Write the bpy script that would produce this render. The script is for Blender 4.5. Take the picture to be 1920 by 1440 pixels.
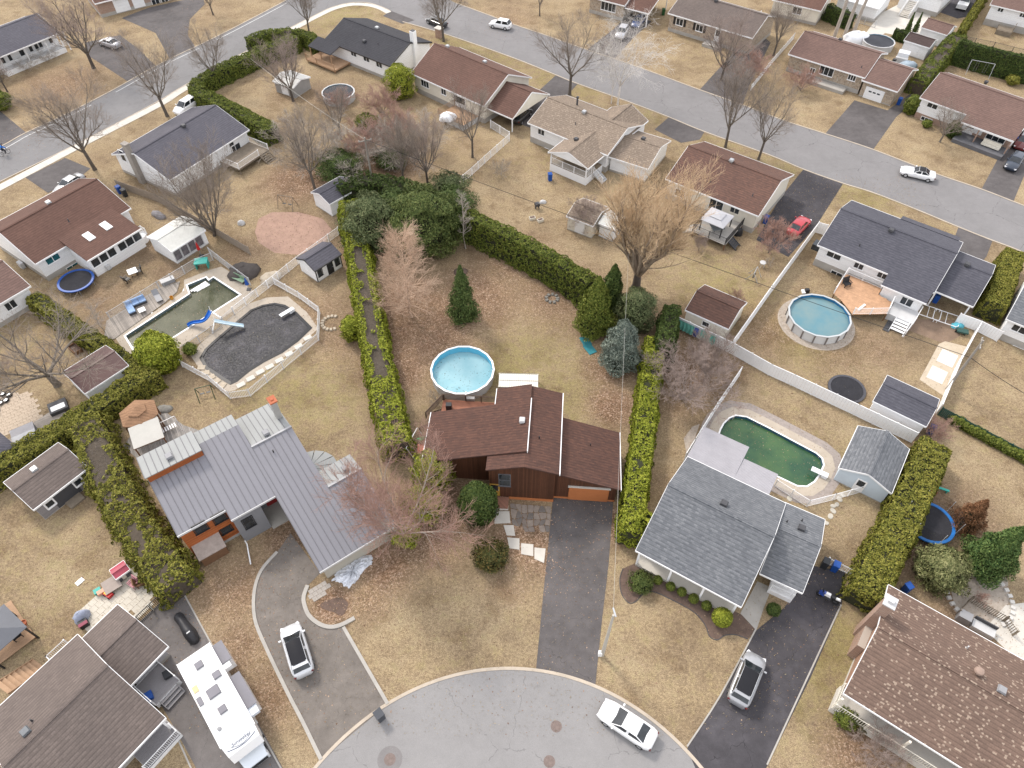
import bpy, bmesh, math, random
import numpy as np
from mathutils import Vector, Matrix
for o in list(bpy.data.objects): bpy.data.objects.remove(o)
SC = bpy.context.scene
R = math.radians
# ---------------------------------------------------------------- camera (drone, 60 m up, looking down)
FPX, PITCH, CAMZ = 1333.0, R(50.5), 60.0
cam = bpy.data.cameras.new('camera'); cam.sensor_width = 36; cam.lens = FPX/1920*36; cam.clip_end = 3000; cam.clip_start = .5
camo = bpy.data.objects.new('camera', cam); SC.collection.objects.link(camo)
camo.location = (0, 0, CAMZ); camo.rotation_euler = (math.pi/2-PITCH, 0, 0); SC.camera = camo
SC.render.resolution_x, SC.render.resolution_y = 1024, 768
# ---------------------------------------------------------------- sky, veiled sun, exposure
SUN_EL, SUN_AZ = R(46), R(-40)          # azimuth from +Y towards +X: light comes from far left
w = bpy.data.worlds.new('World'); SC.world = w; w.use_nodes = True
nt = w.node_tree; sky = nt.nodes.new('ShaderNodeTexSky'); sky.sky_type = 'NISHITA'; sky.sun_disc = False
sky.sun_elevation = SUN_EL; sky.sun_rotation = SUN_AZ; sky.air_density = 1.0; sky.dust_density = 2.0; sky.ozone_density = .6
veil = nt.nodes.new('ShaderNodeMix'); veil.data_type = 'RGBA'; veil.inputs[0].default_value = .66; veil.inputs[7].default_value = (7.4, 7.25, 7.2, 1)   # even thin cloud over the whole sky
bg = nt.nodes['Background']; nt.links.new(sky.outputs[0], veil.inputs[6]); nt.links.new(veil.outputs[2], bg.inputs[0]); bg.inputs[1].default_value = .15
sl = bpy.data.lights.new('sun', 'SUN'); sl.energy = 1.5; sl.angle = R(10); sl.color = (1, .93, .84)
so = bpy.data.objects.new('sun', sl); SC.collection.objects.link(so)
sdir = Vector((math.sin(SUN_AZ)*math.cos(SUN_EL), math.cos(SUN_AZ)*math.cos(SUN_EL), math.sin(SUN_EL)))
so.rotation_euler = sdir.to_track_quat('Z', 'Y').to_euler(); so.location = sdir*200
SC.view_settings.view_transform = 'Standard'; SC.view_settings.look = 'None'; SC.view_settings.exposure = .88; SC.view_settings.gamma = 1
# ---------------------------------------------------------------- pixel -> place
fw = Vector((0, math.cos(PITCH), -math.sin(PITCH))); upv = Vector((0, math.sin(PITCH), math.cos(PITCH))); rtv = Vector((1, 0, 0))
CAM = Vector((0, 0, CAMZ))
def ray(x, y): return fw*FPX + rtv*(x-960) + upv*(720-y)
def G(x, y, z=0.0):
    d = ray(x, y); return CAM + d*((z-CAMZ)/d.z)
def P(q):
    v = Vector(q)-CAM; k = v.dot(fw); return (960+FPX*v.dot(rtv)/k, 720-FPX*v.dot(upv)/k)
def hgt(b, t):
    """height of the upright that stands at pixel b and ends level with pixel t"""
    g = G(*b); best = (1e9, 5)
    for i in range(10, 400):
        z = i*.05; p = P((g.x, g.y, z)); e = math.hypot(p[0]-t[0], p[1]-t[1])
        if e < best[0]: best = (e, z)
    return best[1]
def onplane(x, y, o, n):
    d = ray(x, y); n = Vector(n); return CAM + d*((Vector(o)-CAM).dot(n)/d.dot(n))
def FRM(loc, rz=0.0): return Matrix.Translation(Vector(loc)) @ Matrix.Rotation(rz, 4, 'Z')
def frame_px(A, B, z=0.0):
    a = G(*A, z); b = G(*B, z); d = b-a; return FRM((a.x, a.y, 0), math.atan2(d.y, d.x)), math.hypot(d.x, d.y)
def px2u(fr, x, y, z=0.0):
    return fr.inverted() @ G(x, y, z)
rng = random.Random(7)
# ---------------------------------------------------------------- materials
MATS = {}
def _bs(name):
    m = bpy.data.materials.new(name); m.use_nodes = True; return m, m.node_tree.nodes, m.node_tree.links, m.node_tree.nodes['Principled BSDF']
def _noise(n, l, co, scale, detail=4, rough=.6):
    t = n.new('ShaderNodeTexNoise'); t.inputs['Scale'].default_value = scale; t.inputs['Detail'].default_value = detail; t.inputs['Roughness'].default_value = rough
    l.new(co, t.inputs['Vector']); return t
def _ramp(n, l, fac, stops):
    r = n.new('ShaderNodeValToRGB'); e = r.color_ramp.elements
    while len(e) < len(stops): e.new(.5)
    for el, (p, c) in zip(e, stops): el.position = p; el.color = (*c, 1)
    l.new(fac, r.inputs[0]); return r
def _mix(n, l, fac, a, b, mode='MIX'):
    m = n.new('ShaderNodeMix'); m.data_type = 'RGBA'; m.blend_type = mode
    if isinstance(fac, (int, float)): m.inputs[0].default_value = fac
    else: l.new(fac, m.inputs[0])
    for s, v in ((m.inputs[6], a), (m.inputs[7], b)):
        if isinstance(v, tuple): s.default_value = (*v, 1)
        else: l.new(v, s)
    return m.outputs[2]
def _math(n, l, op, a, b=0.0, clamp=False):
    m = n.new('ShaderNodeMath'); m.operation = op; m.use_clamp = clamp
    for s, v in ((m.inputs[0], a), (m.inputs[1], b)):
        if isinstance(v, (int, float)): s.default_value = v
        else: l.new(v, s)
    return m.outputs[0]
def sc(c, k): return tuple(min(1, max(0, x*k)) for x in c)
def mat(name, col, rough=.75, var=.14, scale=1.3, fine=14, metal=0.0, bump=.0, spec=.35, coat=0.0):
    if name in MATS: return MATS[name]
    m, n, l, b = _bs(name); tc = n.new('ShaderNodeTexCoord').outputs['Object']
    a = _noise(n, l, tc, scale); f = _noise(n, l, tc, fine, 3)
    s = _math(n, l, 'ADD', _math(n, l, 'MULTIPLY', a.outputs[0], .6), _math(n, l, 'MULTIPLY', f.outputs[0], .4))
    r = _ramp(n, l, s, [(.3, sc(col, 1-var)), (.7, sc(col, 1+var))])
    l.new(r.outputs[0], b.inputs['Base Color']); b.inputs['Roughness'].default_value = rough; b.inputs['Metallic'].default_value = metal
    b.inputs['Specular IOR Level'].default_value = spec; b.inputs['Coat Weight'].default_value = coat; b.inputs['Coat Roughness'].default_value = .06
    if bump:
        bp = n.new('ShaderNodeBump'); bp.inputs['Strength'].default_value = bump; bp.inputs['Distance'].default_value = .03; l.new(f.outputs[0], bp.inputs['Height']); l.new(bp.outputs[0], b.inputs['Normal'])
    MATS[name] = m; return m
def shingle(name, base, light, dark, speck=0.0, speckcol=(.5, .4, .3), row=.15, wid=.34, line=.75):
    """asphalt shingles: random tone per tab, dark course lines, weathering"""
    if name in MATS: return MATS[name]
    m, n, l, b = _bs(name); tc = n.new('ShaderNodeTexCoord').outputs['Object']
    br = n.new('ShaderNodeTexBrick'); br.offset = .5; br.inputs['Scale'].default_value = 1; br.inputs['Brick Width'].default_value = wid; br.inputs['Row Height'].default_value = row
    br.inputs['Mortar Size'].default_value = .012; br.inputs['Mortar Smooth'].default_value = .3; br.inputs['Bias'].default_value = 0
    br.inputs['Color1'].default_value = (*dark, 1); br.inputs['Color2'].default_value = (*light, 1); br.inputs['Mortar'].default_value = (*sc(base, line*.75), 1)
    l.new(tc, br.inputs['Vector'])
    big = _noise(n, l, tc, .3, 3); mid = _noise(n, l, tc, 1.4, 4)
    c = _mix(n, l, .6, br.outputs[0], base)
    sx = n.new('ShaderNodeSeparateXYZ'); l.new(tc, sx.inputs[0]); fr = _math(n, l, 'FRACT', _math(n, l, 'DIVIDE', sx.outputs[1], row*2)); c = _mix(n, l, _math(n, l, 'MULTIPLY', _math(n, l, 'LESS_THAN', fr, .3), .38), c, sc(base, line*.6))
    tone = _ramp(n, l, _math(n, l, 'ADD', _math(n, l, 'MULTIPLY', big.outputs[0], .6), _math(n, l, 'MULTIPLY', mid.outputs[0], .4)), [(.3, (.86, .86, .87)), (.7, (1.12, 1.11, 1.1))])
    c = _mix(n, l, 1.0, c, tone.outputs[0], 'MULTIPLY')
    if speck:
        mp = n.new('ShaderNodeMapping'); mp.inputs['Scale'].default_value = (1/.15, 1/.12, 1); l.new(tc, mp.inputs[0])
        vo = n.new('ShaderNodeTexVoronoi'); vo.voronoi_dimensions = '2D'; vo.inputs['Scale'].default_value = 1; vo.inputs['Randomness'].default_value = .35; l.new(mp.outputs[0], vo.inputs['Vector'])
        sp = n.new('ShaderNodeSeparateColor'); l.new(vo.outputs['Color'], sp.inputs[0])
        c = _mix(n, l, _math(n, l, 'MULTIPLY', _math(n, l, 'GREATER_THAN', sp.outputs[0], 1-speck), .42), c, speckcol)
    l.new(c, b.inputs['Base Color']); b.inputs['Roughness'].default_value = .9; b.inputs['Specular IOR Level'].default_value = .25
    bp = n.new('ShaderNodeBump'); bp.inputs['Strength'].default_value = .5; bp.inputs['Distance'].default_value = .02; bp.invert = True; l.new(br.outputs['Fac'], bp.inputs['Height']); l.new(bp.outputs[0], b.inputs['Normal'])
    MATS[name] = m; return m
def brick(name, c1, c2, mortar, bw=.24, rh=.08, stone=False):
    if name in MATS: return MATS[name]
    m, n, l, b = _bs(name); tc = n.new('ShaderNodeTexCoord').outputs['Object']
    sx = n.new('ShaderNodeSeparateXYZ'); l.new(tc, sx.inputs[0]); cx = n.new('ShaderNodeCombineXYZ')
    l.new(_math(n, l, 'ADD', sx.outputs[0], sx.outputs[1]), cx.inputs[0]); l.new(sx.outputs[2], cx.inputs[1])
    if stone:
        vo = n.new('ShaderNodeTexVoronoi'); vo.inputs['Scale'].default_value = 4; l.new(cx.outputs[0], vo.inputs['Vector'])
        sp = n.new('ShaderNodeSeparateColor'); l.new(vo.outputs['Color'], sp.inputs[0]); ed = n.new('ShaderNodeTexVoronoi'); ed.feature = 'DISTANCE_TO_EDGE'; ed.inputs['Scale'].default_value = 4; l.new(cx.outputs[0], ed.inputs['Vector'])
        c = _mix(n, l, sp.outputs[0], c1, c2); c = _mix(n, l, _math(n, l, 'LESS_THAN', ed.outputs[0], .05), c, mortar); hf = ed.outputs[0]
    else:
        br = n.new('ShaderNodeTexBrick'); br.inputs['Scale'].default_value = 1; br.inputs['Brick Width'].default_value = bw; br.inputs['Row Height'].default_value = rh; br.inputs['Mortar Size'].default_value = .01
        for k, v in (('Color1', c1), ('Color2', c2), ('Mortar', mortar)): br.inputs[k].default_value = (*v, 1)
        l.new(cx.outputs[0], br.inputs['Vector']); c = br.outputs[0]; hf = br.outputs['Fac']
    l.new(c, b.inputs['Base Color']); b.inputs['Roughness'].default_value = .85
    bp = n.new('ShaderNodeBump'); bp.inputs['Strength'].default_value = .4; bp.inputs['Distance'].default_value = .02; bp.invert = not stone; l.new(hf, bp.inputs['Height']); l.new(bp.outputs[0], b.inputs['Normal'])
    MATS[name] = m; return m
def siding(name, col, pitch=.13, vertical=False, var=.1, rough=.6):
    """lap siding or vertical boards: shadow line every board, slight tone change from board to board"""
    if name in MATS: return MATS[name]
    m, n, l, b = _bs(name); tc = n.new('ShaderNodeTexCoord').outputs['Object']; sx = n.new('ShaderNodeSeparateXYZ'); l.new(tc, sx.inputs[0])
    ax = _math(n, l, 'ADD', sx.outputs[0], sx.outputs[1]) if vertical else sx.outputs[2]
    q = _math(n, l, 'DIVIDE', ax, pitch); fr = _math(n, l, 'FRACT', q); fl = _math(n, l, 'FLOOR', q)
    wn = n.new('ShaderNodeTexWhiteNoise'); wn.noise_dimensions = '1D'; l.new(fl, wn.inputs['W'])
    no = _noise(n, l, tc, 1.1, 5)
    t = _math(n, l, 'ADD', _math(n, l, 'MULTIPLY', wn.outputs[0], .5), _math(n, l, 'MULTIPLY', no.outputs[0], .5))
    r = _ramp(n, l, t, [(.25, sc(col, 1-var)), (.75, sc(col, 1+var))])
    ln = _math(n, l, 'LESS_THAN', fr, .12)
    c = _mix(n, l, ln, r.outputs[0], sc(col, .55)); l.new(c, b.inputs['Base Color']); b.inputs['Roughness'].default_value = rough; b.inputs['Specular IOR Level'].default_value = .3
    bp = n.new('ShaderNodeBump'); bp.inputs['Strength'].default_value = .5; bp.inputs['Distance'].default_value = .015; l.new(fr, bp.inputs['Height']); l.new(bp.outputs[0], b.inputs['Normal'])
    MATS[name] = m; return m
def leafmat(name, c1, c2, c3, rough=.7):
    """leaf sprays: a tone of its own for every spray"""
    if name in MATS: return MATS[name]
    m, n, l, b = _bs(name); g = n.new('ShaderNodeNewGeometry'); tc = n.new('ShaderNodeTexCoord').outputs['Object']
    no = _noise(n, l, tc, .9, 3)
    t = _math(n, l, 'ADD', _math(n, l, 'MULTIPLY', g.outputs['Random Per Island'], .6), _math(n, l, 'MULTIPLY', no.outputs[0], .4))
    r = _ramp(n, l, t, [(.2, c1), (.5, c2), (.8, c3)])
    l.new(r.outputs[0], b.inputs['Base Color']); b.inputs['Roughness'].default_value = rough; b.inputs['Specular IOR Level'].default_value = .2
    MATS[name] = m; return m
def planks(name, col, ang, pitch=.145):
    if name in MATS: return MATS[name]
    m, n, l, b = _bs(name); p = n.new('ShaderNodeNewGeometry').outputs['Position']; mp = n.new('ShaderNodeMapping'); mp.inputs['Rotation'].default_value = (0, 0, -ang); l.new(p, mp.inputs[0]); sx = n.new('ShaderNodeSeparateXYZ'); l.new(mp.outputs[0], sx.inputs[0])
    q = _math(n, l, 'DIVIDE', sx.outputs[1], pitch); wn = n.new('ShaderNodeTexWhiteNoise'); wn.noise_dimensions = '1D'; l.new(_math(n, l, 'FLOOR', q), wn.inputs['W']); no = _noise(n, l, p, 2, 5)
    r = _ramp(n, l, _math(n, l, 'ADD', _math(n, l, 'MULTIPLY', wn.outputs[0], .5), _math(n, l, 'MULTIPLY', no.outputs[0], .5)), [(.2, sc(col, .7)), (.8, sc(col, 1.3))]); c = _mix(n, l, _math(n, l, 'LESS_THAN', _math(n, l, 'FRACT', q), .12), r.outputs[0], sc(col, .4)); l.new(c, b.inputs['Base Color']); b.inputs['Roughness'].default_value = .85; MATS[name] = m; return m
def glassmat(name, col=(.02, .025, .03), rough=.08):
    if name in MATS: return MATS[name]
    m, n, l, b = _bs(name); tc = n.new('ShaderNodeTexCoord').outputs['Object']; no = _noise(n, l, tc, 1.5, 2)
    r = _ramp(n, l, no.outputs[0], [(.35, sc(col, .7)), (.65, sc(col, 1.5))]); l.new(r.outputs[0], b.inputs['Base Color'])
    b.inputs['Roughness'].default_value = rough; b.inputs['Specular IOR Level'].default_value = .6; MATS[name] = m; return m
# ---------------------------------------------------------------- meshes
WM = {}
COL = SC.collection
def link(name, data, parent=None, M=None):
    o = bpy.data.objects.new(name, data); COL.objects.link(o); M = M or Matrix()
    if parent is not None: o.parent = parent; o.matrix_parent_inverse = WM[parent.name].inverted()
    o.matrix_basis = M; WM[o.name] = M.copy(); return o
def tag(o, label=None, cat=None, group=None, kind=None):
    if label: o['label'] = label
    if cat: o['category'] = cat
    if group: o['group'] = group
    if kind: o['kind'] = kind
    return o
def thing(name, label, cat, M, group=None):
    o = link(name, None, None, M); o.empty_display_size = .3; return tag(o, label, cat, group)
class MB:
    def __init__(s): s.v = []; s.f = []; s.m = []; s.mi = 0
    def add(s, vs, fs):
        k = len(s.v); s.v += [tuple(v) for v in vs]; s.f += [tuple(i+k for i in f) for f in fs]; s.m += [s.mi]*len(fs); return s
    def box(s, c, d, rz=0, rx=0, ry=0, taper=1.0):
        M = Matrix.Translation(Vector(c)) @ Matrix.Rotation(rz, 4, 'Z') @ Matrix.Rotation(ry, 4, 'Y') @ Matrix.Rotation(rx, 4, 'X')
        x, y, z = d[0]/2, d[1]/2, d[2]/2; t = taper
        return s.add([M @ Vector(p) for p in ((-x,-y,-z),(x,-y,-z),(x,y,-z),(-x,y,-z),(-x*t,-y*t,z),(x*t,-y*t,z),(x*t,y*t,z),(-x*t,y*t,z))],
                     [(3,2,1,0),(4,5,6,7),(0,1,5,4),(1,2,6,5),(2,3,7,6),(3,0,4,7)])
    def b2(s, x0, x1, y0, y1, z0, z1): return s.box(((x0+x1)/2,(y0+y1)/2,(z0+z1)/2),(x1-x0,y1-y0,z1-z0))
    def poly(s, pts, z0=None, z1=None, top=True):
        """flat polygon, or a prism when z0 < z1 (points counter-clockwise)"""
        n = len(pts)
        if z0 is None: return s.add(pts, [tuple(range(n))])
        return s.add([(p[0],p[1],z0) for p in pts]+[(p[0],p[1],z1) for p in pts], [tuple(range(n))[::-1], tuple(range(n,2*n))]+[(i,(i+1)%n,n+(i+1)%n,n+i) for i in range(n)])
    def slab(s, pts, t):
        """thick sheet: 3-D polygon and its copy t lower"""
        n = len(pts); lo = [(p[0],p[1],p[2]-t) for p in pts]
        return s.add(list(pts)+lo, [tuple(range(n)), tuple(range(n,2*n))[::-1]]+[(i,n+i,n+(i+1)%n,(i+1)%n) for i in range(n)])
    def tube(s, pts, r, k=6, cap=True):
        pts = [Vector(p) for p in pts]; rs = r if isinstance(r,(list,tuple)) else [r]*len(pts); vs = []; fs = []
        for i, p in enumerate(pts):
            d = (pts[min(i+1,len(pts)-1)]-pts[max(i-1,0)]).normalized(); a = d.cross(Vector((0,0,1)) if abs(d.z) < .9 else Vector((1,0,0))).normalized(); b = d.cross(a)
            vs += [p+(a*math.cos(2*math.pi*j/k)+b*math.sin(2*math.pi*j/k))*rs[i] for j in range(k)]
        for i in range(len(pts)-1):
            fs += [(i*k+j,(i+1)*k+j,(i+1)*k+(j+1)%k,i*k+(j+1)%k) for j in range(k)]
        if cap: fs += [tuple(range(k)), tuple(range((len(pts)-1)*k,len(pts)*k))[::-1]]
        return s.add(vs, fs)
    def lathe(s, prof, k=20, c=(0,0,0), ax=1.0, ay=1.0, close=True):
        vs = []; fs = []; m = len(prof)
        for i in range(k):
            a = 2*math.pi*i/k; vs += [(c[0]+r*math.cos(a)*ax, c[1]+r*math.sin(a)*ay, c[2]+z) for r, z in prof]
        for i in range(k):
            j = (i+1)%k
            fs += [(i*m+q, j*m+q, j*m+q+1, i*m+q+1) for q in range(m-1)]
        if close: fs += [tuple(i*m for i in range(k))[::-1], tuple(i*m+m-1 for i in range(k))]
        return s.add(vs, fs)
    def mesh(s, name, mats, smooth=False):
        me = bpy.data.meshes.new(name); me.from_pydata(s.v, [], s.f)
        mats = mats if isinstance(mats,(list,tuple)) else [mats]
        for q in mats: me.materials.append(q)
        if len(mats) > 1: me.polygons.foreach_set('material_index', s.m)
        if smooth: me.polygons.foreach_set('use_smooth', [True]*len(me.polygons))
        me.update(); return me
    def build(s, name, mats, parent=None, M=None, smooth=False): return link(name, s.mesh(name, mats, smooth), parent, M)
def npmesh(name, V, Fq, mats, mi=None, k=4):
    me = bpy.data.meshes.new(name); V = np.asarray(V, np.float32); Fq = np.asarray(Fq, np.int32)
    me.vertices.add(len(V)); me.vertices.foreach_set('co', V.ravel()); me.loops.add(Fq.size); me.loops.foreach_set('vertex_index', Fq.ravel())
    me.polygons.add(len(Fq)); me.polygons.foreach_set('loop_start', np.arange(0, Fq.size, k, dtype=np.int32))
    for q in (mats if isinstance(mats,(list,tuple)) else [mats]): me.materials.append(q)
    if mi is not None: me.polygons.foreach_set('material_index', np.asarray(mi, np.int32))
    me.update(calc_edges=True); return me
def copy_tree(o, M, parent=None, new=None):
    """copy of a thing with its parts; the root gets the world matrix M"""
    c = o.copy(); COL.objects.link(c)
    if parent is None: c.matrix_basis = M; WM[c.name] = M.copy()
    else: c.parent = parent
    for ch in [x for x in bpy.data.objects if x.parent == o]: copy_tree(ch, None, c)
    return c
# ---------------------------------------------------------------- palette
WHITE = mat('white_vinyl', (.8, .8, .8), .5, .05); CREAM = mat('cream_siding', (.68, .64, .55), .6, .07); SIDE = siding('white_lap_siding', (.84, .84, .84), .14, var=.04)
CONC = mat('concrete', (.36, .34, .31), .9, .16, .9, 22, bump=.3); CONCL = mat('pale_concrete', (.52, .49, .44), .9, .13, .9, 22, bump=.3); KERB = mat('kerb_concrete', (.42, .36, .29), .9, .2, .8, 16)
BLACK = mat('black_metal', (.02, .02, .022), .45, .2); DARK = mat('dark_grey', (.06, .06, .065), .6, .2); GREY = mat('mid_grey', (.25, .25, .26), .6, .1); LGREY = mat('light_grey', (.5, .5, .5), .6, .08)
GALV = mat('galvanised', (.45, .46, .47), .4, .12, metal=.6); WOODG = mat('weathered_wood', (.2, .165, .125), .85, .25, 2, 25); WOODB = mat('brown_wood', (.16, .085, .045), .8, .22, 2, 25); WOODT = mat('tan_deck_wood', (.36, .23, .14), .8, .2, 2, 25)
BLUE = mat('blue_plastic', (.012, .07, .3), .45, .12); BINB = mat('black_plastic', (.03, .032, .036), .5, .15); RED = mat('red_plastic', (.42, .02, .02), .45, .1); GREEN = mat('green_plastic', (.03, .33, .12), .45, .1); TEAL = mat('teal_plastic', (.03, .32, .27), .45, .1); YEL = mat('yellow_plastic', (.7, .4, .02), .45, .1)
GLASS = glassmat('window_glass'); GLASSC = glassmat('car_glass', (.02, .024, .028), .05); TERRA = mat('terracotta', (.38, .12, .06), .8, .15); RUBBER = mat('rubber', (.018, .018, .019), .85, .2); ALU = mat('aluminium', (.6, .61, .62), .35, .06, metal=.7)
TARP = mat('white_tarp', (.72, .73, .75), .6, .08, 2, 9, bump=.4)
# ================================================================ GROUND, STREETS, DRIVES
def gl(pts, z=0.0): return [G(x, y, z) for x, y in pts]
def inpoly(X, Y, poly):
    ins = np.zeros(X.shape, bool); n = len(poly)
    for i in range(n):
        x0, y0 = poly[i][0], poly[i][1]; x1, y1 = poly[(i+1)%n][0], poly[(i+1)%n][1]
        c = ((y0 > Y) != (y1 > Y)); ins ^= c & (X < (x1-x0)*(Y-y0)/((y1-y0) if y1 != y0 else 1e-9)+x0)
    return ins
POOL_GREEN = [(1352,806),(1358,795),(1368,785),(1380,780),(1400,783),(1440,803),(1502,836),(1530,851),(1540,860),(1543,872),(1536,888),(1526,902),(1512,911),(1495,910),(1440,884),(1394,860),(1358,842),(1349,830),(1348,818)]
POOL_LEFT = [(236,630),(357,551),(352,535),(386,521),(391,527),(400,521),(449,553),(262,672)]
def ccw(p):
    a = sum(p[i][0]*p[(i+1)%len(p)][1]-p[(i+1)%len(p)][0]*p[i][1] for i in range(len(p))); return p if a > 0 else p[::-1]
def grow(poly, d):
    """offset a closed counter-clockwise polygon outwards by d"""
    n = len(poly); out = []
    for i in range(n):
        a, b, c = Vector(poly[i-1][:2]), Vector(poly[i][:2]), Vector(poly[(i+1)%n][:2])
        e, f = (b-a).normalized(), (c-b).normalized(); n1, n2 = Vector((e.y,-e.x)), Vector((f.y,-f.x)); m = (n1+n2)
        m = m/max(.4, m.length_squared/2)  ; out.append(b+m*d)
    return out
HOLES = [ccw([g.to_2d() for g in gl(p)]) for p in (POOL_GREEN, POOL_LEFT)]
# patches of colour that the lawn itself has: (px, py, radius m, leaf litter, green, bare/dark)
BLOBS = [(775,605,9,1,0,.25),(745,690,5,.9,0,.2),(890,555,8,.75,.05,.1),(1040,550,8,.65,0,.1),(970,490,7,.7,0,.1),(820,660,5,.7,0,.1),(625,1135,2.2,1,0,0),(1125,600,5,.8,0,.3),(1150,760,3.5,.9,0,.1),(1145,690,4,.8,0,.2),(720,1060,4,.8,0,.1),(790,990,5,.9,0,.2),(860,960,4,1,0,.4),(985,1010,4,.9,0,.2),(960,1090,4,.4,0,0),
 (430,1110,5,.6,0,.1),(500,1310,4,.6,0,.1),(440,1220,4,.6,0,.1),(690,1120,3,.6,0,.05),(540,1000,3,.9,0,.4),(560,340,6,.9,0,.1),(555,440,6,.7,0,0),(470,470,5,.5,0,.1),(640,480,4,.6,0,.2),(640,640,5,.5,0,.15),(600,580,5,.5,0,.1),(120,160,10,.6,0,.15),(60,260,6,.4,0,.1),(180,300,6,.3,.1,0),
 (330,500,4,.5,.1,.45),(200,560,6,.5,.1,.35),(60,620,7,.2,.2,.1),(260,470,5,.5,0,.5),(1040,300,6,.1,.25,0),(720,300,7,.9,0,.25),(620,180,6,.6,0,.3),(540,180,6,.4,.1,.1),(880,270,8,.3,.15,.1),(1250,420,7,.3,.1,.1),(1370,560,7,.1,.35,0),(1330,520,6,0,.25,0),(1270,620,5,.6,0,.3),(1300,690,6,.8,0,.3),(1440,620,6,.6,.1,.25),
 (1560,660,5,.5,.2,.25),(1640,650,5,.5,.1,.25),(1500,640,3,0,.6,0),(1700,620,4,.2,0,.6),(1480,620,3,.2,.3,.2),(1640,700,6,.3,0,.1),(1260,760,5,.5,0,.1),(1240,900,3,.4,0,.2),(1500,760,7,.1,.15,0),(1600,880,4,.2,.25,0),(1560,1000,6,.2,.1,.1),(1700,1040,4,.6,0,.35),(1800,960,5,.5,0,.3),(1850,820,8,.1,.1,0),(1880,700,8,.1,.05,0),
 (1540,1260,5,0,.45,0),(1560,1180,3,0,.5,0),(1500,1380,4,.2,.15,0),(1620,1420,4,.8,0,.3),(1820,1150,4,.6,0,.1),(700,10,5,0,.7,0),(640,20,6,0,.5,0),(600,60,6,0,.3,0),(860,80,6,0,.5,0),(950,110,6,0,.4,0),(1030,150,4,0,.5,0),(1100,170,4,0,.5,0),(1230,215,4,0,.4,0),(1340,265,5,0,.4,0),(1480,305,5,0,.45,0),(1620,370,5,0,.6,0),(1780,430,4,0,.2,0),(1320,100,8,0,.12,0),(1550,210,6,0,.05,0),(1700,290,8,0,.05,0),
 (1900,120,8,0,.2,0),(1860,90,6,0,.2,0),(400,20,8,.4,.1,0),(950,40,8,.5,.1,.1),(820,40,4,.3,.2,.1),(560,720,7,0,.35,0),(640,760,5,.1,.25,0),(480,760,4,0,.2,0),(930,700,4,.1,.4,0),(1050,680,8,.1,.35,0),(1070,760,4,.1,.3,0),(980,640,4,.2,.2,0),(300,770,4,0,.15,0),(100,1000,8,.1,.15,0),(60,1120,6,.2,.1,.05),(130,1160,4,0,.1,.1),(900,1180,9,0,.08,0),(780,1230,6,.1,.05,0),(1200,1260,7,0,.12,0),(1120,1180,3,0,.1,0),(1040,1060,2,.9,0,0),(1150,980,2.5,.9,0,.2),(1130,1060,2,.2,.1,0)]
def ground():
    xs = np.concatenate([[-900,-500,-250,-140], np.arange(-95, 110.01, .65), [150,260,500,900]]); ys = np.concatenate([[-500,-200,-60,-20], np.arange(4, 140.01, .65), [165,220,400,900,1500]])
    X, Y = np.meshgrid(xs, ys); ny, nx = X.shape
    A = np.zeros((ny, nx, 3))
    for px, py, r, a, b, c in BLOBS:
        g = G(px, py); w_ = np.exp(-(((X-g.x)**2+(Y-g.y)**2)/(r*r)))
        for k, q in enumerate((a, b, c)): A[..., k] = np.maximum(A[..., k], w_*q) if k != 1 else A[..., k]+w_*q
    A = np.clip(A, 0, 1)
    idx = np.arange(ny*nx).reshape(ny, nx); q = np.stack([idx[:-1,:-1], idx[:-1,1:], idx[1:,1:], idx[1:,:-1]], -1).reshape(-1, 4)
    kill = np.zeros((ny, nx), bool)
    for h in HOLES: kill |= inpoly(X, Y, grow(h, .1))
    kf = kill.ravel()[q].any(1); q = q[~kf]
    me = npmesh('ground', np.stack([X, Y, np.zeros_like(X)], -1).reshape(-1, 3), q, lawn_mat())
    at = me.color_attributes.new('tint', 'FLOAT_COLOR', 'POINT'); at.data.foreach_set('color', np.concatenate([A, np.ones((ny, nx, 1))], -1).astype(np.float32).ravel())
    tag(link('ground', me), kind='structure')
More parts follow.
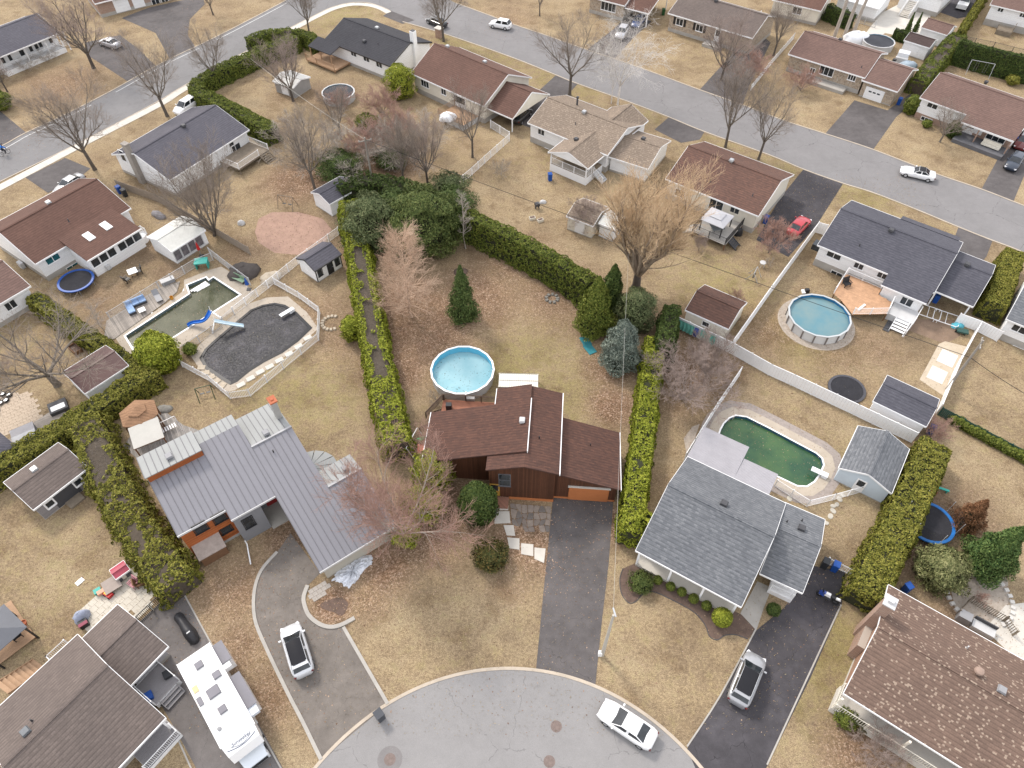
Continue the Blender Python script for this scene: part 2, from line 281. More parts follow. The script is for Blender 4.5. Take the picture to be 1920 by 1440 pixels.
def lawn_mat():
    m, n, l, b = _bs('dry_lawn'); p = n.new('ShaderNodeNewGeometry').outputs['Position']; at = n.new('ShaderNodeAttribute'); at.attribute_name = 'tint'
    sp = n.new('ShaderNodeSeparateColor'); l.new(at.outputs['Color'], sp.inputs[0])
    big = _noise(n, l, p, .16, 4); mid = _noise(n, l, p, .9, 5); fin = _noise(n, l, p, 4, 6, .75); tiny = _noise(n, l, p, 13, 5, .8)
    base = _ramp(n, l, _math(n, l, 'ADD', _math(n, l, 'MULTIPLY', big.outputs[0], .4), _math(n, l, 'ADD', _math(n, l, 'MULTIPLY', mid.outputs[0], .25), _math(n, l, 'MULTIPLY', fin.outputs[0], .35))),
                 [(.30, (.135, .098, .067)), (.43, (.213, .16, .104)), (.52, (.282, .217, .14)), (.60, (.325, .26, .172)), (.70, (.385, .32, .218))]).outputs[0]
    gm = _math(n, l, 'ADD', sp.outputs[1], _math(n, l, 'MULTIPLY', _math(n, l, 'SUBTRACT', mid.outputs[0], .52), 1.6), True)
    gm2 = _math(n, l, 'MULTIPLY', _math(n, l, 'SUBTRACT', _math(n, l, 'ADD', gm, fin.outputs[0]), .62), 1.7, True)
    c = _mix(n, l, _math(n, l, 'MULTIPLY', gm2, .55), base, (.20, .18, .058))
    vo = n.new('ShaderNodeTexVoronoi'); vo.inputs['Scale'].default_value = 9; l.new(p, vo.inputs['Vector']); vs = n.new('ShaderNodeSeparateColor'); l.new(vo.outputs['Color'], vs.inputs[0])
    leaf = _ramp(n, l, vs.outputs[0], [(.0, (.10, .058, .036)), (.45, (.20, .125, .083)), (.8, (.29, .19, .135)), (1, (.44, .33, .26))]).outputs[0]
    lm = _math(n, l, 'MULTIPLY', _math(n, l, 'SUBTRACT', _math(n, l, 'ADD', _math(n, l, 'MULTIPLY', sp.outputs[0], 1.25), _math(n, l, 'MULTIPLY', _math(n, l, 'ADD', fin.outputs[0], mid.outputs[0]), .55)), .82), 1.5, True)
    c = _mix(n, l, _math(n, l, 'MULTIPLY', lm, .85), c, leaf)
    wp_ = _noise(n, l, p, .33, 6, .65); wk_ = _ramp(n, l, wp_.outputs[0], [(.36, (.82, .79, .76)), (.47, (1, 1, 1)), (.62, (1.06, 1.06, 1.02))]).outputs[0]; c = _mix(n, l, 1.0, c, wk_, 'MULTIPLY')
    dm = _math(n, l, 'MULTIPLY', _math(n, l, 'SUBTRACT', _math(n, l, 'ADD', sp.outputs[2], mid.outputs[0]), .6), 1.3, True)
    c = _mix(n, l, dm, c, (.115, .085, .058))
    tone = _ramp(n, l, tiny.outputs[0], [(.33, (.34, .32, .31)), (.5, (1, 1, 1)), (.67, (1.62, 1.6, 1.52))]).outputs[0]
    c = _mix(n, l, .9, c, tone, 'MULTIPLY'); tf = _ramp(n, l, fin.outputs[0], [(.32, (.74, .73, .72)), (.68, (1.22, 1.2, 1.16))]).outputs[0]; c = _mix(n, l, .8, c, tf, 'MULTIPLY')
    l.new(c, b.inputs['Base Color']); b.inputs['Roughness'].default_value = .95; b.inputs['Specular IOR Level'].default_value = .1
    bp = n.new('ShaderNodeBump'); bp.inputs['Strength'].default_value = .7; bp.inputs['Distance'].default_value = .05; l.new(tiny.outputs[0], bp.inputs['Height']); l.new(bp.outputs[0], b.inputs['Normal'])
    return m
def asphalt(name, col, crack=.5, stain=.3, light=.25, cs=.22):
    if name in MATS: return MATS[name]
    m, n, l, b = _bs(name); p = n.new('ShaderNodeNewGeometry').outputs['Position']
    big = _noise(n, l, p, .22, 4); mid = _noise(n, l, p, 1.2, 5); tiny = _noise(n, l, p, 30, 2); wp = _noise(n, l, p, .7, 3)
    c = _ramp(n, l, _math(n, l, 'ADD', _math(n, l, 'MULTIPLY', big.outputs[0], .6), _math(n, l, 'MULTIPLY', mid.outputs[0], .4)), [(.32, sc(col, 1-stain)), (.5, col), (.68, sc(col, 1+light))]).outputs[0]
    if crack:
        va = n.new('ShaderNodeVectorMath'); va.operation = 'MULTIPLY_ADD'; l.new(wp.outputs['Color'], va.inputs[0]); va.inputs[1].default_value = (1.6, 1.6, 0); l.new(p, va.inputs[2])
        vo = n.new('ShaderNodeTexVoronoi'); vo.feature = 'DISTANCE_TO_EDGE'; vo.voronoi_dimensions = '2D'; vo.inputs['Scale'].default_value = cs; l.new(va.outputs[0], vo.inputs['Vector'])
        k = _math(n, l, 'MULTIPLY', _math(n, l, 'LESS_THAN', vo.outputs[0], .0045), _math(n, l, 'MULTIPLY', _math(n, l, 'GREATER_THAN', mid.outputs[0], .47), crack))
        c = _mix(n, l, k, c, sc(col, .4))
    t = _ramp(n, l, tiny.outputs[0], [(.3, (.8, .8, .8)), (.7, (1.2, 1.2, 1.2))]).outputs[0]; c = _mix(n, l, .7, c, t, 'MULTIPLY')
    l.new(c, b.inputs['Base Color']); b.inputs['Roughness'].default_value = .9; b.inputs['Specular IOR Level'].default_value = .2; MATS[name] = m; return m
ROAD = asphalt('street_asphalt', (.195, .188, .188), .55, .12, .1, .12); ROAD2 = asphalt('old_street_asphalt', (.185, .18, .18), .5, .14, .1, .12)
DRV_D = asphalt('dark_drive_asphalt', (.06, .056, .061), .7, .3, .5); DRV_M = asphalt('worn_drive_asphalt', (.102, .093, .092), .5, .3, .3); DRV_B = asphalt('dusty_drive_asphalt', (.165, .146, .13), .4, .3, .3)
SOIL = mat('garden_mulch', (.12, .082, .065), .95, .35, 2, 18, bump=.6); GRAVEL = mat('gravel', (.36, .31, .26), .95, .3, 3, 24, bump=.7); SAND = mat('pink_mulch', (.33, .215, .165), .95, .2, 1.2, 20, bump=.5); DIRT = mat('bare_soil', (.2, .14, .1), .95, .25, 1, 14)
def sheet(name, pts, m, z, kind='structure', hole=None, flat=True):
    P3 = [(g.x, g.y, 0) for g in (gl(pts) if not isinstance(pts[0], Vector) else pts)]; c = ccw(P3)
    bm = bmesh.new(); e = []
    for loop in [c]+([hole] if hole else []):
        vs = [bm.verts.new((p[0], p[1], 0)) for p in loop]; e += [bm.edges.new((vs[i], vs[(i+1)%len(vs)])) for i in range(len(vs))]
    if hole: bmesh.ops.triangle_fill(bm, use_beauty=True, edges=e)
    else: bm.faces.new(bm.verts)
    bmesh.ops.recalc_face_normals(bm, faces=bm.faces)
    for f in bm.faces:
        if f.normal.z < 0: f.normal_flip()
    me = bpy.data.meshes.new(name); bm.to_mesh(me); bm.free(); me.materials.append(m)
    o = link(name, me, None, Matrix.Translation((0, 0, z))); tag(o, kind=kind); return o
def offs(pts, d):
    """polyline shifted d to its left"""
    out = []
    for i, p in enumerate(pts):
        a = pts[max(i-1, 0)]; b = pts[min(i+1, len(pts)-1)]; t = Vector((b[0]-a[0], b[1]-a[1])).normalized(); out.append(Vector((p[0]-t.y*d, p[1]+t.x*d)))
    return out
def strip_mb(pts, wd, z0, z1, mb=None):
    mb = mb or MB(); L, Rr = offs(pts, wd/2), offs(pts, -wd/2)
    for i in range(len(pts)-1): mb.poly([Rr[i], Rr[i+1], L[i+1], L[i]], z0, z1)
    return mb
def smooth(pts, k=4):
    """Catmull-Rom through the points"""
    pts = [Vector((p[0], p[1])) for p in pts]; out = []
    for i in range(len(pts)-1):
        a, b, c, d = pts[max(i-1, 0)], pts[i], pts[i+1], pts[min(i+2, len(pts)-1)]
        for j in range(k):
            t = j/k; out.append(.5*((2*b)+(c-a)*t+(2*a-5*b+4*c-d)*t*t+(3*b-a-3*c+d)*t**3))
    return out+[pts[-1]]
def kerb(px, wd=.16, h=.07, m=None, name='kerb', sm=True):
    p = [g.to_2d() for g in gl(px)] if not isinstance(px[0], Vector) else px
    o = strip_mb(smooth(p) if sm and len(p) > 2 else p, wd, -.05, h).build(name, m or KERB); tag(o, kind='structure'); return o
ground()
# --- the two streets behind
A_FAR = [(-260,405),(-120,335),(0,276),(47,250),(120,216),(210,170),(300,120),(400,72),(480,31),(512,14),(545,-4),(620,-40)]
A_NEAR = [(-260,475),(-120,402),(0,341),(147,269),(290,194),(342,163),(440,108),(545,52),(585,32),(620,15),(655,6),(687,5),(715,13),(732,21)]
B_FAR = [(740,-60),(800,-22),(855,6),(915,28),(960,45),(1025,67),(1107,96),(1150,110),(1235,140),(1310,168),(1395,198),(1472,227),(1547,251),(1635,280),(1752,325),(1840,355),(1920,386),(2100,455),(2300,540)]
B_NEAR = [(732,21),(755,41),(840,66),(960,108),(1040,140),(1082,157),(1175,190),(1252,219),(1320,247),(1440,290),(1507,318),(1580,344),(1635,361),(1715,392),(1797,426),(1860,451),(1920,474),(2100,552),(2300,640)]
sheet('side_street', A_FAR+[(740,-60)]+A_NEAR[::-1], ROAD2, .008)
sheet('street', B_FAR+B_NEAR[::-1], ROAD, .012)
kerb(A_FAR[:-1], .2); kerb(B_FAR[2:], .2); kerb(B_NEAR[1:], .2); kerb([(x, y) for x, y in A_NEAR], .18)
# pavement: cast slab by slab
wk = smooth([g.to_2d() for g in gl([(-260,489),(-120,415),(0,352),(165,265),(297,197),(345,167),(443,112),(552,53),(590,33),(624,17),(656,9),(687,9),(712,15),(729,24)])], 6)
pv = tag(link('pavement', None), kind='structure')
dist = 0.0; acc = [wk[0]]
for a, b in zip(wk, wk[1:]):
    acc.append(b); dist += (b-a).length
    if dist > 1.5 or b is wk[-1]:
        strip_mb(acc, 1.45 if P((b.x, b.y, 0))[1] > 40 else 1.2, 0, .045+rng.uniform(0, .008)).build('slab', CONCL, pv); d = (acc[-1]-acc[0]).normalized(); acc = [b+d*.02]; dist = 0
# edge line on the side street
mkp = smooth([g.to_2d() for g in gl(A_FAR[:-1])], 6); mb = MB(); ln = offs(mkp, -.95); run = 0
for i in range(len(ln)-1):
    run += (ln[i+1]-ln[i]).length
    if (int(run/4.5) % 5) != 3: strip_mb([ln[i], ln[i+1]], .13, .013, .017, mb)
tag(mb.build('lane_marking', mat('worn_road_paint', (.55, .55, .54), .8, .3, 2, 20)), kind='structure')
# --- cul-de-sac in front
K = [(608,1420),(655,1378),(720,1328),(790,1292),(850,1270),(905,1258),(960,1253),(1010,1259),(1060,1268),(1113,1288),(1190,1332),(1250,1380),(1310,1432)]
kk = np.array([G(*q).to_2d()[:] for q in K]); sol = np.linalg.lstsq(np.c_[2*kk, np.ones(len(kk))], (kk**2).sum(1), rcond=None)[0]; CX, CY = float(sol[0]), float(sol[1]); CR = float(math.sqrt(sol[2]+CX*CX+CY*CY))
circ = [Vector((CX+CR*math.cos(a), CY+CR*math.sin(a))) for a in np.linspace(R(-65), R(245), 90)]
sheet('cul_de_sac', [Vector((p.x, p.y, 0)) for p in circ]+[Vector((CX-7, CY-90, 0)), Vector((CX+7, CY-90, 0))], asphalt('court_asphalt', (.232, .225, .222), .4, .1, .08, .13), .012)
tag(strip_mb([Vector((CX+(CR+.1)*math.cos(a), CY+(CR+.1)*math.sin(a))) for a in np.linspace(R(-60), R(240), 120)], .26, -.05, .05).build('kerb', KERB), kind='structure')
MH = mat('cast_iron', (.17, .13, .115), .7, .3, 4, 20)
for i, (x, y, lb) in enumerate([(1043,1362,'rusty round manhole cover in the court beside the white saloon car'), (1030,1428,'rusty round manhole cover below the other one in the court'), (731,1424,'rusty manhole cover in a dark round asphalt patch near the wheelie bin')]):
    g = G(x, y); t = thing('manhole_cover', lb, 'manhole cover', FRM((g.x, g.y, .012)), 'manhole covers in the court')
    mb = MB(); mb.lathe([(.34, .0), (.34, .012), (.30, .02), (.30, .012), (.0, .012)], 24, close=False)
    for a in range(8): mb.box((.16*math.cos(a*.785), .16*math.sin(a*.785), .015), (.09, .05, .012), a*.785)
    mb.build('lid', MH, t, FRM((g.x, g.y, .012))); MB().lathe([(.44, 0), (.44, .01), (.35, .012), (.35, 0)], 24, close=False).build('rim', MH, t, FRM((g.x, g.y, .012)))
g = G(731, 1424); pt = MB(); pt.lathe([(.0, 0), (.95, 0)], 28, close=False); tag(pt.build('asphalt_patch', asphalt('patch_asphalt', (.19, .18, .177), .0, .15, .15), None, FRM((g.x, g.y, .0165))), kind='structure')
# --- drives
def drive(px, m, z=.016, name='driveway'): return sheet(name, px, m, z)
drive([(1038,922),(1150,938),(1141,1060),(1129,1160),(1116,1286),(1062,1266),(1005,1256),(1020,1100)], DRV_M)
D2L = [(560,1000),(520,1035),(490,1070),(477,1110),(478,1160),(497,1210),(540,1300),(567,1352),(602,1424)]
drive([(600,1075),(575,1100),(570,1128),(580,1155),(600,1171),(620,1176),(645,1175),(690,1250),(727,1320),(680,1360),(640,1393),(602,1427)]+D2L[::-1][1:-1]+[(545,1000)], DRV_B)
kerb(D2L[1:], .28, .09, CONC); kerb([(644,1176),(727,1320)], .28, .09, CONC); kerb([(577,1098),(570,1118),(571,1134),(580,1155),(600,1171),(620,1176),(640,1172),(665,1159)], .34, .12, CONC)
drive([(1288,1404),(1350,1310),(1418,1182),(1470,1140),(1500,1100),(1520,1060),(1585,1072),(1578,1135),(1520,1270),(1440,1432),(1410,1500),(1330,1500)], DRV_D)
kerb([(1288,1400),(1350,1305),(1417,1180)], .12, .05, CONC); kerb([(1438,1434),(1577,1134)], .12, .05, CONC)
drive([(262,1165),(330,1103),(346,1112),(395,1203),(440,1275),(530,1440),(560,1500),(400,1500),(330,1370),(290,1300)], asphalt('pale_drive_asphalt', (.148, .135, .13), .4, .25, .25))
kerb([(344,1112),(394,1203),(436,1278),(530,1446)], .12, .05, CONC); kerb([(325,1366),(360,1444)], .12, .05, CONC)
drive([(1547,251),(1602,188),(1664,207),(1712,172),(1728,178),(1680,220),(1637,281)], DRV_M); drive([(1507,317),(1581,344),(1530,424),(1478,482),(1418,450),(1462,372)], DRV_D); drive([(1227,243),(1255,219),(1321,247),(1312,262),(1277,268)], DRV_M)
drive([(1015,166),(1042,141),(1083,158),(1062,180),(995,240),(955,225)], DRV_M); drive([(1100,94),(1152,111),(1188,70),(1222,40),(1180,25),(1150,55)], DRV_M); drive([(1312,168),(1392,197),(1405,160),(1445,80),(1410,50),(1365,110)], DRV_M)
drive([(1840,355),(1876,288),(1930,225),(1960,240),(1920,330),(1900,378)], DRV_M); drive([(1797,426),(1861,451),(1850,480),(1820,520),(1755,500),(1788,450)], DRV_M); drive([(48,333),(122,296),(170,316),(150,332),(90,362)], DRV_M); drive([(158,80),(225,66),(260,92),(292,124),(240,153),(165,104)], DRV_M)
drive([(228,34),(280,14),(380,-8),(384,8),(356,36),(352,66),(366,88),(318,110),(292,62)], DRV_M); drive([(-40,190),(0,208),(48,248),(0,274),(-40,290)], DRV_M); drive([(718,30),(732,20),(778,38),(755,45)], DRV_M); drive([(1742,0),(1800,-30),(1850,-10),(1830,28),(1795,35),(1748,18)], DRV_D)
# beds and bare ground
sheet('flower_bed', [(1168,1066),(1162,1085),(1165,1112),(1178,1130),(1192,1128),(1206,1114),(1225,1110),(1250,1120),(1300,1147),(1322,1172),(1330,1193),(1345,1200),(1358,1192),(1378,1190),(1402,1198),(1418,1180),(1395,1155),(1290,1100),(1200,1052)], SOIL, .006)
kerb([(1168,1066),(1162,1085),(1165,1112),(1178,1130),(1192,1128),(1206,1114),(1225,1110),(1250,1120),(1300,1147),(1322,1172),(1330,1193),(1345,1200),(1358,1192),(1378,1190),(1402,1198)], .06, .05, DARK)
sheet('flower_bed', [Vector((p.x, p.y, 0)) for p in smooth([g.to_2d() for g in gl([(640,1120),(652,1130),(650,1143),(640,1155),(626,1148),(612,1144),(600,1136),(612,1126),(626,1122),(640,1120)])], 4)[:-1]], SOIL, .007)
sheet('play_area', [(485,455),(478,435),(485,410),(510,398),(560,398),(605,410),(622,430),(605,462),(560,478),(515,474)], SAND, .006)
sheet('gravel_bed', [(1782,1100),(1775,1080),(1790,1060),(1830,1050),(1870,1062),(1890,1090),(1892,1125),(1885,1165),(1840,1190),(1795,1160)], GRAVEL, .006)
sheet('patio', [(1846,1180),(1885,1135),(1935,1128),(1960,1200),(1930,1260)], CONCL, .012)
sheet('patio', [(1600,92),(1652,25),(1700,0),(1760,-20),(1748,20),(1740,45),(1720,75),(1660,62)], CONCL, .01)
sheet('bare_soil', [(1710,598),(1790,600),(1800,630),(1772,645),(1700,618)], DIRT, .005)
sheet('gravel_bed', [(1282,822),(1298,800),(1312,795),(1300,830),(1288,855)], GRAVEL, .006)
# ================================================================ HOUSES
def sh(n, rgb, **k):
    c = tuple(rgb); return shingle(n, c, sc(c, 1.32), sc(c, .72), **k)
S_BROWN = sh('brown_shingles', (.122, .068, .053)); S_RED = sh('red_brown_shingles', (.13, .074, .058)); S_RUST = shingle('rust_mixed_shingles', (.125, .072, .057), (.2, .105, .074), (.065, .042, .037)); S_MOD = shingle('chocolate_shingles', (.093, .05, .039), (.155, .074, .051), (.047, .03, .027))
S_TAUPE = sh('taupe_shingles', (0.139, 0.113, 0.101)); S_BEIGE = sh('beige_shingles', (.225, .178, .138), speck=.1, speckcol=(.42, .34, .26)); S_SPECK = sh('speckled_brown_shingles', (0.155, 0.105, 0.082), speck=.075, speckcol=(.5, .4, .31)); S_GREY = shingle('grey_shingles', (.14, .148, .16), (.235, .242, .255), (.07, .076, .088)); S_BLUE = shingle('slate_grey_shingles', (.085, .085, .102), (.115, .115, .135), (.05, .05, .064)); S_SLATE = sh('dark_slate_shingles', (.098, .095, .112)); S_BLACK = sh('black_shingles', (.046, .046, .053)); S_PINK = sh('dusty_brown_shingles', (0.158, 0.101, 0.085)); S_TANH = sh('tan_shingles', (.29, .17, .10))
def gable(root, fr, L, W, he, s, rm, wm, oh=.4, rk=.3, fh=.6, fm=None, walls=True, ohf=None, trim=None, v0=None, gm=None, ridge=True):
    """one gabled block. local frame: u along the eaves, v away from the viewer; roof outline 0..L x 0..W"""
    hr = he+s*W/2; t = .13; trim = trim or WHITE; ohf = oh if ohf is None else ohf
    mb = MB(); mb.slab([(0,0,he),(L,0,he),(L,W/2,hr),(0,W/2,hr)], t); mb.slab([(0,W/2,hr),(L,W/2,hr),(L,W,he),(0,W,he)], t); rf = mb.build('roof', rm, root, fr)
    if ridge:
        mb = MB(); n = max(2, int(L/.32))
        for i in range(n): mb.box((L*(i+.5)/n, W/2, hr-.012), (L/n+.04, .3, .055), 0, 0, .03)
        mb.build('ridge_cap', rm, rf, fr)
    mb = MB()
    for v in (-.028, W+.028): mb.b2(-.02, L+.02, v-.026, v+.026, he-t-.06, he+.006)
    for u in (-.022, L+.022):
        for a, b in ((0, W/2), (W/2, W)):
            za, zb = (he, hr) if a == 0 else (hr, he); q = .018
            mb.add([(u-q,a,za-t-.08),(u+q,a,za-t-.08),(u+q,b,zb-t-.08),(u-q,b,zb-t-.08),(u-q,a,za-.004),(u+q,a,za-.004),(u+q,b,zb-.004),(u-q,b,zb-.004)], [(3,2,1,0),(4,5,6,7),(0,1,5,4),(1,2,6,5),(2,3,7,6),(3,0,4,7)])
    mb.build('fascia', trim, root, fr)
    if walls:
        a, b, c, d = rk, L-rk, oh, W-ohf; zz = lambda v: he-t-.004+s*min(v, W-v)
        mb = MB(); mb.add([(a,c,fh),(b,c,fh),(b,d,fh),(a,d,fh),(a,c,zz(c)),(b,c,zz(c)),(b,d,zz(d)),(a,d,zz(d)),(a,W/2,zz(W/2)),(b,W/2,zz(W/2))],
                          [(0,1,5,4),(2,3,7,6),(1,2,6,9,5),(3,0,4,8,7),(4,5,9,8),(6,7,8,9),(3,2,1,0)])
        mb.build('wall', wm, root, fr)
        if fh > 0: MB().b2(a-.015, b+.015, c-.015, d+.015, -.1, fh+.002).build('foundation', fm or CONC, root, fr)
    return rf
def wallpt(fr, px, face, L, W, oh, rk):
    ax = {'near': ((0, oh, 0), (0, 1, 0), 0), 'far': ((0, W-oh, 0), (0, 1, 0), math.pi), 'left': ((rk, 0, 0), (1, 0, 0), -math.pi/2), 'right': ((L-rk, 0, 0), (1, 0, 0), math.pi/2)}[face]
    p = onplane(px[0], px[1], fr @ Vector(ax[0]), fr.to_3x3() @ Vector(ax[1])); return Matrix.Translation(p) @ Matrix.Rotation(math.atan2(fr[1][0], fr[0][0])+ax[2], 4, 'Z')
def window(root, Mw, w, h, panes=2, frame=None, glass=None, sash=.07, horiz=False, sill=True):
    mb = MB(); f = sash
    mb.b2(-w/2-f, w/2+f, -.06, .02, h/2, h/2+f); mb.b2(-w/2-f, w/2+f, -.06, .02, -h/2-f, -h/2); mb.b2(-w/2-f, -w/2, -.06, .02, -h/2, h/2); mb.b2(w/2, w/2+f, -.06, .02, -h/2, h/2)
    for i in range(1, panes):
        if horiz: z = -h/2+h*i/panes; mb.b2(-w/2, w/2, -.05, .02, z-.03, z+.03)
        else: x = -w/2+w*i/panes; mb.b2(x-.035, x+.035, -.05, .02, -h/2, h/2)
    o = mb.build('window', frame or WHITE, root, Mw)
    for i in range(panes):
        if horiz: MB().b2(-w/2, w/2, -.03, .02, -h/2+h*i/panes+.03, -h/2+h*(i+1)/panes-.03).build('pane', glass or GLASS, o, Mw)
        else: MB().b2(-w/2+w*i/panes+.035, -w/2+w*(i+1)/panes-.035, -.03, .02, -h/2, h/2).build('pane', glass or GLASS, o, Mw)
    if sill: MB().b2(-w/2-.1, w/2+.1, -.11, .0, -h/2-f-.05, -h/2-f).build('sill', frame or WHITE, o, Mw)
    return o
def door(root, Mw, w=.95, h=2.05, m=None, glass=True, handle=True):
    o = MB().b2(-w/2, w/2, -.04, .02, -h/2, h/2).build('door', m or WHITE, root, Mw)
    if glass: MB().b2(-w/2+.15, w/2-.15, -.05, -.035, -.1, h/2-.15).build('pane', GLASS, o, Mw)
    MB().b2(w/2-.14, w/2-.08, -.1, -.035, -.06, .06).build('handle', ALU, o, Mw); return o
def garage_door(root, Mw, w, h, m, rows=4, glaz=0):
    o = MB().b2(-w/2-.07, w/2+.07, -.03, .02, -h/2, h/2+.08).build('garage_door', m, root, Mw)
    for i in range(rows): MB().b2(-w/2, w/2, -.075, -.03, -h/2+h*i/rows+.012, -h/2+h*(i+1)/rows-.012).build('panel', m, o, Mw)
    for i in range(glaz): x = w*((i+.5)/glaz-.5)*.7; MB().b2(x-.24, x+.24, -.085, -.07, h*.2, h*.2+.22).build('pane', GLASS, o, Mw)
    return o
def roofpt(fr, px, W, he, s):
    n1 = fr.to_3x3() @ Vector((0, -s, 1)); p = onplane(px[0], px[1], fr @ Vector((0, 0, he)), n1); q = fr.inverted() @ p
    if q.y > W/2: p = onplane(px[0], px[1], fr @ Vector((0, W, he)), fr.to_3x3() @ Vector((0, s, 1)))
    return p
def vent(root, fr, px, W, he, s, kind='box', m=None):
    p = roofpt(fr, px, W, he, s); M = Matrix.Translation(p-Vector((0, 0, .08))) @ Matrix.Rotation(math.atan2(fr[1][0], fr[0][0]), 4, 'Z'); mb = MB(); m = m or DARK
    if kind == 'box': mb.box((0, 0, .12), (.4, .4, .3)); mb.box((0, 0, .36), (.62, .62, .2), taper=.8); mb.build('roof_vent', m, root, M)
    elif kind == 'pipe': mb.lathe([(.06, 0), (.06, .45), (.05, .45)], 8); mb.lathe([(.16, .0), (.08, .1)], 8); mb.build('vent_pipe', m, root, M)
    elif kind == 'turbine': mb.lathe([(.17, 0), (.17, .3), (.3, .36), (.36, .5), (.3, .64), (.12, .7), (0, .71)], 14, close=False); mb.build('roof_vent', m, root, M)
def rail(root, pts, h=.95, m=None, gap=.14, post=.05, bal=.018, name='railing', ends=True, fr=None):
    """hand rail with balusters along 3-D points (foot line), as one part"""
    m = m or WHITE; mb = MB(); pts = [Vector(p) for p in pts]
    for a, b in zip(pts, pts[1:]):
        L = (b-a).length; u = Vector((0, 0, 1))
        mb.tube([a+u*h, b+u*h], .035, 4); mb.tube([a+u*.1, b+u*.1], .025, 4)
        n = max(2, int(L/gap))
        for i in range(1, n): q = a.lerp(b, i/n); mb.tube([q+u*.1, q+u*h], bal, 4, False)
    for p in pts: mb.box((p.x, p.y, p.z+h/2+.02), (post*2, post*2, h+.08))
    return mb.build(name, m, root, fr)
def stairs(root, Mw, n, w, rise=.18, run=.27, m=None, side=None, name='stairs'):
    """flight that falls towards local -y from the top edge at the origin"""
    mb = MB()
    for i in range(n): mb.b2(-w/2, w/2, -(i+1)*run, -i*run+.02, -(i+1)*rise-.05, -(i+1)*rise)
    for x in (-w/2-.03, w/2+.03): mb.add([(x-.03,0,-.25),(x+.03,0,-.25),(x+.03,-n*run,-n*rise-.1),(x-.03,-n*run,-n*rise-.1),(x-.03,0,0),(x+.03,0,0),(x+.03,-n*run,-n*rise+.05),(x-.03,-n*run,-n*rise+.05)],[(3,2,1,0),(4,5,6,7),(0,1,5,4),(1,2,6,5),(2,3,7,6),(3,0,4,7)])
    return mb.build(name, m or WOODG, root, Mw)
def deck(root, M, x0, x1, y0, y1, z, m, board=.145, along='x', skirt=None, posts=True):
    mb = MB(); n = int(((y1-y0) if along == 'x' else (x1-x0))/board)
    for i in range(n):
        if along == 'x': a = y0+i*board; mb.b2(x0, x1, a, a+board-.012, z-.04, z+rng.uniform(-.004, .004))
        else: a = x0+i*board; mb.b2(a, a+board-.012, y0, y1, z-.04, z+rng.uniform(-.004, .004))
    o = mb.build('deck_boards', m, root, M); mb = MB(); e = .02
    for a in ((x0, x1, y0-e, y0+e), (x0, x1, y1-e, y1+e), (x0-e, x0+e, y0, y1), (x1-e, x1+e, y0, y1)): mb.b2(*a, 0 if skirt else z-.25, z-.05)
    mb.build('skirt' if skirt else 'deck_frame', skirt or m, root, M)
    if posts and not skirt:
        for x in (x0+.15, x1-.15):
            for y in (y0+.15, y1-.15): MB().box((x, y, (z-.2)/2), (.12, .12, z-.2)).build('post', m, root, M)
    return o
def house(label, A, B, he, W, s, rm, wm, name='house', cat='house', **k):
    fr, L = frame_px(A, B, he); root = thing(name, label, cat, fr); gable(root, fr, L, W, he, s, rm, wm, **k); return root, fr, L
def wins(root, fr, L, W, oh, rk, lst, **k):
    for px, py, w, h, n, face in lst: window(root, wallpt(fr, (px, py), face, L, W, oh, rk), w, h, n, **k)
STONE = brick('pale_stone', (.42, .33, .24), (.24, .18, .13), (.4, .36, .3), stone=True); BRK = brick('brown_brick', (.26, .14, .095), (.34, .21, .15), (.4, .35, .3)); BRK2 = brick('orange_brick', (.25, .115, .065), (.31, .16, .095), (.36, .3, .24))
# ---- white house with slate-grey roof by the pavement
r, f, L = house('white house with slate grey gable roof beside the pavement, chimney on its end wall', (318,338), (467,243), 2.9, 12, .36, S_SLATE, SIDE, fh=.4)
MB().b2(-.35, .3, 6.6, 7.5, 0, 6.1).b2(-.42, .36, 6.53, 7.57, 6.1, 6.25).build('chimney', mat('grey_brick', (.3, .27, .24), .9, .2, 3, 20), r, f); vent(r, f, (345,238), 12, 2.9, .36)
wins(r, f, L, 12, .4, .3, [(230,292,.9,1.6,1,'left'),(436,277,.8,1.9,1,'near')]); door(r, wallpt(f, (444,281), 'near', L, 12, .4, .3), 1.8, 2.0)
deck(r, f, 8.6, 14.5, -3.6, .35, 1.0, WOODG, skirt=None); rail(r, [(8.6,.3,1),(8.6,-3.6,1),(12.6,-3.6,1)], fr=f); rail(r, [(14.5,-3.6,1),(14.5,.3,1)], fr=f); stairs(r, f @ FRM((13.5,-3.6,1.0)), 5, 1.6)
# ---- brown-roofed house with skylights, left
r, f, L = house('white house with brown roof, two skylights and a glazed sunroom', (66,495), (245,390), 3.2, 11.4, .39, S_BROWN, SIDE, fh=.7)
vent(r, f, (92,382), 11.4, 3.2, .39, m=GALV); vent(r, f, (129,415), 11.4, 3.2, .39, 'pipe'); wins(r, f, L, 11.4, .4, .3, [(98,484,1.7,1.0,2,'near'),(136,500,1.5,.5,2,'near')], glass=glassmat('teal_glass', (.02, .09, .1)))
zt = 3.2+.39*1.2
mb = MB(); mb.slab([(4.05,-4.15,2.85),(11.75,-4.15,2.85),(11.75,1.2,zt+.05),(4.05,1.2,zt+.05)], .13); mb.build('sunroom_roof', S_BROWN, r, f)
MB().b2(4.3, 11.5, -3.85, .38, .0, 2.66).build('sunroom_wall', SIDE, r, f); MB().b2(4.03, 11.77, -4.22, -4.15, 2.68, 2.87).build('gutter', WHITE, r, f)
for i, x in enumerate((4.95, 6.1, 7.25, 8.75, 9.85, 10.95)): window(r, f @ FRM((x, -3.85, 1.9)), 1.0, 1.05, 1)
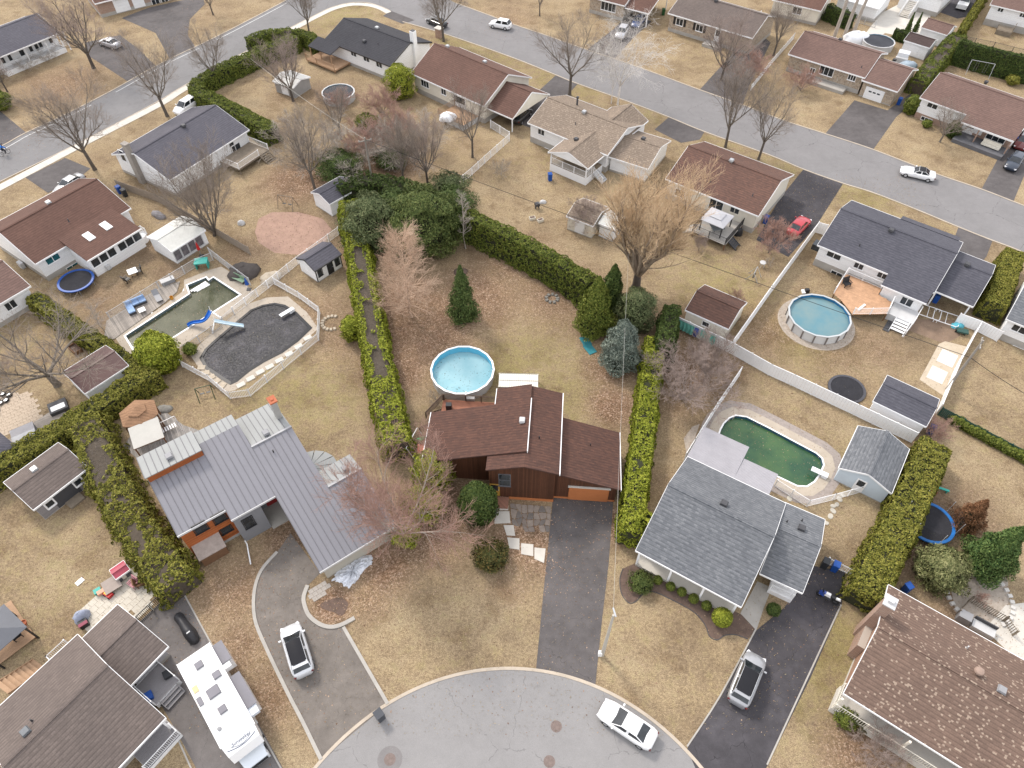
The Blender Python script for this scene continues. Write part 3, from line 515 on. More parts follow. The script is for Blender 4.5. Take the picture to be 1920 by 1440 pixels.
for px in ((167,444),(199,424)):
    p = onplane(px[0], px[1], f @ Vector((0,-4.15,2.85)), f.to_3x3() @ Vector((0,-(zt-2.8)/5.35,1))); M = Matrix.Translation(p) @ Matrix.Rotation(math.atan2(f[1][0], f[0][0]), 4, 'Z') @ Matrix.Rotation(math.atan((zt-2.8)/5.35), 4, 'X')
    o = MB().b2(-.45, .45, -.75, .75, -.02, .12).build('skylight', WHITE, r, M); MB().b2(-.38, .38, -.68, .68, .1, .13).build('pane', mat('skylight_glass', (.55, .55, .57), .2, .05), o, M)
MB().lathe([(.75, .0), (.75, 1.0), (.68, 1.0), (.68, .9), (0, .9)], 16, (11.9, -2.6, 0), close=False).build('landing', WHITE, r, f); rail(r, [(12.6,-3.0,.9),(12.6,-2.2,.9),(11.6,-1.7,.9)], .9, fr=f); MB().box((5.9,-4.1,.55), (.5,.35,.6)).build('heat_pump', LGREY, r, f); MB().box((-.1, 5.5, .4), (.45, .9, .8)).build('air_unit', LGREY, r, f)
# ---- far left edge roof
r, f, L = house('dark brown roof of the house cut off by the hedge with the blue trampoline beyond', (-110,634), (57,536), 3.0, 9, .36, S_PINK, SIDE); wins(r, f, L, 9, .4, .3, [(20,572,1.2,1.0,2,'near')])
# ---- grey bungalow, top left, with long verandah
r, f, L = house('grey bungalow with a white verandah and tall shuttered windows', (-70,135), (113,61), 3.3, 11, .34, S_SLATE, SIDE, fh=.8, oh=1.6)
for x in (10.5, 14.2, 17.8, L-.4): MB().box((x, .25, 1.6), (.16, .16, 3.2)).build('post', WHITE, r, f)
deck(r, f, 6, L-.3, .1, 1.58, .9, LGREY, skirt=WHITE); rail(r, [(6,.2,.9),(10.5,.2,.9),(14.2,.2,.9),(17.8,.2,.9),(L-.4,.2,.9)], fr=f); wins(r, f, L, 11, 1.6, .3, [(4,110,.6,1.5,1,'near'),(17,105,.6,1.5,1,'near'),(39,95,.8,1.6,1,'near'),(56,88,.6,1.5,1,'near'),(66,83,.6,1.5,1,'near'),(74,80,.6,1.5,1,'near'),(93,72,.6,1.5,1,'near')])
gf, gL = FRM(f @ Vector((L-5.2, 1.2, 0)), math.atan2(f[1][0], f[0][0])), 5
# ---- top-left brick house with white garage doors
f, L = frame_px((190,36), (330,0)); r = thing('house', 'brick house with two white garage doors beside the curved drive', 'house', f); gable(r, f, L, 10, 2.8, .38, S_BROWN, BRK, oh=.5); garage_door(r, f @ FRM((4.5,.5,1.25)), 2.6, 2.2, WHITE); garage_door(r, f @ FRM((7.6,.5,1.25)), 2.0, 2.2, WHITE); wins(r, f, L, 10, .5, .3, [(292,4,1.4,1.1,2,'near'),(308,-2,1.2,1.1,2,'near')])
# ---- black-roofed house
r, f, L = house('white house with a new black shingle roof and tall white chimney', (607,75), (731,124), 3.0, 10.6, .36, S_BLACK, SIDE, fh=.5, rk=.25, trim=BLACK)
vent(r, f, (707,54), 10.6, 3, .36, m=GALV); vent(r, f, (683,79), 10.6, 3, .36); vent(r, f, (709,84), 10.6, 3, .36, 'pipe')
MB().b2(L-.55, L+.25, 5.9, 6.7, 0, 6.4).build('chimney', WHITE, r, f); MB().b2(L-.45, L+.15, 6.0, 6.6, 6.4, 6.5).build('chimney_cap', DARK, r, f); wins(r, f, L, 10.6, .4, .25, [(663,100,1.2,.9,2,'near'),(687,110,1.3,.9,2,'near'),(711,121,1.3,.9,2,'near')])
mb = MB(); mb.slab([(-1.6,-2.4,2.45),(3.9,-2.4,2.45),(3.9,.3,3.12),(-1.6,.3,3.12)], .12); mb.build('porch_roof', S_BLACK, r, f)
for x in (-1.4, 1.2, 3.7): MB().box((x, -2.2, 1.2), (.14, .14, 2.4)).build('post', WOODT, r, f)
deck(r, f, -1.5, 5.5, -3.4, .35, .6, WOODT); rail(r, [(-1.5,-3.4,.6),(1.2,-3.4,.6),(5.5,-3.4,.6)], m=WOODT, fr=f)
# ---- brown-roofed house with carport
r, f, L = house('cream house with reddish brown roof and a side carport', (770,137), (907,199), 3.2, 11.6, .48, S_RED, CREAM, fh=.8)
vent(r, f, (839,89), 11.6, 3.2, .48, m=GALV); vent(r, f, (909,118), 11.6, 3.2, .48, m=GALV); wins(r, f, L, 11.6, .4, .3, [(797,157,1.7,1.0,3,'near'),(832,172,1.0,.9,2,'near')]); o = door(r, wallpt(f, (862,192), 'near', L, 11.6, .4, .3), 2.6, 2.1)
fc, Lc = frame_px((910,201), (961,223), 2.4); gable(r, fc, Lc, 9.4, 2.4, .5, S_RED, CREAM, walls=False)
for x, y in ((Lc-.3,.3),(Lc-.3,9.0)): MB().box((x, y, 1.2), (.14, .14, 2.4)).build('post', WHITE, r, fc)
gm = MB(); gm.add([(Lc-.06,.3,2.3),(Lc-.06,9.1,2.3),(Lc-.06,4.7,4.5),(Lc-.14,.3,2.3),(Lc-.14,9.1,2.3),(Lc-.14,4.7,4.5)], [(0,1,2),(5,4,3),(0,3,4,1),(1,4,5,2),(2,5,3,0)]); gm.build('gable_panel', CREAM, r, fc)
deck(r, f, 9.3, 14.4, -3.3, .38, .9, WOODT, skirt=LGREY); rail(r, [(9.3,.3,.9),(9.3,-3.3,.9),(14.3,-3.3,.9)], m=WOODT, fr=f)
# ---- beige roof house with rear porch
r, f, L = house('white house with beige speckled roof and gabled rear porch', (989,230), (1139,291), 3.2, 10.1, .37, S_BEIGE, SIDE, fh=.9)
vent(r, f, (1095,212), 10.1, 3.2, .37, m=GALV); vent(r, f, (1079,233), 10.1, 3.2, .37, 'pipe'); MB().lathe([(.14,0),(.14,1.2),(.2,1.25),(.2,1.45),(.05,1.5)], 10, (4.3, 6.6, 4.4)).build('stove_pipe', DARK, r, f); wins(r, f, L, 10.1, .4, .3, [(1015,246,1.1,1.1,2,'near'),(1026,281,.8,.4,1,'near')])
fp = FRM(f @ Vector((13.5,-4.1,0)), math.atan2(f[1][0], f[0][0])+math.pi/2)      # porch gable: its u axis runs away from the viewer
gable(r, fp, 7.6, 6.8, 2.95, .38, S_BEIGE, SIDE, walls=False); vent(r, fp, (1080,263), 6.8, 2.95, .38)
gm = MB(); gm.add([(.05,.35,2.85),(.05,6.45,2.85),(.05,3.4,4.05),(.13,.35,2.85),(.13,6.45,2.85),(.13,3.4,4.05)], [(2,1,0),(3,4,5),(1,4,3,0),(2,5,4,1),(0,3,5,2)]); gm.build('gable_panel', WHITE, r, fp)
deck(r, f, 7.0, 13.2, -3.9, .38, 1.2, mat('deck_tan', (.3, .24, .17), .8, .2), skirt=WHITE)
for x in (7.1, 13.1): MB().box((x, -3.8, 2.05), (.16, .16, 1.75)).build('post', WHITE, r, f)
rail(r, [(7.05,.2,1.2),(7.05,-3.85,1.2),(9.1,-3.85,1.2),(11.1,-3.85,1.2),(13.15,-3.85,1.2),(13.15,-2.4,1.2)], fr=f); stairs(r, f @ FRM((13.3,-1.6,1.2), math.pi/2), 6, 1.2, m=LGREY); rail(r, [(13.3,-2.2,1.2),(14.9,-2.2,.1)], fr=f)
door(r, f @ FRM((10.5,.4,2.25)), 1.7, 2.0); ff = FRM(f @ Vector((10.2,5.2,0)), math.atan2(f[1][0], f[0][0])-math.pi/2); ff = FRM(f @ Vector((14.0,5.0,0)), math.atan2(f[1][0], f[0][0])+math.pi/2); gable(r, ff, 6.3, 6.4, 3.25, .5, S_BEIGE, SIDE, oh=.3)
fg, Lg = frame_px((1140,293), (1215,317), 2.5); gable(r, fg, Lg, 8.3, 2.5, .3, S_BEIGE, SIDE, fh=.3); vent(r, fg, (1206,262), 8.3, 2.5, .3)
# ---- rust roof house
r, f, L = house('cream house with mottled rust brown roof, gazebo deck behind it', (1248,335), (1422,405), 3.2, 11.4, .39, S_RUST, CREAM, fh=.8)
vent(r, f, (1371,303), 11.4, 3.2, .39, m=GALV); vent(r, f, (1332,340), 11.4, 3.2, .39, 'pipe'); vent(r, f, (1411,367), 11.4, 3.2, .39, 'pipe'); wins(r, f, L, 11.4, .4, .3, [(1378,393,1.2,1.0,2,'near')], frame=CREAM); window(r, wallpt(f, (1343,383), 'near', L, 11.4, .4, .3), 1.9, 1.9, 2); window(r, wallpt(f, (1275,362), 'near', L, 11.4, .4, .3), 1.4, 1.0, 2)
# ---- slate-blue roof house by the round pool
r, f, L = house('white house with blue grey roof and a cedar deck leading to the round pool', (1533,459), (1752,549), 3.3, 11.4, .37, S_BLUE, SIDE, fh=1.0)
vent(r, f, (1670,434), 11.4, 3.3, .37); vent(r, f, (1611,461), 11.4, 3.3, .37, 'pipe'); wins(r, f, L, 11.4, .4, .3, [(1564,478,1.7,.9,2,'near'),(1611,497,1.1,1.0,2,'near'),(1655,515,1.1,1.0,2,'near'),(1569,513,1.4,.45,2,'near')])
mb = MB(); e = 1.65; mb.slab([(8.7,-e,3.3-.37*e+.06),(13.95,-e,3.3-.37*e+.06),(13.95,.6,3.3+.22+.06),(8.7,.6,3.3+.22+.06)], .13); mb.build('roof_extension', S_BLUE, r, f); MB().b2(9.0, 13.6, -1.2, .38, 0, 2.6).build('extension_wall', SIDE, r, f); window(r, f @ FRM((12.0,-1.2,1.6)), 1.3, 1.0, 2)
MB().b2(8.66, 13.97, -e-.06, -e, 2.55, 2.74).build('gutter', WHITE, r, f)
mb = MB(); mb.slab([(6.4,11.2,3.45),(13.6,11.2,3.45),(13.6,13.0,2.8),(6.4,13.0,2.8)], .13); mb.build('porch_roof', S_BLUE, r, f); MB().b2(-.75, .28, 1.0, 2.2, 1.6, 2.4).build('bay_window', GLASS, r, f)
fg, Lg = frame_px((1751,544), (1825,575), 2.6); gable(r, fg, Lg, 9.1, 2.6, .37, S_BLUE, SIDE, walls=False); vent(r, fg, (1812,498), 9.1, 2.6, .37)
for x, y in ((.3,.3),(Lg-.3,.3),(Lg-.3,8.8),(.3,8.8)): MB().box((x, y, 1.25), (.16, .16, 2.5)).build('post', WHITE, r, fg)
# ---- brick house with garage, top right
r, f, L = house('fieldstone bungalow with brown roof and attached white garage door', (1478,101), (1622,146), 3.0, 10.6, .37, S_PINK, STONE, fh=.7)
wins(r, f, L, 10.6, .4, .3, [(1550,132,2.3,1.5,3,'near'),(1598,144,1.2,1.1,3,'near'),(1523,133,.8,.9,2,'near')]); vent(r, f, (1575,76), 10.6, 3, .37)
fg, Lg = frame_px((1616,150), (1683,172), 2.7); gable(r, fg, Lg, 9.3, 2.7, .38, S_PINK, STONE, fh=.15); garage_door(r, wallpt(fg, (1637,180), 'near', Lg, 9.3, .4, .3), 2.9, 2.2, WHITE, 4, 3); vent(r, fg, (1676,115), 9.3, 2.7, .38, m=BLACK); vent(r, f, (1615,127), 10.6, 3, .37, 'pipe'); MB().b2(4.5, 11.0, -1.4, .2, 0, .5).build('front_landing', CONC, r, f)
# ---- dusty brown roof house, right
r, f, L = house('white house with dusty brown roof and recessed brick porch', (1725,183), (1912,251), 3.3, 10.8, .38, S_PINK, SIDE, fh=.9, fm=BRK, oh=.45)
vent(r, f, (1848,156), 10.8, 3.3, .38); wins(r, f, L, 10.8, .45, .3, [(1749,197,1.5,.9,2,'near'),(1737,224,1.6,.5,3,'near')])
mb = MB(); mb.slab([(7.2,-1.5,2.84),(L+.05,-1.5,2.84),(L+.05,.5,3.57),(7.2,.5,3.57)], .13); mb.build('porch_roof', S_PINK, r, f); MB().b2(7.25, L+.02, -1.57, -1.5, 2.55, 2.8).build('gutter', WHITE, r, f)
for x in (7.4, 10.0, L-.3): MB().box((x, -1.35, 1.3), (.18, .18, 2.6)).build('post', BRK, r, f)
MB().b2(7.4, L-.2, -2.6, .43, 0, .55).build('porch_slab', mat('dark_slab', (.12, .12, .13), .8, .2), r, f); MB().b2(10.3, L-.5, .38, .44, .5, 2.4).build('brick_panel', BRK, r, f); door(r, f @ FRM((8.4,.44,1.55)), 1.4, 2.0); window(r, f @ FRM((12.3,.37,1.5)), 2.6, 1.1, 3); MB().box((12.4,-1.2,.85), (2.6,.7,.25)).box((12.4,-.9,1.2), (2.6,.12,.5)).build('porch_bench', CREAM, r, f)
# ---- top-row houses
f, L = frame_px((1247,58), (1402,106)); r = thing('house', 'pale stone house with grey roof and black shutters across the street', 'house', f); gable(r, f, L, 10.5, 3.2, .38, S_TAUPE, STONE, oh=.4)
for u in (2.4, 6.4): window(r, f @ FRM((u,.4,2.1)), 1.3, 1.1, 2); [MB().b2(u+q-.2, u+q+.2, .34, .4, 1.5, 2.75).build('shutter', BLACK, r, f) for q in (-1.05, 1.05)]
door(r, f @ FRM((10.0,.4,1.75)), 1.0, 2.1, WHITE); MB().b2(8.2, 11.5, -1.4, .35, 0, .5).build('front_landing', CONC, r, f); vent(r, f, (1342,3), 10.5, 3.2, .38)
f, L = frame_px((1100,24), (1168,42)); r = thing('house', 'brown roofed house with a picture window and open carport across the street', 'house', f); gable(r, f, L, 10, 3.0, .36, S_BROWN, STONE, oh=.4); window(r, f @ FRM((L*.55,.4,1.9)), 3.0, 1.4, 4); fc = FRM(f @ Vector((L,.2,0)), math.atan2(f[1][0], f[0][0])); gable(r, fc, 4.8, 9.6, 2.6, .3, S_BROWN, SIDE, walls=False)
for x, y in ((4.5,.3),(4.5,9.2)): MB().box((x, y, 1.25), (.16, .16, 2.5)).build('post', WHITE, r, fc)
r, f, L = house('white house with grey roof cut by the frame beside the clipped hedge and solid fence', (1887,598), (2020,652), 3.2, 10, .38, S_GREY, SIDE, fh=.9); wins(r, f, L, 10, .4, .3, [(1912,616,1.4,1.0,2,'near'),(1908,655,1.2,.5,2,'near')])
f, L = frame_px((1838,46), (1960,76)); r = thing('house', 'white house with pinkish roof and basement steps above the hedged lawn', 'house', f); gable(r, f, L, 9.5, 3.6, .36, S_PINK, SIDE, oh=.3, fh=1.1); wins(r, f, L, 9.5, .3, .3, [(1877,17,.9,.9,2,'near'),(1918,27,.9,.9,2,'near')]); MB().b2(3.0, 5.6, -2.6, -.4, 0, .8).build('landing', WOODG, r, f); rail(r, [(3.0,-2.6,.8),(5.6,-2.6,.8),(5.6,-.3,.8)], m=WOODG, fr=f)
f, L = frame_px((1560,22), (1638,44)); r = thing('house', 'long white roofed outbuilding beside the leafless trunks', 'house', f); gable(r, f, L, 8, 2.6, .35, mat('white_metal_roof', (.68, .7, .72), .45, .06), SIDE, oh=.3)
f, L = frame_px((1440,28), (1530,50)); r = thing('house', 'maroon roofed house half hidden by reddish twigs at the top', 'house', f); gable(r, f, L, 9, 2.8, .36, S_RED, CREAM, oh=.3, fh=.5); window(r, f @ FRM((5,.3,1.8)), 1.6, 1.1, 2)
f, L = frame_px((1668,22), (1745,44)); f = FRM(f @ Vector((0,3,0)), math.atan2(f[1][0], f[0][0])); r = thing('house', 'white house with a long outdoor staircase above the concrete court', 'house', f); gable(r, f, L, 9, 3.4, .36, S_PINK, SIDE, oh=.3, fh=.8)
stairs(r, f @ FRM((2.9,-.2,2.0)), 10, 1.6, .18, .36, CONCL); rail(r, [(2.0,-.2,2.0),(2.0,-3.8,.15)], fr=f); rail(r, [(3.8,-.2,2.0),(3.8,-3.8,.15)], fr=f); MB().b2(.3, 3.9, -.2, .28, 0, 2.0).build('landing', WHITE, r, f)
# ---- grey shingled house on the right of the court
r, f, L = house('beige house with mottled grey shingle roof and white porch posts', (1192,1032), (1390,1138), 2.9, 11.5, .53, S_GREY, CREAM, oh=1.25, ohf=.4, fh=.5, rk=.35)
for x in (.35, 3.4, 6.4, L-.35): MB().box((x, .28, 1.45), (.18, .18, 2.7)).build('post', WHITE, r, f)
MB().b2(.3, L-.3, .15, 1.23, 0, .3).build('gallery', CONCL, r, f); MB().b2(.2, L-.2, .22, .34, 2.55, 2.77).build('beam', WHITE, r, f); vent(r, f, (1357,946), 11.5, 2.9, .53); wins(r, f, L, 11.5, 1.25, .35, [(1240,1070,1.6,1.3,2,'near')])
for u in (1.8, 4.9, 7.7): window(r, f @ FRM((u,1.25,1.7)), 1.5, 1.3, 2)
fg, Lg = frame_px((1425,1075), (1505,1112), 2.7); gable(r, fg, Lg, 7.9, 2.7, .45, S_GREY, SIDE, oh=1.5, ohf=.3, fh=.4); vent(r, fg, (1502,992), 7.9, 2.7, .45); vent(r, fg, (1475,979), 7.9, 2.7, .45, 'pipe'); vent(r, fg, (1503,977), 7.9, 2.7, .45, 'pipe')
MB().b2(1.3, Lg-.3, .1, 1.47, 0, .6).build('porch', WHITE, r, fg); rail(r, [(1.4,.2,.6),(Lg-.35,.2,.6)], .9, fr=fg); MB().box((Lg-.4,.3,1.7), (.16,.16,2.0)).build('post', WHITE, r, fg); door(r, fg @ FRM((.9,1.5,1.4)), 1.0, 2.0, mat('grey_door', (.2, .21, .22), .5)); MB().b2(3.95, 7.75, 11.6, 11.72, 2.45, 2.6).build('beam', WHITE, r, f)
mb = MB()                                                                     # corrugated patio cover
for i in range(74):
    u = -.1+i*.11; far = 16.05 if u < 4.55 else 14.5
    mb.slab([(u,11.05,2.74),(u+.06,11.05,2.78),(u+.06,far,2.48),(u,far,2.44)], .02); mb.slab([(u+.06,11.05,2.78),(u+.11,11.05,2.74),(u+.11,far,2.44),(u+.06,far,2.48)], .02)
mb.build('patio_roof', mat('grey_corrugated', (.33, .32, .34), .55, .1, 1, 12), r, f)
for x, y in ((.1,15.8),(4.4,15.9),(7.8,14.3)): MB().box((x, y, 1.2), (.14, .14, 2.4)).build('post', WHITE, r, f)
sheet('front_walk', [(1388,1150),(1420,1090),(1447,1102),(1432,1140),(1418,1182)], CONC, .02)
# ---- speckled brown roof, bottom right
r, f, L = house('orange brick house with speckled brown roof, chimney on its gable end', (1582,1300), (1935,1522), 3.0, 10.8, .42, S_SPECK, BRK2, fh=.45, fm=CONCL, oh=1.5, ohf=.4, rk=.3)
MB().b2(-.5, .28, 6.6, 7.5, 0, 6.5).build('chimney', BRK, r, f); MB().b2(-.58, .36, 6.52, 7.58, 6.5, 6.62).b2(-.32, .1, 6.85, 7.25, 6.62, 6.9).build('chimney_cap', LGREY, r, f); MB().b2(-.3, .28, 4.6, 6.6, .0, 2.4).build('brick_pier', BRK, r, f)
vent(r, f, (1812,1215), 10.8, 3, .42, 'pipe', LGREY); vent(r, f, (1831,1262), 10.8, 3, .42, 'turbine', mat('tan_vent', (.28, .2, .16), .6)); vent(r, f, (1876,1295), 10.8, 3, .42, m=GREY)
MB().b2(.0, L, -.55, 1.48, 0, .8).build('porch', CONCL, r, f); rail(r, [(.1,1.4,.8),(.1,-.5,.8)]+[(q,-.5,.8) for q in (2.6,5.2,7.8,10.4,13)], .95, CREAM, .17, .06, .03, fr=f)
for q in (.1, 5.2, 10.4): MB().box((q, -.35, 1.8), (.16, .16, 2.0)).build('post', CREAM, r, f)
for u in (3.2, 8.0): window(r, f @ FRM((u,1.5,1.9)), 2.0, 1.2, 3)
# ---- taupe roof, bottom left
r, f, L = house('taupe shingled house with a grey side porch next to the camper', (122,1546), (310,1346), 2.9, 11.0, .42, S_TAUPE, mat('grey_siding_plain', (.35, .34, .35), .6, .05), fh=.4, oh=1.1, ohf=.35)
vent(r, f, (50,1373), 11, 2.9, .42, m=mat('vent_grey', (.14, .15, .16), .5)); vent(r, f, (61,1352), 11, 2.9, .42, 'pipe')
fw_, Lw = frame_px((244,1286), (315,1212), 2.7); gable(r, fw_, Lw, 6.3, 2.7, .4, S_TAUPE, mat('grey_siding_plain', (.35, .34, .35)), oh=.8, ohf=.3, fh=.4)
GDK = mat('grey_deck', (.24, .23, .235), .7, .1, 1, 8); deck(r, fw_, .1, 2.4, -1.75, .78, .75, GDK, skirt=WHITE); rail(r, [(.1,.7,.75),(.1,-1.7,.75)], fr=fw_); rail(r, [(2.4,.7,.75),(2.4,-1.7,.75)], fr=fw_); stairs(r, fw_ @ FRM((1.25,-1.75,.75)), 3, 1.6, m=GDK)
deck(r, f, L-3.2, L-.2, -.7, 1.08, .5, GDK, skirt=WHITE); rail(r, [(L-3.2,-.65,.5),(L-.2,-.65,.5),(L-.2,.2,.5)], fr=f); MB().box((L-.35,.3,1.6), (.16,.16,2.4)).build('post', WHITE, r, f)
deck(r, f, L-2.6, L-1.0, 11.0, 12.6, .6, LGREY, skirt=WHITE); rail(r, [(L-2.6,12.5,.6),(L-1.0,12.5,.6)], fr=f); rail(r, [(L-2.6,11.2,.6),(L-2.6,12.5,.6)], fr=f)
# ---- brown modern house in the middle (vertical cedar boards, stepped low-pitched roofs)
CED = siding('stained_cedar_boards', (.085, .034, .018), .16, True, .25); ORG = mat('terracotta_paint', (.42, .15, .055), .55, .06)
f = FRM((3.85,34.82,0), R(-4.5)); r = thing('house', 'dark brown cedar house with stepped roofs and terracotta garage door', 'house', f)
zm = lambda u: 6.2-.28*abs(u+2.75)
def prism(us, v0, v1, zf, z0=0.0):
    mb = MB(); n = len(us)
    for v in (v0, v1): mb.v += [(u, v, z0) for u in us]+[(u, v, zf(u)) for u in us]
    q = [tuple(list(range(n))+list(range(2*n-1, n-1, -1))), tuple((list(range(n))+list(range(2*n-1, n-1, -1)))[::-1])]
    mb.f = [q[0], tuple(i+2*n for i in q[1])]+[(n+i, n+i+1, 3*n+i+1, 3*n+i) for i in range(n-1)]+[(0, n, 3*n, 2*n), (n-1, 3*n-1, 4*n-1, 2*n-1), tuple([0, 2*n, 3*n-1, n-1])]; mb.m = [0]*len(mb.f); return mb
fr_, bk = -.3, 9.15
mb = MB(); mb.slab([(-2.75,fr_,6.2),(.45,fr_,zm(.45)),(.45,bk,zm(.45)),(-2.75,bk,6.2)], .16); mb.slab([(-6.25,fr_,zm(-6.25)),(-2.75,fr_,6.2),(-2.75,1.9,6.2),(-6.25,1.9,zm(-6.25))], .16); mb.build('roof', S_MOD, r, f)
zl = lambda u: 6.42+.3*(u+2.7)
mb = MB(); mb.slab([(-12.5,1.25,zl(-12.5)),(-2.62,1.25,zl(-2.62)),(-2.62,bk,zl(-2.62)),(-6.05,bk,zl(-6.05)),(-6.05,7.15,zl(-6.05)),(-12.5,7.15,zl(-12.5))], .18); mb.build('wing_roof', S_MOD, r, f)
zg = lambda u: 4.65-.33*(u-.2)
mb = MB(); mb.slab([(.2,.15,zg(.2)),(6.3,.15,zg(6.3)),(6.3,6.75,zg(6.3)),(.2,6.75,zg(.2))], .16); mb.build('garage_roof', S_MOD, r, f)
for a_ in ((-2.6, -2.52, 1.25, 7.4, zl(-2.62)-.32, zl(-2.62)+.03), (.45, .53, fr_, bk, zm(.45)-.2, zm(.45)+.03), (6.3, 6.36, .15, 6.75, zg(6.3)-.2, zg(6.3)+.02), (-12.57, -12.5, 1.25, 7.15, zl(-12.5)-.2, zl(-12.5)+.03), (-6.12, -6.05, 7.2, bk, zl(-6.05)-.2, zl(-6.05)+.02)): MB().b2(*a_).build('gutter', WHITE, r, f)
prism([-6.0,-2.75,.1], 0, 8.9, lambda u: zm(u)-.17, .35).build('wall', CED, r, f); MB().b2(-4.15, .12, -.06, 8.88, -.1, .35).build('foundation', ORG, r, f)
prism([-12.0,-6.01], 1.9, 6.9, lambda u: zl(u)-.19).build('wing_wall', CED, r, f); prism([.11,5.95], .45, 6.5, lambda u: zg(u)-.17, .25).build('garage_wall', CED, r, f); MB().b2(.12, 1.55, .4, .5, -.1, .25).b2(5.25, 5.95, .4, .5, -.1, .25).b2(.12, 5.93, .5, 6.4, -.1, .24).build('garage_foundation', ORG, r, f)
o = MB().b2(1.5, 5.3, .36, .46, .02, 2.25).build('garage_door', ORG, r, f)
for i in range(4): MB().b2(1.55, 5.25, .31, .36, .06+i*.54, .58+i*.54).build('panel', ORG, o, f)
MB().b2(1.4, 5.4, .28, .46, 2.25, 2.36).build('lintel', CONCL, r, f)
window(r, f @ FRM((-4.55,-.0,3.3)), 1.0, 1.9, 2, mat('grey_frame', (.12, .12, .13), .6), horiz=True); window(r, f @ FRM((-10.6,1.9,2.2)), 1.2, 1.9, 2, mat('grey_frame', (.12, .12, .13), .6), horiz=True)
MB().b2(-6.0, -4.16, -1.2, .0, 0, .25).build('brick_step', brick('paver_brick', (.33, .15, .1), (.25, .12, .08), (.2, .17, .14)), r, f); door(r, f @ FRM((-5.5,-.0,1.45)), .95, 2.05, mat('ochre_door', (.45, .26, .05), .5)); 
p = f.inverted() @ onplane(979, 790, f @ Vector((-2.7,0,6.42)), f.to_3x3() @ Vector((-.3,0,1))); MB().box((p.x, p.y, p.z+.1), (.45, .5, .3)).box((p.x, p.y, p.z+.3), (.55, .6, .16), taper=.8).build('roof_vent', LGREY, r, f)
p = f.inverted() @ onplane(1011, 822, f @ Vector((-2.75,0,6.2)), f.to_3x3() @ Vector((.28,0,1))); MB().lathe([(.06,0),(.06,.4),(.05,.4)], 8, (p.x, p.y, p.z-.05)).build('vent_pipe', BLACK, r, f)
p = f.inverted() @ onplane(1107, 835, f @ Vector((.2,0,4.65)), f.to_3x3() @ Vector((.33,0,1))); MB().lathe([(.05,0),(.05,.3),(.04,.3)], 8, (p.x, p.y, p.z-.05)).build('vent_pipe', BLACK, r, f)
RDK = mat('red_brown_deck', (.28, .12, .075), .8, .2, 2, 20); deck(r, f, -12.0, -4.6, 7.2, 10.9, .9, RDK, along='x')
mbm = mat('dark_rail_wood', (.12, .082, .06), .8, .25, 2, 20)
def hrail(root, pts, m, f, h=.95, n=5):
    mb = MB(); pts = [Vector(p) for p in pts]
    for a, b in zip(pts, pts[1:]):
        for i in range(n): z = Vector((0,0,.18+(h-.18)*i/(n-1))); mb.tube([a+z, b+z], .04 if i < n-1 else .075, 4)
        k = max(1, int((b-a).length/1.5))
        for i in range(k+1): q = a.lerp(b, i/k); mb.box((q.x, q.y, q.z+h/2), (.1, .1, h))
    return mb.build('railing', m, root, f)
hrail(r, [(-11.9,10.85,.9),(-9.6,10.85,.9),(-4.7,10.85,.9)], mbm, f); hrail(r, [(-12.0,10.8,.9),(-13.6,8.9,.1)], mbm, f); hrail(r, [(-12.1,7.4,.9),(-13.9,6.9,.1)], mbm, f)
stairs(r, f @ FRM((-12.0,8.6,.9), -math.pi/2), 4, 2.0, .2, .32, mbm)
# ---- metal-roofed house: standing-seam panels, each its own piece
MET = mat('grey_standing_seam', (.19, .188, .207), .55, .05, .5, 6); METL = mat('sunlit_standing_seam', (.25, .258, .255), .55, .05, .5, 6); WOR = siding('orange_cedar_boards', (.34, .10, .03), .16, False, .2); GST = mat('grey_stucco', (.2, .2, .21), .8, .06, .8, 16); BEI = mat('beige_stucco', (.4, .37, .31), .85, .1, .8, 16)  # far slopes get the paler copy: their stronger light is in the colour
fo = G(335, 1002, 4.7); f = FRM((fo.x, fo.y, 0), R(36.2)); r = thing('house', 'modern house with grey standing seam metal roof and orange cedar wall', 'house', f)
SEAM = mat('shaded_seam', (.125, .124, .136), .6, .1); zn = lambda v: 4.7+.28*v  # seam shadows painted in as a darker rib colour
def panels(u0, u1, v0, v1, zf, m, wd=.55):
    n = max(1, round((u1-u0)/wd)); d = (u1-u0)/n
    for i in range(n):
        a = u0+i*d; mb = MB(); mb.slab([(a,v0,zf(v0)),(a+d-.015,v0,zf(v0)),(a+d-.015,v1,zf(v1)),(a,v1,zf(v1))], .1); o_ = mb.build('roof_panel', m, r, f); MB().slab([(a-.025,v0,zf(v0)+.04),(a+.025,v0,zf(v0)+.04),(a+.025,v1,zf(v1)+.04),(a-.025,v1,zf(v1)+.04)], .05).build('seam', SEAM, o_, f)
panels(-.15, 4.15, -.1, 5.6, zn, MET); panels(4.15, 4.85, -1.15, 5.6, zn, MET); panels(4.85, 8.3, -1.15, 6.5, zn, MET); panels(8.3, 8.65, -8.95, 6.5, zn, MET); panels(8.65, 12.6, -8.95, 3.95, zn, MET); panels(12.6, 16.0, -8.95, -2.8, zn, MET)
z1 = lambda v: 7.15-.26*(v-5.2); panels(-.25, 4.85, 5.2, 8.6, z1, METL); z2 = lambda v: 6.5-.3*(v-6.5); panels(4.85, 8.6, 6.5, 8.6, z2, METL); z3 = lambda v: 5.84-.2*(v-3.95); panels(8.67, 12.6, 3.95, 8.6, z3, METL); z4 = lambda v: 3.95-.22*(v+2.8); panels(12.62, 16.0, -2.8, -.4, z4, METL)
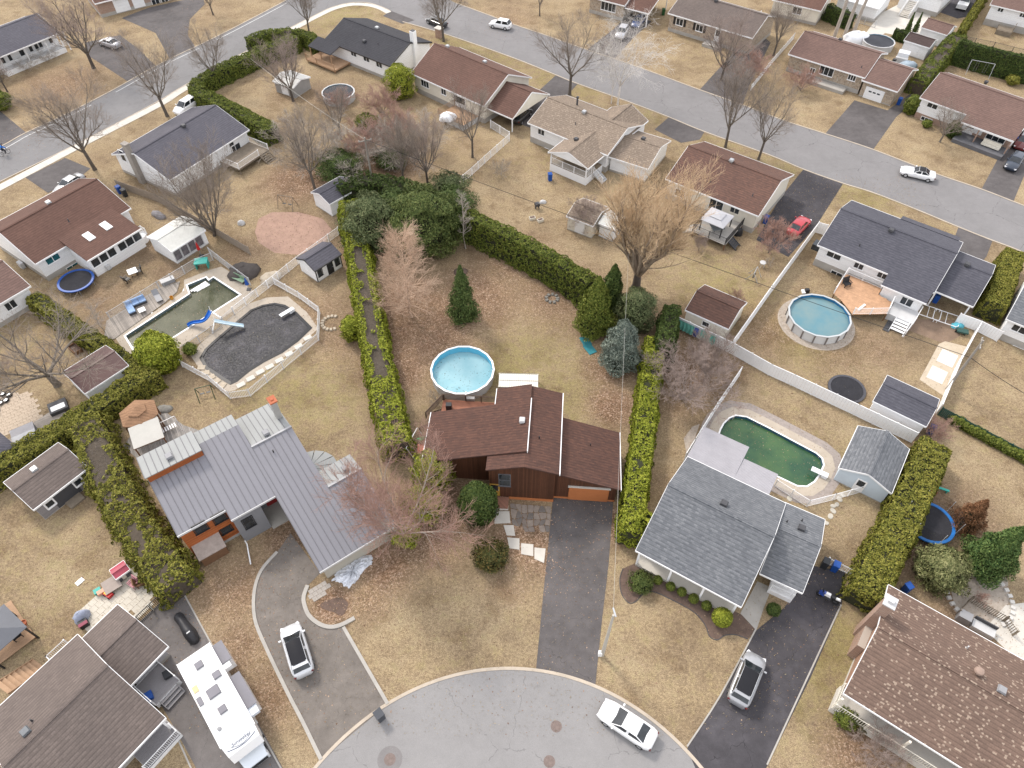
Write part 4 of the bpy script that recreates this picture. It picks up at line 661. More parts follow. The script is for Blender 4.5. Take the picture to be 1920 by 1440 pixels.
MB().b2(-.1, 4.8, 5.35, 5.5, zn(5.4)-.1, 7.0).b2(-.1, .0, 5.4, 8.3, zn(4)-.2, 6.2).build('clerestory_wall', WOR, r, f); [MB().b2(*a_).build('ridge_flashing', mat('flashing', (.33, .33, .34), .5), r, f) for a_ in ((8.64, 12.62, 3.85, 4.02, 5.78, 5.92), (12.6, 16.02, -2.9, -2.72, 3.9, 4.02))]
[MB().b2(*a_).build('gutter', LGREY, r, f) for a_ in ((-.18, 4.14, -.18, -.1, 4.5, 4.72), (4.12, 8.3, -1.22, -1.15, 4.2, 4.42), (8.28, 16.02, -9.02, -8.95, 2.02, 2.24))]
mb = MB(); mb.add([(0,-.0,.4),(4.2,-.0,.4),(4.2,8.2,.4),(0,8.2,.4),(0,0,zn(0)-.12),(4.2,0,zn(0)-.12),(4.2,8.2,5.9),(0,8.2,5.9),(0,5.4,zn(5.4)-.12),(4.2,5.4,zn(5.4)-.12)], [(0,1,5,4),(2,3,7,6),(1,2,6,9,5),(3,0,4,8,7),(4,5,9,8),(8,9,6,7)]); mb.build('wall', WOR, r, f); MB().b2(-.02, 4.22, -.02, 8.2, -.1, .4).build('foundation', CONC, r, f)
mb = MB(); mb.add([(4.21,-1.0,0),(6.8,-1.0,0),(6.8,8.2,0),(4.21,8.2,0),(4.21,-1.0,zn(-1)-.12),(6.8,-1.0,zn(-1)-.12),(6.8,8.2,5.85),(4.21,8.2,5.85),(4.21,6.4,zn(6.4)-.14),(6.8,6.4,zn(6.4)-.14)], [(0,1,5,4),(2,3,7,6),(1,2,6,9,5),(3,0,4,8,7),(4,5,9,8),(8,9,6,7)]); mb.build('entry_wall', GST, r, f)
mb = MB(); mb.add([(6.81,1.2,0),(12.3,1.2,0),(12.3,8.2,0),(6.81,8.2,0),(6.81,1.2,zn(1.2)-.12),(12.3,1.2,zn(1.2)-.12),(12.3,8.2,4.85),(6.81,8.2,4.85),(6.81,3.9,zn(3.9)-.14),(12.3,3.9,zn(3.9)-.14)], [(0,1,5,4),(2,3,7,6),(1,2,6,9,5),(3,0,4,8,7),(4,5,9,8),(8,9,6,7)]); mb.build('rear_wall', GST, r, f)
mb = MB(); mb.add([(8.7,-8.7,0),(15.7,-8.7,0),(15.7,1.19,0),(8.7,1.19,0),(8.7,-8.7,zn(-8.7)-.12),(15.7,-8.7,zn(-8.7)-.12),(15.7,-.7,3.35),(8.7,-.7,zn(-2.8)-.2),(8.7,-2.9,zn(-2.9)-.12),(15.7,-2.9,zn(-2.9)-.12)], [(0,1,5,4),(1,2,6,9,5),(3,0,4,8,7),(4,5,9,8),(8,9,6,7)]); mb.build('garage_wall', BEI, r, f); garage_door(r, f @ FRM((8.7,-5.2,1.15), -math.pi/2), 4.6, 2.1, GST)
for px, w_, h_ in (((375,989),1.1,1.3),((411,970),1.1,1.3),((424,993),1.0,.8)): window(r, Matrix.Translation(onplane(*px, f @ Vector((0,-.0,0)), f.to_3x3() @ Vector((0,1,0)))) @ Matrix.Rotation(R(36.2), 4, 'Z'), w_, h_, 1, BLACK)
for px, w_, h_ in (((466,979),.9,1.5),): window(r, Matrix.Translation(onplane(*px, f @ Vector((0,-1.0,0)), f.to_3x3() @ Vector((0,1,0)))) @ Matrix.Rotation(R(36.2), 4, 'Z'), w_, h_, 1, BLACK)
window(r, f @ FRM((7.6,1.2,3.6)), .8, .8, 1, BLACK); door(r, f @ FRM((7.9,1.2,1.05)), 1.0, 2.05, mat('wine_door', (.25, .02, .02), .5)); MB().b2(6.82, 8.68, -1.3, 1.18, -.05, .15).build('entry_slab', CONC, r, f)
mb = MB(); mb.slab([(.2,-1.35,1.55),(2.7,-1.35,1.55),(2.7,.0,2.15),(.2,.0,2.15)], .1); mb.build('bay_roof', mat('lichen_slate', (.3, .25, .22), .9, .25, 2, 14), r, f); MB().b2(.3, 2.6, -1.15, 0, 0, 1.5).build('bay', WOODB, r, f)
MB().box((12.2,6.1,6.1), (.55,.75,3.6)).build('chimney', mat('grey_chimney', (.36, .35, .33), .8, .1), r, f); MB().box((12.2,6.1,7.95), (.75,.95,.14)).box((12.2,6.1,8.05), (.3,.3,.12)).build('chimney_cap', TERRA, r, f)
for px, zf, v0, sl in (((319,859),z1,5.2,-.26),((500,815),z3,3.95,-.2),((648,881),z4,-2.8,-.22)):
    p = f.inverted() @ onplane(*px, f @ Vector((0,v0,zf(v0))), f.to_3x3() @ Vector((0,-sl,1))); MB().box((p.x, p.y, p.z+.15), (.4, .4, .35)).box((p.x, p.y, p.z+.4), (.6, .6, .18), taper=.85).build('roof_vent', GREY, r, f)
p = f.inverted() @ onplane(513, 848, f @ Vector((0,0,4.7)), f.to_3x3() @ Vector((0,-.28,1))); MB().lathe([(.06,0),(.06,.4),(.05,.4)], 8, (p.x, p.y, p.z-.03)).build('vent_pipe', BLACK, r, f)
mb = MB()                                                                     # fan-shaped conservatory roof on the garden side
for i in range(7):
    a0, a1 = R(-85+i*24), R(-85+(i+1)*24); c = (12.3,.6); q = lambda a, rr, z: (c[0]+rr*math.cos(a), c[1]+rr*math.sin(a), z)
    mb = MB(); mb.slab([q(a0,.05,3.3),q(a0+.02,2.5,2.4),q(a1-.02,2.5,2.4),q(a1,.05,3.3)], .06); mb.build('conservatory_panel', METL, r, f)  # fan panels share the sunlit tone of the far slopes
    m2 = MB(); m2.add([q(a0+.03,2.35,.2),q(a1-.03,2.35,.2),q(a1-.03,2.35,2.3),q(a0+.03,2.35,2.3)], [(0,1,2,3)]); m2.add([q(a0+.03,2.3,.2),q(a1-.03,2.3,.2),q(a1-.03,2.3,2.3),q(a0+.03,2.3,2.3)], [(3,2,1,0)]); m2.build('conservatory_pane', GLASS, r, f)
# ================================================================ VEGETATION
NR = np.random.default_rng(11)
def nrm(v): return v/np.maximum(np.linalg.norm(v, axis=-1, keepdims=True), 1e-9)
def cards(Pt, N, ln, wd, rg, jit=.7, up=.25):
    """leaf sprays: one kite per point, length ln, width wd, roughly along the surface and a little upwards"""
    n = len(Pt); N = nrm(N+rg.normal(0, jit, (n, 3))); t = rg.normal(0, 1, (n, 3)); t[:, 2] += up*2; t = nrm(t-N*(t*N).sum(1, keepdims=True)); b = np.cross(N, t)
    s = rg.uniform(.6, 1.35, (n, 1)); l = ln*s; w_ = wd*s*rg.uniform(.7, 1.3, (n, 1))
    V = np.stack([Pt-t*l*.5, Pt+b*w_*.5-t*l*.05, Pt+t*l*.5+N*l*.12, Pt-b*w_*.5-t*l*.05], 1).reshape(-1, 3); return V, np.arange(4*n).reshape(-1, 4)
CEDAR = leafmat('cedar_green', (0.04, 0.062, 0.009), (0.115, 0.145, 0.022), (0.21, 0.22, 0.045)); CEDARY = leafmat('yellow_cedar', (0.065, 0.075, 0.011), (0.175, 0.175, 0.028), (0.29, 0.26, 0.055)); CEDARB = leafmat('bright_cedar', (0.075, 0.1, 0.008), (0.215, 0.245, 0.022), (0.35, 0.36, 0.05)); CEDARD = leafmat('deep_cedar', (0.02, 0.04, 0.01), (0.055, 0.083, 0.018), (0.1, 0.13, 0.032))
SPRUCE = leafmat('blue_spruce', (0.07, 0.098, 0.08), (0.165, 0.2, 0.165), (0.28, 0.31, 0.25)); PINE = leafmat('grey_pine', (0.045, 0.065, 0.025), (0.105, 0.13, 0.055), (0.18, 0.195, 0.09)); PINEY = leafmat('yellow_pine', (0.075, 0.09, 0.032), (0.16, 0.17, 0.065), (0.27, 0.26, 0.12)); FIR = leafmat('fir_green', (0.028, 0.052, 0.014), (0.072, 0.108, 0.028), (0.13, 0.165, 0.05)); DEAD = leafmat('dead_conifer', (.10, .045, .02), (.20, .095, .045), (.30, .16, .085)); YEW = leafmat('mottled_yew', (.03, .04, .012), (.075, .078, .022), (.15, .10, .03))
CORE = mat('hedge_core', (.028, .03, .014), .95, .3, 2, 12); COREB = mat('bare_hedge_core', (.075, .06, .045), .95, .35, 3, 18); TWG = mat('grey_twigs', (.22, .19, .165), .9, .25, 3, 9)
def hnoise(p, k=.9, seed=0.0):
    """value noise in -1..1 (lattice hashed, trilinear)"""
    q = np.asarray(p)*k+seed*17.3; i = np.floor(q).astype(np.int64); f = q-i; f = f*f*(3-2*f); out = 0
    for dx in (0, 1):
        for dy in (0, 1):
            for dz in (0, 1):
                h = (i[:, 0]+dx)*374761393+(i[:, 1]+dy)*668265263+(i[:, 2]+dz)*2147483647; h = (h ^ (h >> 13))*1274126177; h = ((h ^ (h >> 16)) & 0xffff)/32767.5-1
                out = out+h*(f[:, 0] if dx else 1-f[:, 0])*(f[:, 1] if dy else 1-f[:, 1])*(f[:, 2] if dz else 1-f[:, 2])
    return out
def hedge(label, px, wd, ht, m, bare=None, dens=165, size=(.2, .115), group=None, z=True, rough=.22, name='hedge', taper=.82, hvar=.0):
    pts = smooth([g.to_2d() for g in gl(px)], 5); o3 = Vector((pts[0].x, pts[0].y, 0)); M = Matrix.Translation(o3); root = thing(name, label, 'hedge', M, group)
    pa = np.array([p[:] for p in pts])-np.array(o3[:2]); sg = np.linalg.norm(np.diff(pa, axis=0), axis=1); cum = np.concatenate([[0], np.cumsum(sg)]); Lt = cum[-1]
    rg = np.random.default_rng(int(px[0][0]*7+px[0][1])); hw = wd/2
    per = 2*ht+wd; n = int(Lt*per*dens); s = rg.uniform(0, Lt, n); q = rg.uniform(0, per, n)
    ne = int(wd*ht*dens); s = np.concatenate([s, np.zeros(ne), np.full(ne, Lt)]); q = np.concatenate([q, np.full(2*ne, -1.)])
    i = np.clip(np.searchsorted(cum, s)-1, 0, len(sg)-1); tt = (s-cum[i])/np.maximum(sg[i], 1e-6); c = pa[i]+(pa[i+1]-pa[i])*tt[:, None]; d = nrm(pa[i+1]-pa[i]); nn = np.stack([-d[:, 1], d[:, 0]], 1)
    off = np.zeros(len(s)); zz = np.zeros(len(s)); Nl = np.zeros((len(s), 3)); L_ = (q >= 0) & (q < ht); T_ = (q >= ht) & (q < ht+wd); R_ = q >= ht+wd; E_ = q < 0
    tp = lambda z_: hw*(1-(1-taper)*z_/ht)
    zz[L_] = q[L_]; off[L_] = tp(zz[L_]); Nl[L_, :2] = nn[L_]; zz[R_] = q[R_]-ht-wd; off[R_] = -tp(zz[R_]); Nl[R_, :2] = -nn[R_]; zz[T_] = ht; off[T_] = (q[T_]-ht-hw)*taper; Nl[T_, 2] = 1
    k = E_.sum(); zz[E_] = rg.uniform(0, ht, k); off[E_] = rg.uniform(-1, 1, k)*tp(zz[E_]); sgn = np.where(s[E_] < .01, -1, 1); Nl[E_, :2] = d[E_]*sgn[:, None]
    Pt = np.concatenate([c+nn*off[:, None], zz[:, None]], 1)
    edge = np.clip((np.abs(off)/hw-.7)/.3, 0, 1)*np.clip((zz/ht-.8)/.2, 0, 1); Pt[:, 2] -= edge*.2; Pt[:, :2] -= nn*(np.sign(off)*edge*.15)[:, None]
    w_ = Pt+np.array([o3.x, o3.y, 0]); Pt += Nl*(hnoise(w_, 1.2)*rough*1.3+hnoise(w_, 3.3, 2)*rough)[:, None]
    if hvar: Pt[:, 2] *= 1+hvar*hnoise(np.stack([w_[:, 0], w_[:, 1], w_[:, 0]*0], 1), 1.1, 4)
    keep = hnoise(w_, 1.9, 5)+.6*hnoise(w_, 5, 3) > -.72
    if bare:
        fr_ = s/Lt; keep &= ~(T_ & (np.abs(off) < hw*(.34+.2*hnoise(w_, .7, 8))) & (fr_ > bare[0]) & (fr_ < bare[1]) & (hnoise(w_, .8, 1) > -.25))
    Pt, Nl = Pt[keep], Nl[keep]
    V, F_ = cards(Pt, Nl, *size, rg); link('foliage', npmesh('foliage', V, F_, m), root, M)
    mb = MB(); kk = .8; pl = [Vector(p) for p in pa]
    prof = [(hw*kk, 0), (hw*kk*taper, ht*.88), (hw*kk*taper*.8, ht*.92), (-hw*kk*taper*.8, ht*.92), (-hw*kk*taper, ht*.88), (-hw*kk, 0)]
    vs = []; fs = []
    for j, p in enumerate(pl):
        t = (pl[min(j+1, len(pl)-1)]-pl[max(j-1, 0)]).normalized(); u = Vector((-t.y, t.x)); vs += [(p.x+u.x*a, p.y+u.y*a, b) for a, b in prof]
    for j in range(len(pl)-1): fs += [(j*6+a, j*6+a+1, (j+1)*6+a+1, (j+1)*6+a) for a in range(5)]
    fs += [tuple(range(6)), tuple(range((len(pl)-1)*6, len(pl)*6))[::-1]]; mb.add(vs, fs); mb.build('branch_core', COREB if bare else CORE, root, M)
    if bare:
        n = int(Lt*(bare[1]-bare[0])*90); s = rg.uniform(bare[0]*Lt, bare[1]*Lt, n); i = np.clip(np.searchsorted(cum, s)-1, 0, len(sg)-1); c = pa[i]+(pa[i+1]-pa[i])*((s-cum[i])/sg[i])[:, None]; d = nrm(pa[i+1]-pa[i]); nn = np.stack([-d[:, 1], d[:, 0]], 1)
        p0 = np.concatenate([c+nn*rg.uniform(-.55, .55, (n, 1))*hw, np.full((n, 1), ht*.86)], 1); p1 = p0+np.concatenate([rg.normal(0, .3, (n, 2)), rg.uniform(.1, .42, (n, 1))], 1)
        link('bare_twigs', sticks(p0, p1, .016, .006, TWG), root, M)
    return root
def sticks(p0, p1, r0, r1, m, k=3, mi=None, name='twigs'):
    """many tapered three-sided sticks as one mesh"""
    p0 = np.asarray(p0, float); p1 = np.asarray(p1, float); n = len(p0); r0 = np.broadcast_to(np.asarray(r0, float), (n,)); r1 = np.broadcast_to(np.asarray(r1, float), (n,))
    d = nrm(p1-p0); h = np.where(np.abs(d[:, 2:3]) < .9, np.array([[0, 0, 1.]]), np.array([[1., 0, 0]])); a = nrm(np.cross(d, h)); b = np.cross(d, a); V = []
    for p, r in ((p0, r0), (p1, r1)):
        for j in range(k): V.append(p+(a*math.cos(2*math.pi*j/k)+b*math.sin(2*math.pi*j/k))*r[:, None])
    V = np.stack(V, 1).reshape(-1, 3); q = np.arange(n)[:, None]*2*k
    F_ = np.concatenate([np.stack([q[:, 0]+j, q[:, 0]+(j+1)%k, q[:, 0]+k+(j+1)%k, q[:, 0]+k+j], 1) for j in range(k)]); 
    return npmesh(name, V, F_, m, None if mi is None else np.tile(mi, k))
# ---------------------------------------------------------------- leafless trees
def grow_tree(seed, h=12., trunk=.28, stems=6, ang=.5, lv=(9, 7, 5), lens=(.62, .30, .15, .075), upb=.35, r0=.2, wob=.1, droop=0., single=False, tw=1.0):
    rg = random.Random(seed); segs = []                                      # (p0, p1, r0, r1, level)
    def branch(p, d, L, r, lvl, n):
        ps = [p]; rs = [r]
        for i in range(n):
            d = (d+Vector((rg.gauss(0, wob), rg.gauss(0, wob), rg.gauss(0, wob)+upb*.16-droop*.12*(lvl > 1)))).normalized(); p = p+d*(L/n); r1 = max(r*(1-.72*(i+1)/n), .006); ps.append(p); rs.append(r1)
        for a, b, x, y in zip(ps, ps[1:], rs, rs[1:]): segs.append((a, b, x, y, lvl))
        if lvl >= 4: return
        k = lv[min(lvl-1, 2)] if lvl >= 1 else 0
        for j in range(k):
            t = .22+.78*(j+rg.random())/k; t = min(t, .98); f_ = t*n; i = min(int(f_), n-1); q = ps[i].lerp(ps[i+1], f_-i); dd = (ps[i+1]-ps[i]).normalized()
            ax = Vector((rg.gauss(0, 1), rg.gauss(0, 1), rg.gauss(0, 1))); ax = (ax-dd*ax.dot(dd)).normalized(); a = rg.uniform(.45, .95)
            nd = (dd*math.cos(a)+ax*math.sin(a)+Vector((0, 0, upb*.25))).normalized(); l2 = h*lens[lvl]*rg.uniform(.65, 1.2)*(1.15-.5*t)
            branch(q, nd, l2, max(rs[i]*.48, .0095*tw), lvl+1, 3 if lvl < 3 else 2)
    top = Vector((rg.gauss(0, .1), rg.gauss(0, .1), h*trunk)); segs.append((Vector((0, 0, -.1)), top*.15, r0*1.35, r0*1.05, 0)); segs.append((top*.15, top*.6, r0*1.05, r0*.95, 0)); segs.append((top*.6, top, r0*.95, r0*.85, 0))
    if single:                                                                # central leader
        p = top
        for i in range(7):
            q = p+Vector((rg.gauss(0, .05), rg.gauss(0, .05), 1)).normalized()*h*(1-trunk)/7; a, b = r0*.85*(1-i/7)+.01, r0*.85*(1-(i+1)/7)+.01; segs.append((p, q, a, b, 1))
            for j in range(stems):
                az = rg.uniform(0, 6.283); el = ang*rg.uniform(.8, 1.2); d = Vector((math.cos(az)*math.sin(el), math.sin(az)*math.sin(el), math.cos(el))); branch(p.lerp(q, rg.random()), d, h*lens[0]*(1-.78*i/7)*rg.uniform(.7, 1.1), a*.4+.012, 2, 3)
            p = q
    else:
        for j in range(stems):
            az = 6.283*(j+rg.uniform(-.3, .3))/stems; el = ang*rg.uniform(.35, 1.25); d = Vector((math.cos(az)*math.sin(el), math.sin(az)*math.sin(el), math.cos(el))); branch(top*rg.uniform(.75, 1), d, h*lens[0]*rg.uniform(.85, 1.15), r0*rg.uniform(.45, .7), 1, 6)
    mz = max(s[1].z for s in segs); k = h/mz
    P0 = np.array([s[0][:] for s in segs])*k; P1 = np.array([s[1][:] for s in segs])*k; A = np.array([s[2] for s in segs]); B = np.array([s[3] for s in segs]); Lv = np.array([s[4] for s in segs]); return P0, P1, A, B, Lv
def barkmat(n, c): return mat(n, c, .9, .3, 2.5, 14)
BKX = barkmat('dark_trunk', (.105, .088, .074)); BK = barkmat('grey_brown_bark', (.17, .145, .12)); BKT = barkmat('brown_twig', (.26, .215, .18)); BKR = barkmat('red_twig', (.36, .225, .18)); BKTAN = barkmat('tan_twig', (.56, .41, .26)); BKW = barkmat('birch_bark', (.62, .58, .54)); BKP = barkmat('pinkish_twig', (.3, .235, .205)); BKD = barkmat('dark_bark', (.085, .07, .06)); BKL = barkmat('larch_twig', (.54, .385, .28)); BKG = barkmat('silver_twig', (.36, .315, .27))
TREES = {}
def proto(key, seed, bark, mid, tip, **k):
    P0, P1, A, B, Lv = grow_tree(seed, **k); t = Lv <= (0 if not k.get('single') else 1); 
    TREES[key] = (k.get('h', 12.), sticks(P0[t], P1[t], A[t], B[t], bark, 8, name='trunk'), sticks(P0[~t], P1[~t], A[~t], B[~t], [mid, tip], 3, (Lv[~t] >= 3).astype(int), name='crown'))
DL = (10, 8, 6); proto('vase1', 1, BKX, BK, BKT, h=12, stems=7, ang=.72, r0=.21, lv=DL); proto('vase2', 5, BKX, BK, BKT, h=12, stems=6, ang=.62, trunk=.3, r0=.21, lv=DL); proto('vase3', 9, BKD, BK, BKP, h=12, stems=8, ang=.8, trunk=.24, r0=.21, lv=DL); proto('multi', 17, BKX, BK, BKT, h=9, stems=14, ang=.62, trunk=.07, lens=(.8, .32, .16, .08), r0=.13, upb=.6, lv=(8, 8, 5))
proto('broad', 13, BK, BK, BKT, h=8, stems=7, ang=.85, trunk=.2, r0=.22); proto('tan', 21, BKD, barkmat('warm_limb', (.28, .215, .155)), BKTAN, h=14, stems=12, ang=.5, trunk=.16, lens=(.72, .30, .15, .07), upb=.9, r0=.34, lv=(12, 9, 6)); proto('birch', 31, BKW, BKW, BKW, h=12, stems=6, ang=.55, trunk=.25, droop=1.2, upb=.1, r0=.12, lv=(9, 7, 5))
proto('red', 41, BK, BKG, BKR, h=9.5, stems=9, ang=.85, trunk=.14, lens=(.7, .32, .17, .085), upb=.4, r0=.13, lv=(12, 9, 7)); proto('bush', 51, BK, BKP, BKR, h=3.5, stems=11, ang=.75, trunk=.06, lens=(.8, .38, .2, .1), r0=.05, lv=(7, 6, 6)); proto('brush', 55, BK, BKT, BKP, h=5, stems=12, ang=.8, trunk=.06, lens=(.8, .36, .18, .09), r0=.06, lv=(8, 7, 6))
proto('larch', 61, BKL, BKL, BKL, h=14, stems=17, ang=1.25, trunk=.05, lens=(.36, .17, .11, .065), upb=.3, r0=.15, single=True, lv=(8, 8, 6)); proto('sapling', 71, BKG, BKG, BKG, h=6, stems=4, ang=.9, trunk=.25, lens=(.22, .13, .07, .05), r0=.06, single=True, lv=(4, 4, 4)); proto('greybush', 77, BKG, BKG, BKG, h=4, stems=10, ang=.9, trunk=.05, lens=(.8, .36, .18, .09), r0=.05, lv=(7, 7, 5))
def tree(key, label, base, top, wide=1.0, rot=None, group=None, cat='tree', name='leafless_tree', h=None):
    h0, tm, cm = TREES[key]; g = G(*base); h = h or hgt(base, top); s = h/h0; M = Matrix.Translation((g.x, g.y, 0)) @ Matrix.Rotation(rot if rot is not None else rng.uniform(0, 6.28), 4, 'Z') @ Matrix.Diagonal((s*wide, s*wide, s, 1))
    r_ = thing(name, label, cat, Matrix.Translation((g.x, g.y, 0)), group); link('trunk', tm, r_, M); link('crown', cm, r_, M); return r_
S_ = 'bare street trees'
for a in [('vase1','bare tree forking low beside the pavement and its small driveway',(178,318),(105,135),1.05),('vase2','bare tree on the strip between pavement and slate roofed house',(314,218),(270,45),1.0),('vase3','big bare tree at the corner of the parked silver car drive',(176,128),(105,-40),1.1),('vase2','bare tree growing out of the bend of the clipped hedge',(408,160),(352,42),1.0),('vase1','bare tree on the corner lawn by the white pavement curve',(580,63),(566,-50),.9),
  ('vase3','bare tree standing beside the grey metal garden shed',(550,190),(515,60),1.0),('vase1','slender bare tree leaning over the brown garden lawn',(592,360),(548,205),.9),('vase2','slim bare tree on the lawn behind the cream house',(886,295),(880,145),.75),('vase1','bare tree by the brick chimney block at the street edge',(832,78),(826,-60),1.0),('vase2','sturdy bare tree between two driveways on the near kerb',(1068,178),(1058,15),1.0),
  ('vase1','tall bare tree on the green kerb strip with a low side branch',(1360,276),(1385,95),.8),('vase2','twin stemmed bare tree at the kerb by the black driveway',(1422,299),(1452,140),.8),('vase3','bare tree in the back garden behind the white picketed lawn, tallest by the utility pole',(802,345),(790,205),.8),('vase1','bare tree rising from the evergreen thicket',(757,352),(735,210),.8),('vase2','bare tree among dead brush in the thicket',(640,262),(618,150),.8),
  ('vase3','reddish bare tree in front of the pale stone house drive',(1352,150),(1380,10),.9),('vase1','reddish bare tree beside the maroon roofed house',(1450,105),(1480,-10),.9),('vase2','bare tree over the lawn above the side street',(400,28),(385,-60),1.0),('vase3','bare trunk at the frame edge behind the round evergreen bush',(14,172),(-10,60),.9),('vase2','bare tree left of the stone house by the kerb',(1012,30),(1020,-60),.8)]:
    tree(a[0], a[1], a[2], a[3], a[4], group=S_)
tree('multi', 'wide multi stemmed bare tree in front of the slate roofed house deck', (402,442), (372,262), 1.0); tree('broad', 'low spreading gnarled bare tree beside the maroon shed', (108,722), (40,575), 1.3); tree('tan', 'great tan twigged tree with a thick trunk and upright shoots', (1192,540), (1200,290), 1.2); tree('birch', 'white barked birch with drooping branches by the street', (1158,196), (1175,15), 1.0); tree('birch', 'second white birch stem, slim, beside the first one', (1146,194), (1150,60), .7)
tree('red', 'red budded maple sprawling over the metal roof corner', (764,1016), (752,848), .84); tree('larch', 'cone shaped larch with bare orange twigs on the leaf litter', (772,594), (748,412), 1.0); tree('bush', 'small red twigged shrub beside the parked red car', (1440,474), (1452,405), .95, cat='shrub', name='bare_shrub'); tree('sapling', 'thin grey sapling with short side branches by the tall hedge', (873,466), (871,358), 1.0); tree('broad', 'small dark bare tree on the lawn before the dusty brown house', (1762,266), (1785,180), .8)
for i, (b, t, lb, k, wd) in enumerate([((1276,748),(1290,655),'brushy bare shrub clump by the long white fence','brush',1.3),((1322,700),(1330,620),'bare shrub against the solid white fence behind the small brown shed','brush',1.0),((197,622),(190,545),'thin bare sapling behind the pool deck','sapling',1.0),((718,215),(712,160),'red twigged thicket shrub under the cedar','bush',1.4),((700,290),(700,220),'reddish bare shrub on the leafy slope','bush',1.5),((746,262),(748,200),'reddish bare shrub beside the cream house wall','bush',1.4),((660,320),(655,255),'grey bare shrub at the edge of the thicket','greybush',1.5),((780,300),(785,225),'grey brush under the tall garden tree','greybush',1.4),((1640,1415),(1650,1360),'sprawling pinkish bare bush before the porch railing','brush',1.2),((1745,820),(1752,775),'bare red shrub by the hedge end','bush',1.2),((1372,520+60),(1380,540),'rusty bare shrub beside the small brown shed','bush',.7),((590,300),(580,225),'dense grey shrub mass on the leaf slope','greybush',1.5),((940,330),(940,300),'low dead brush near the white rail fence','greybush',.8),((55,130),(50,105),'dark bare foundation hedge under the verandah','greybush',1.5),((90,115),(86,90),'dark bare bush at the verandah corner','greybush',1.4),((1100,430),(1105,370),'brush in front of the beige shed','brush',.9),((1440,500),(1442,482),'dry round planting at the foot of the red shrub','greybush',.6),((1310,470),(1310,435),'pale brush below the deck steps','brush',.7),((1500,170),(1502,120),'pinkish shrub at the fieldstone house corner','bush',1.4),((1400,150),(1405,90),'reddish shrub screening the drive','bush',1.5),((0,700),(5,640),'twiggy shrub at the frame edge by the gnarled tree','brush',1.1),((820,720+35),(815,735),'dry shrub beside the round pool wall','greybush',.7),((640,205),(640,165),'bare shrub in the garden of the black roofed house','bush',1.3),((1830,1130),(1836,1098),'leafy shrub in the round gravel bed','bush',.7)]):
    tree(k, lb, b, t, wd, cat='shrub', name='bare_shrub', h=min(hgt(b, t), 7))
LOP = None
for i, (b, t) in enumerate([((1563,72),(1592,-60)), ((1582,70),(1612,-70)), ((1600,62),(1632,-60))]):
    g = G(*b); r_ = thing('lopped_tree', 'tall bare lopped trunk behind the fieldstone bungalow', 'tree', Matrix.Translation((g.x, g.y, 0)), 'lopped trunks'); hh = min(hgt(b, t), 15)
    mb = MB(); mb.tube([(0,0,-.1),(.1,.05,hh*.4),(.1+.2*i,.1,hh*.75),(.5*i,.2,hh)], [.34,.28,.24,.16], 10); mb.build('trunk', BKG, r_, Matrix.Translation((g.x, g.y, 0)))
    
    if LOP is None: P0, P1, A, B, Lv = grow_tree(80, h=6, stems=5, trunk=.05, r0=.1); k_ = Lv > 0; LOP = sticks(P0[k_], P1[k_], A[k_], B[k_], BKP, name='crown')
    link('crown', LOP, r_, FRM((g.x+.5*i, g.y+.2, hh-.5), i*2.1))
# ---------------------------------------------------------------- evergreens
def conifer(label, base, top, rad, m, shape='cone', n=5500, size=(.28, .14), lobes=.3, name='evergreen_tree', h=None, cat='tree', group=None, layers=0, taper=1.0, z0=.03):
    g = G(*base); h = h or hgt(base, top); M = Matrix.Translation((g.x, g.y, 0)); r_ = thing(name, label, cat, M, group); rg = np.random.default_rng(int(base[0]*3+base[1])); n = int(n*1.7); size = (size[0]*.8, size[1]*.75)
    t = rg.uniform(0, 1, n)**(1.35 if shape == 'cone' else 1); a = rg.uniform(0, 2*math.pi, n)
    if shape == 'cone': pr = (1-t)**taper*.98+.03; pr *= np.clip(t/.08, .55, 1)
    elif shape == 'ball': pr = np.sqrt(np.clip(1-(2*t-1)**2, 0, 1))*.97+.03
    elif shape == 'egg': pr = np.sqrt(np.clip(1-(np.abs(t-.38)/np.where(t < .38, .52, .62))**2.2, 0, 1))+.03
    else: pr = np.clip(1-t**4, 0, 1)**.5*(.75+.25*np.sin(t*3))
    lob = 1+lobes*(np.sin(a*3+t*9+1)+np.sin(a*5-t*17)+np.sin(a*2+t*23+2))/3*1.2
    if layers: ph = (t*layers+.15*np.sin(a*7)) % 1; lob *= .72+.42*(1-ph)
    rr = rad*pr*lob*rg.uniform(.72, 1.03, n); x, y = rr*np.cos(a), rr*np.sin(a); z = h*(z0+(1-z0)*t)
    if layers: z -= rr*.18
    N = np.stack([np.cos(a), np.sin(a), np.full(n, .25 if shape == 'cone' else 0)], 1)
    if shape in ('ball', 'egg'): N[:, 2] = (t-.42)*2.2
    V, F_ = cards(np.stack([x, y, np.maximum(z, .05)], 1), N, *size, rg, .55, .35 if not layers else -.1); link('foliage', npmesh('foliage', V, F_, m), r_, M)
    prof = []
    for i in range(9):
        q = i/8; p_ = {'cone': (1-q)**taper, 'ball': math.sqrt(max(0, 1-(2*q-1)**2)), 'egg': math.sqrt(max(0, 1-(abs(q-.38)/(.52 if q < .38 else .62))**2.2))}.get(shape, math.sqrt(max(0, 1-q**4))); prof.append((max(.02, rad*p_*(.62 if not layers else .35)), h*(.06+.86*q)))
    MB().lathe(prof, 12).build('inner_foliage', CORE, r_, M); MB().tube([(0,0,-.1),(0,0,h*.5),(0,0,h*.9)], [max(.05, rad*.09), max(.03, rad*.05), .02], 7).build('trunk', BKD, r_, M); return r_
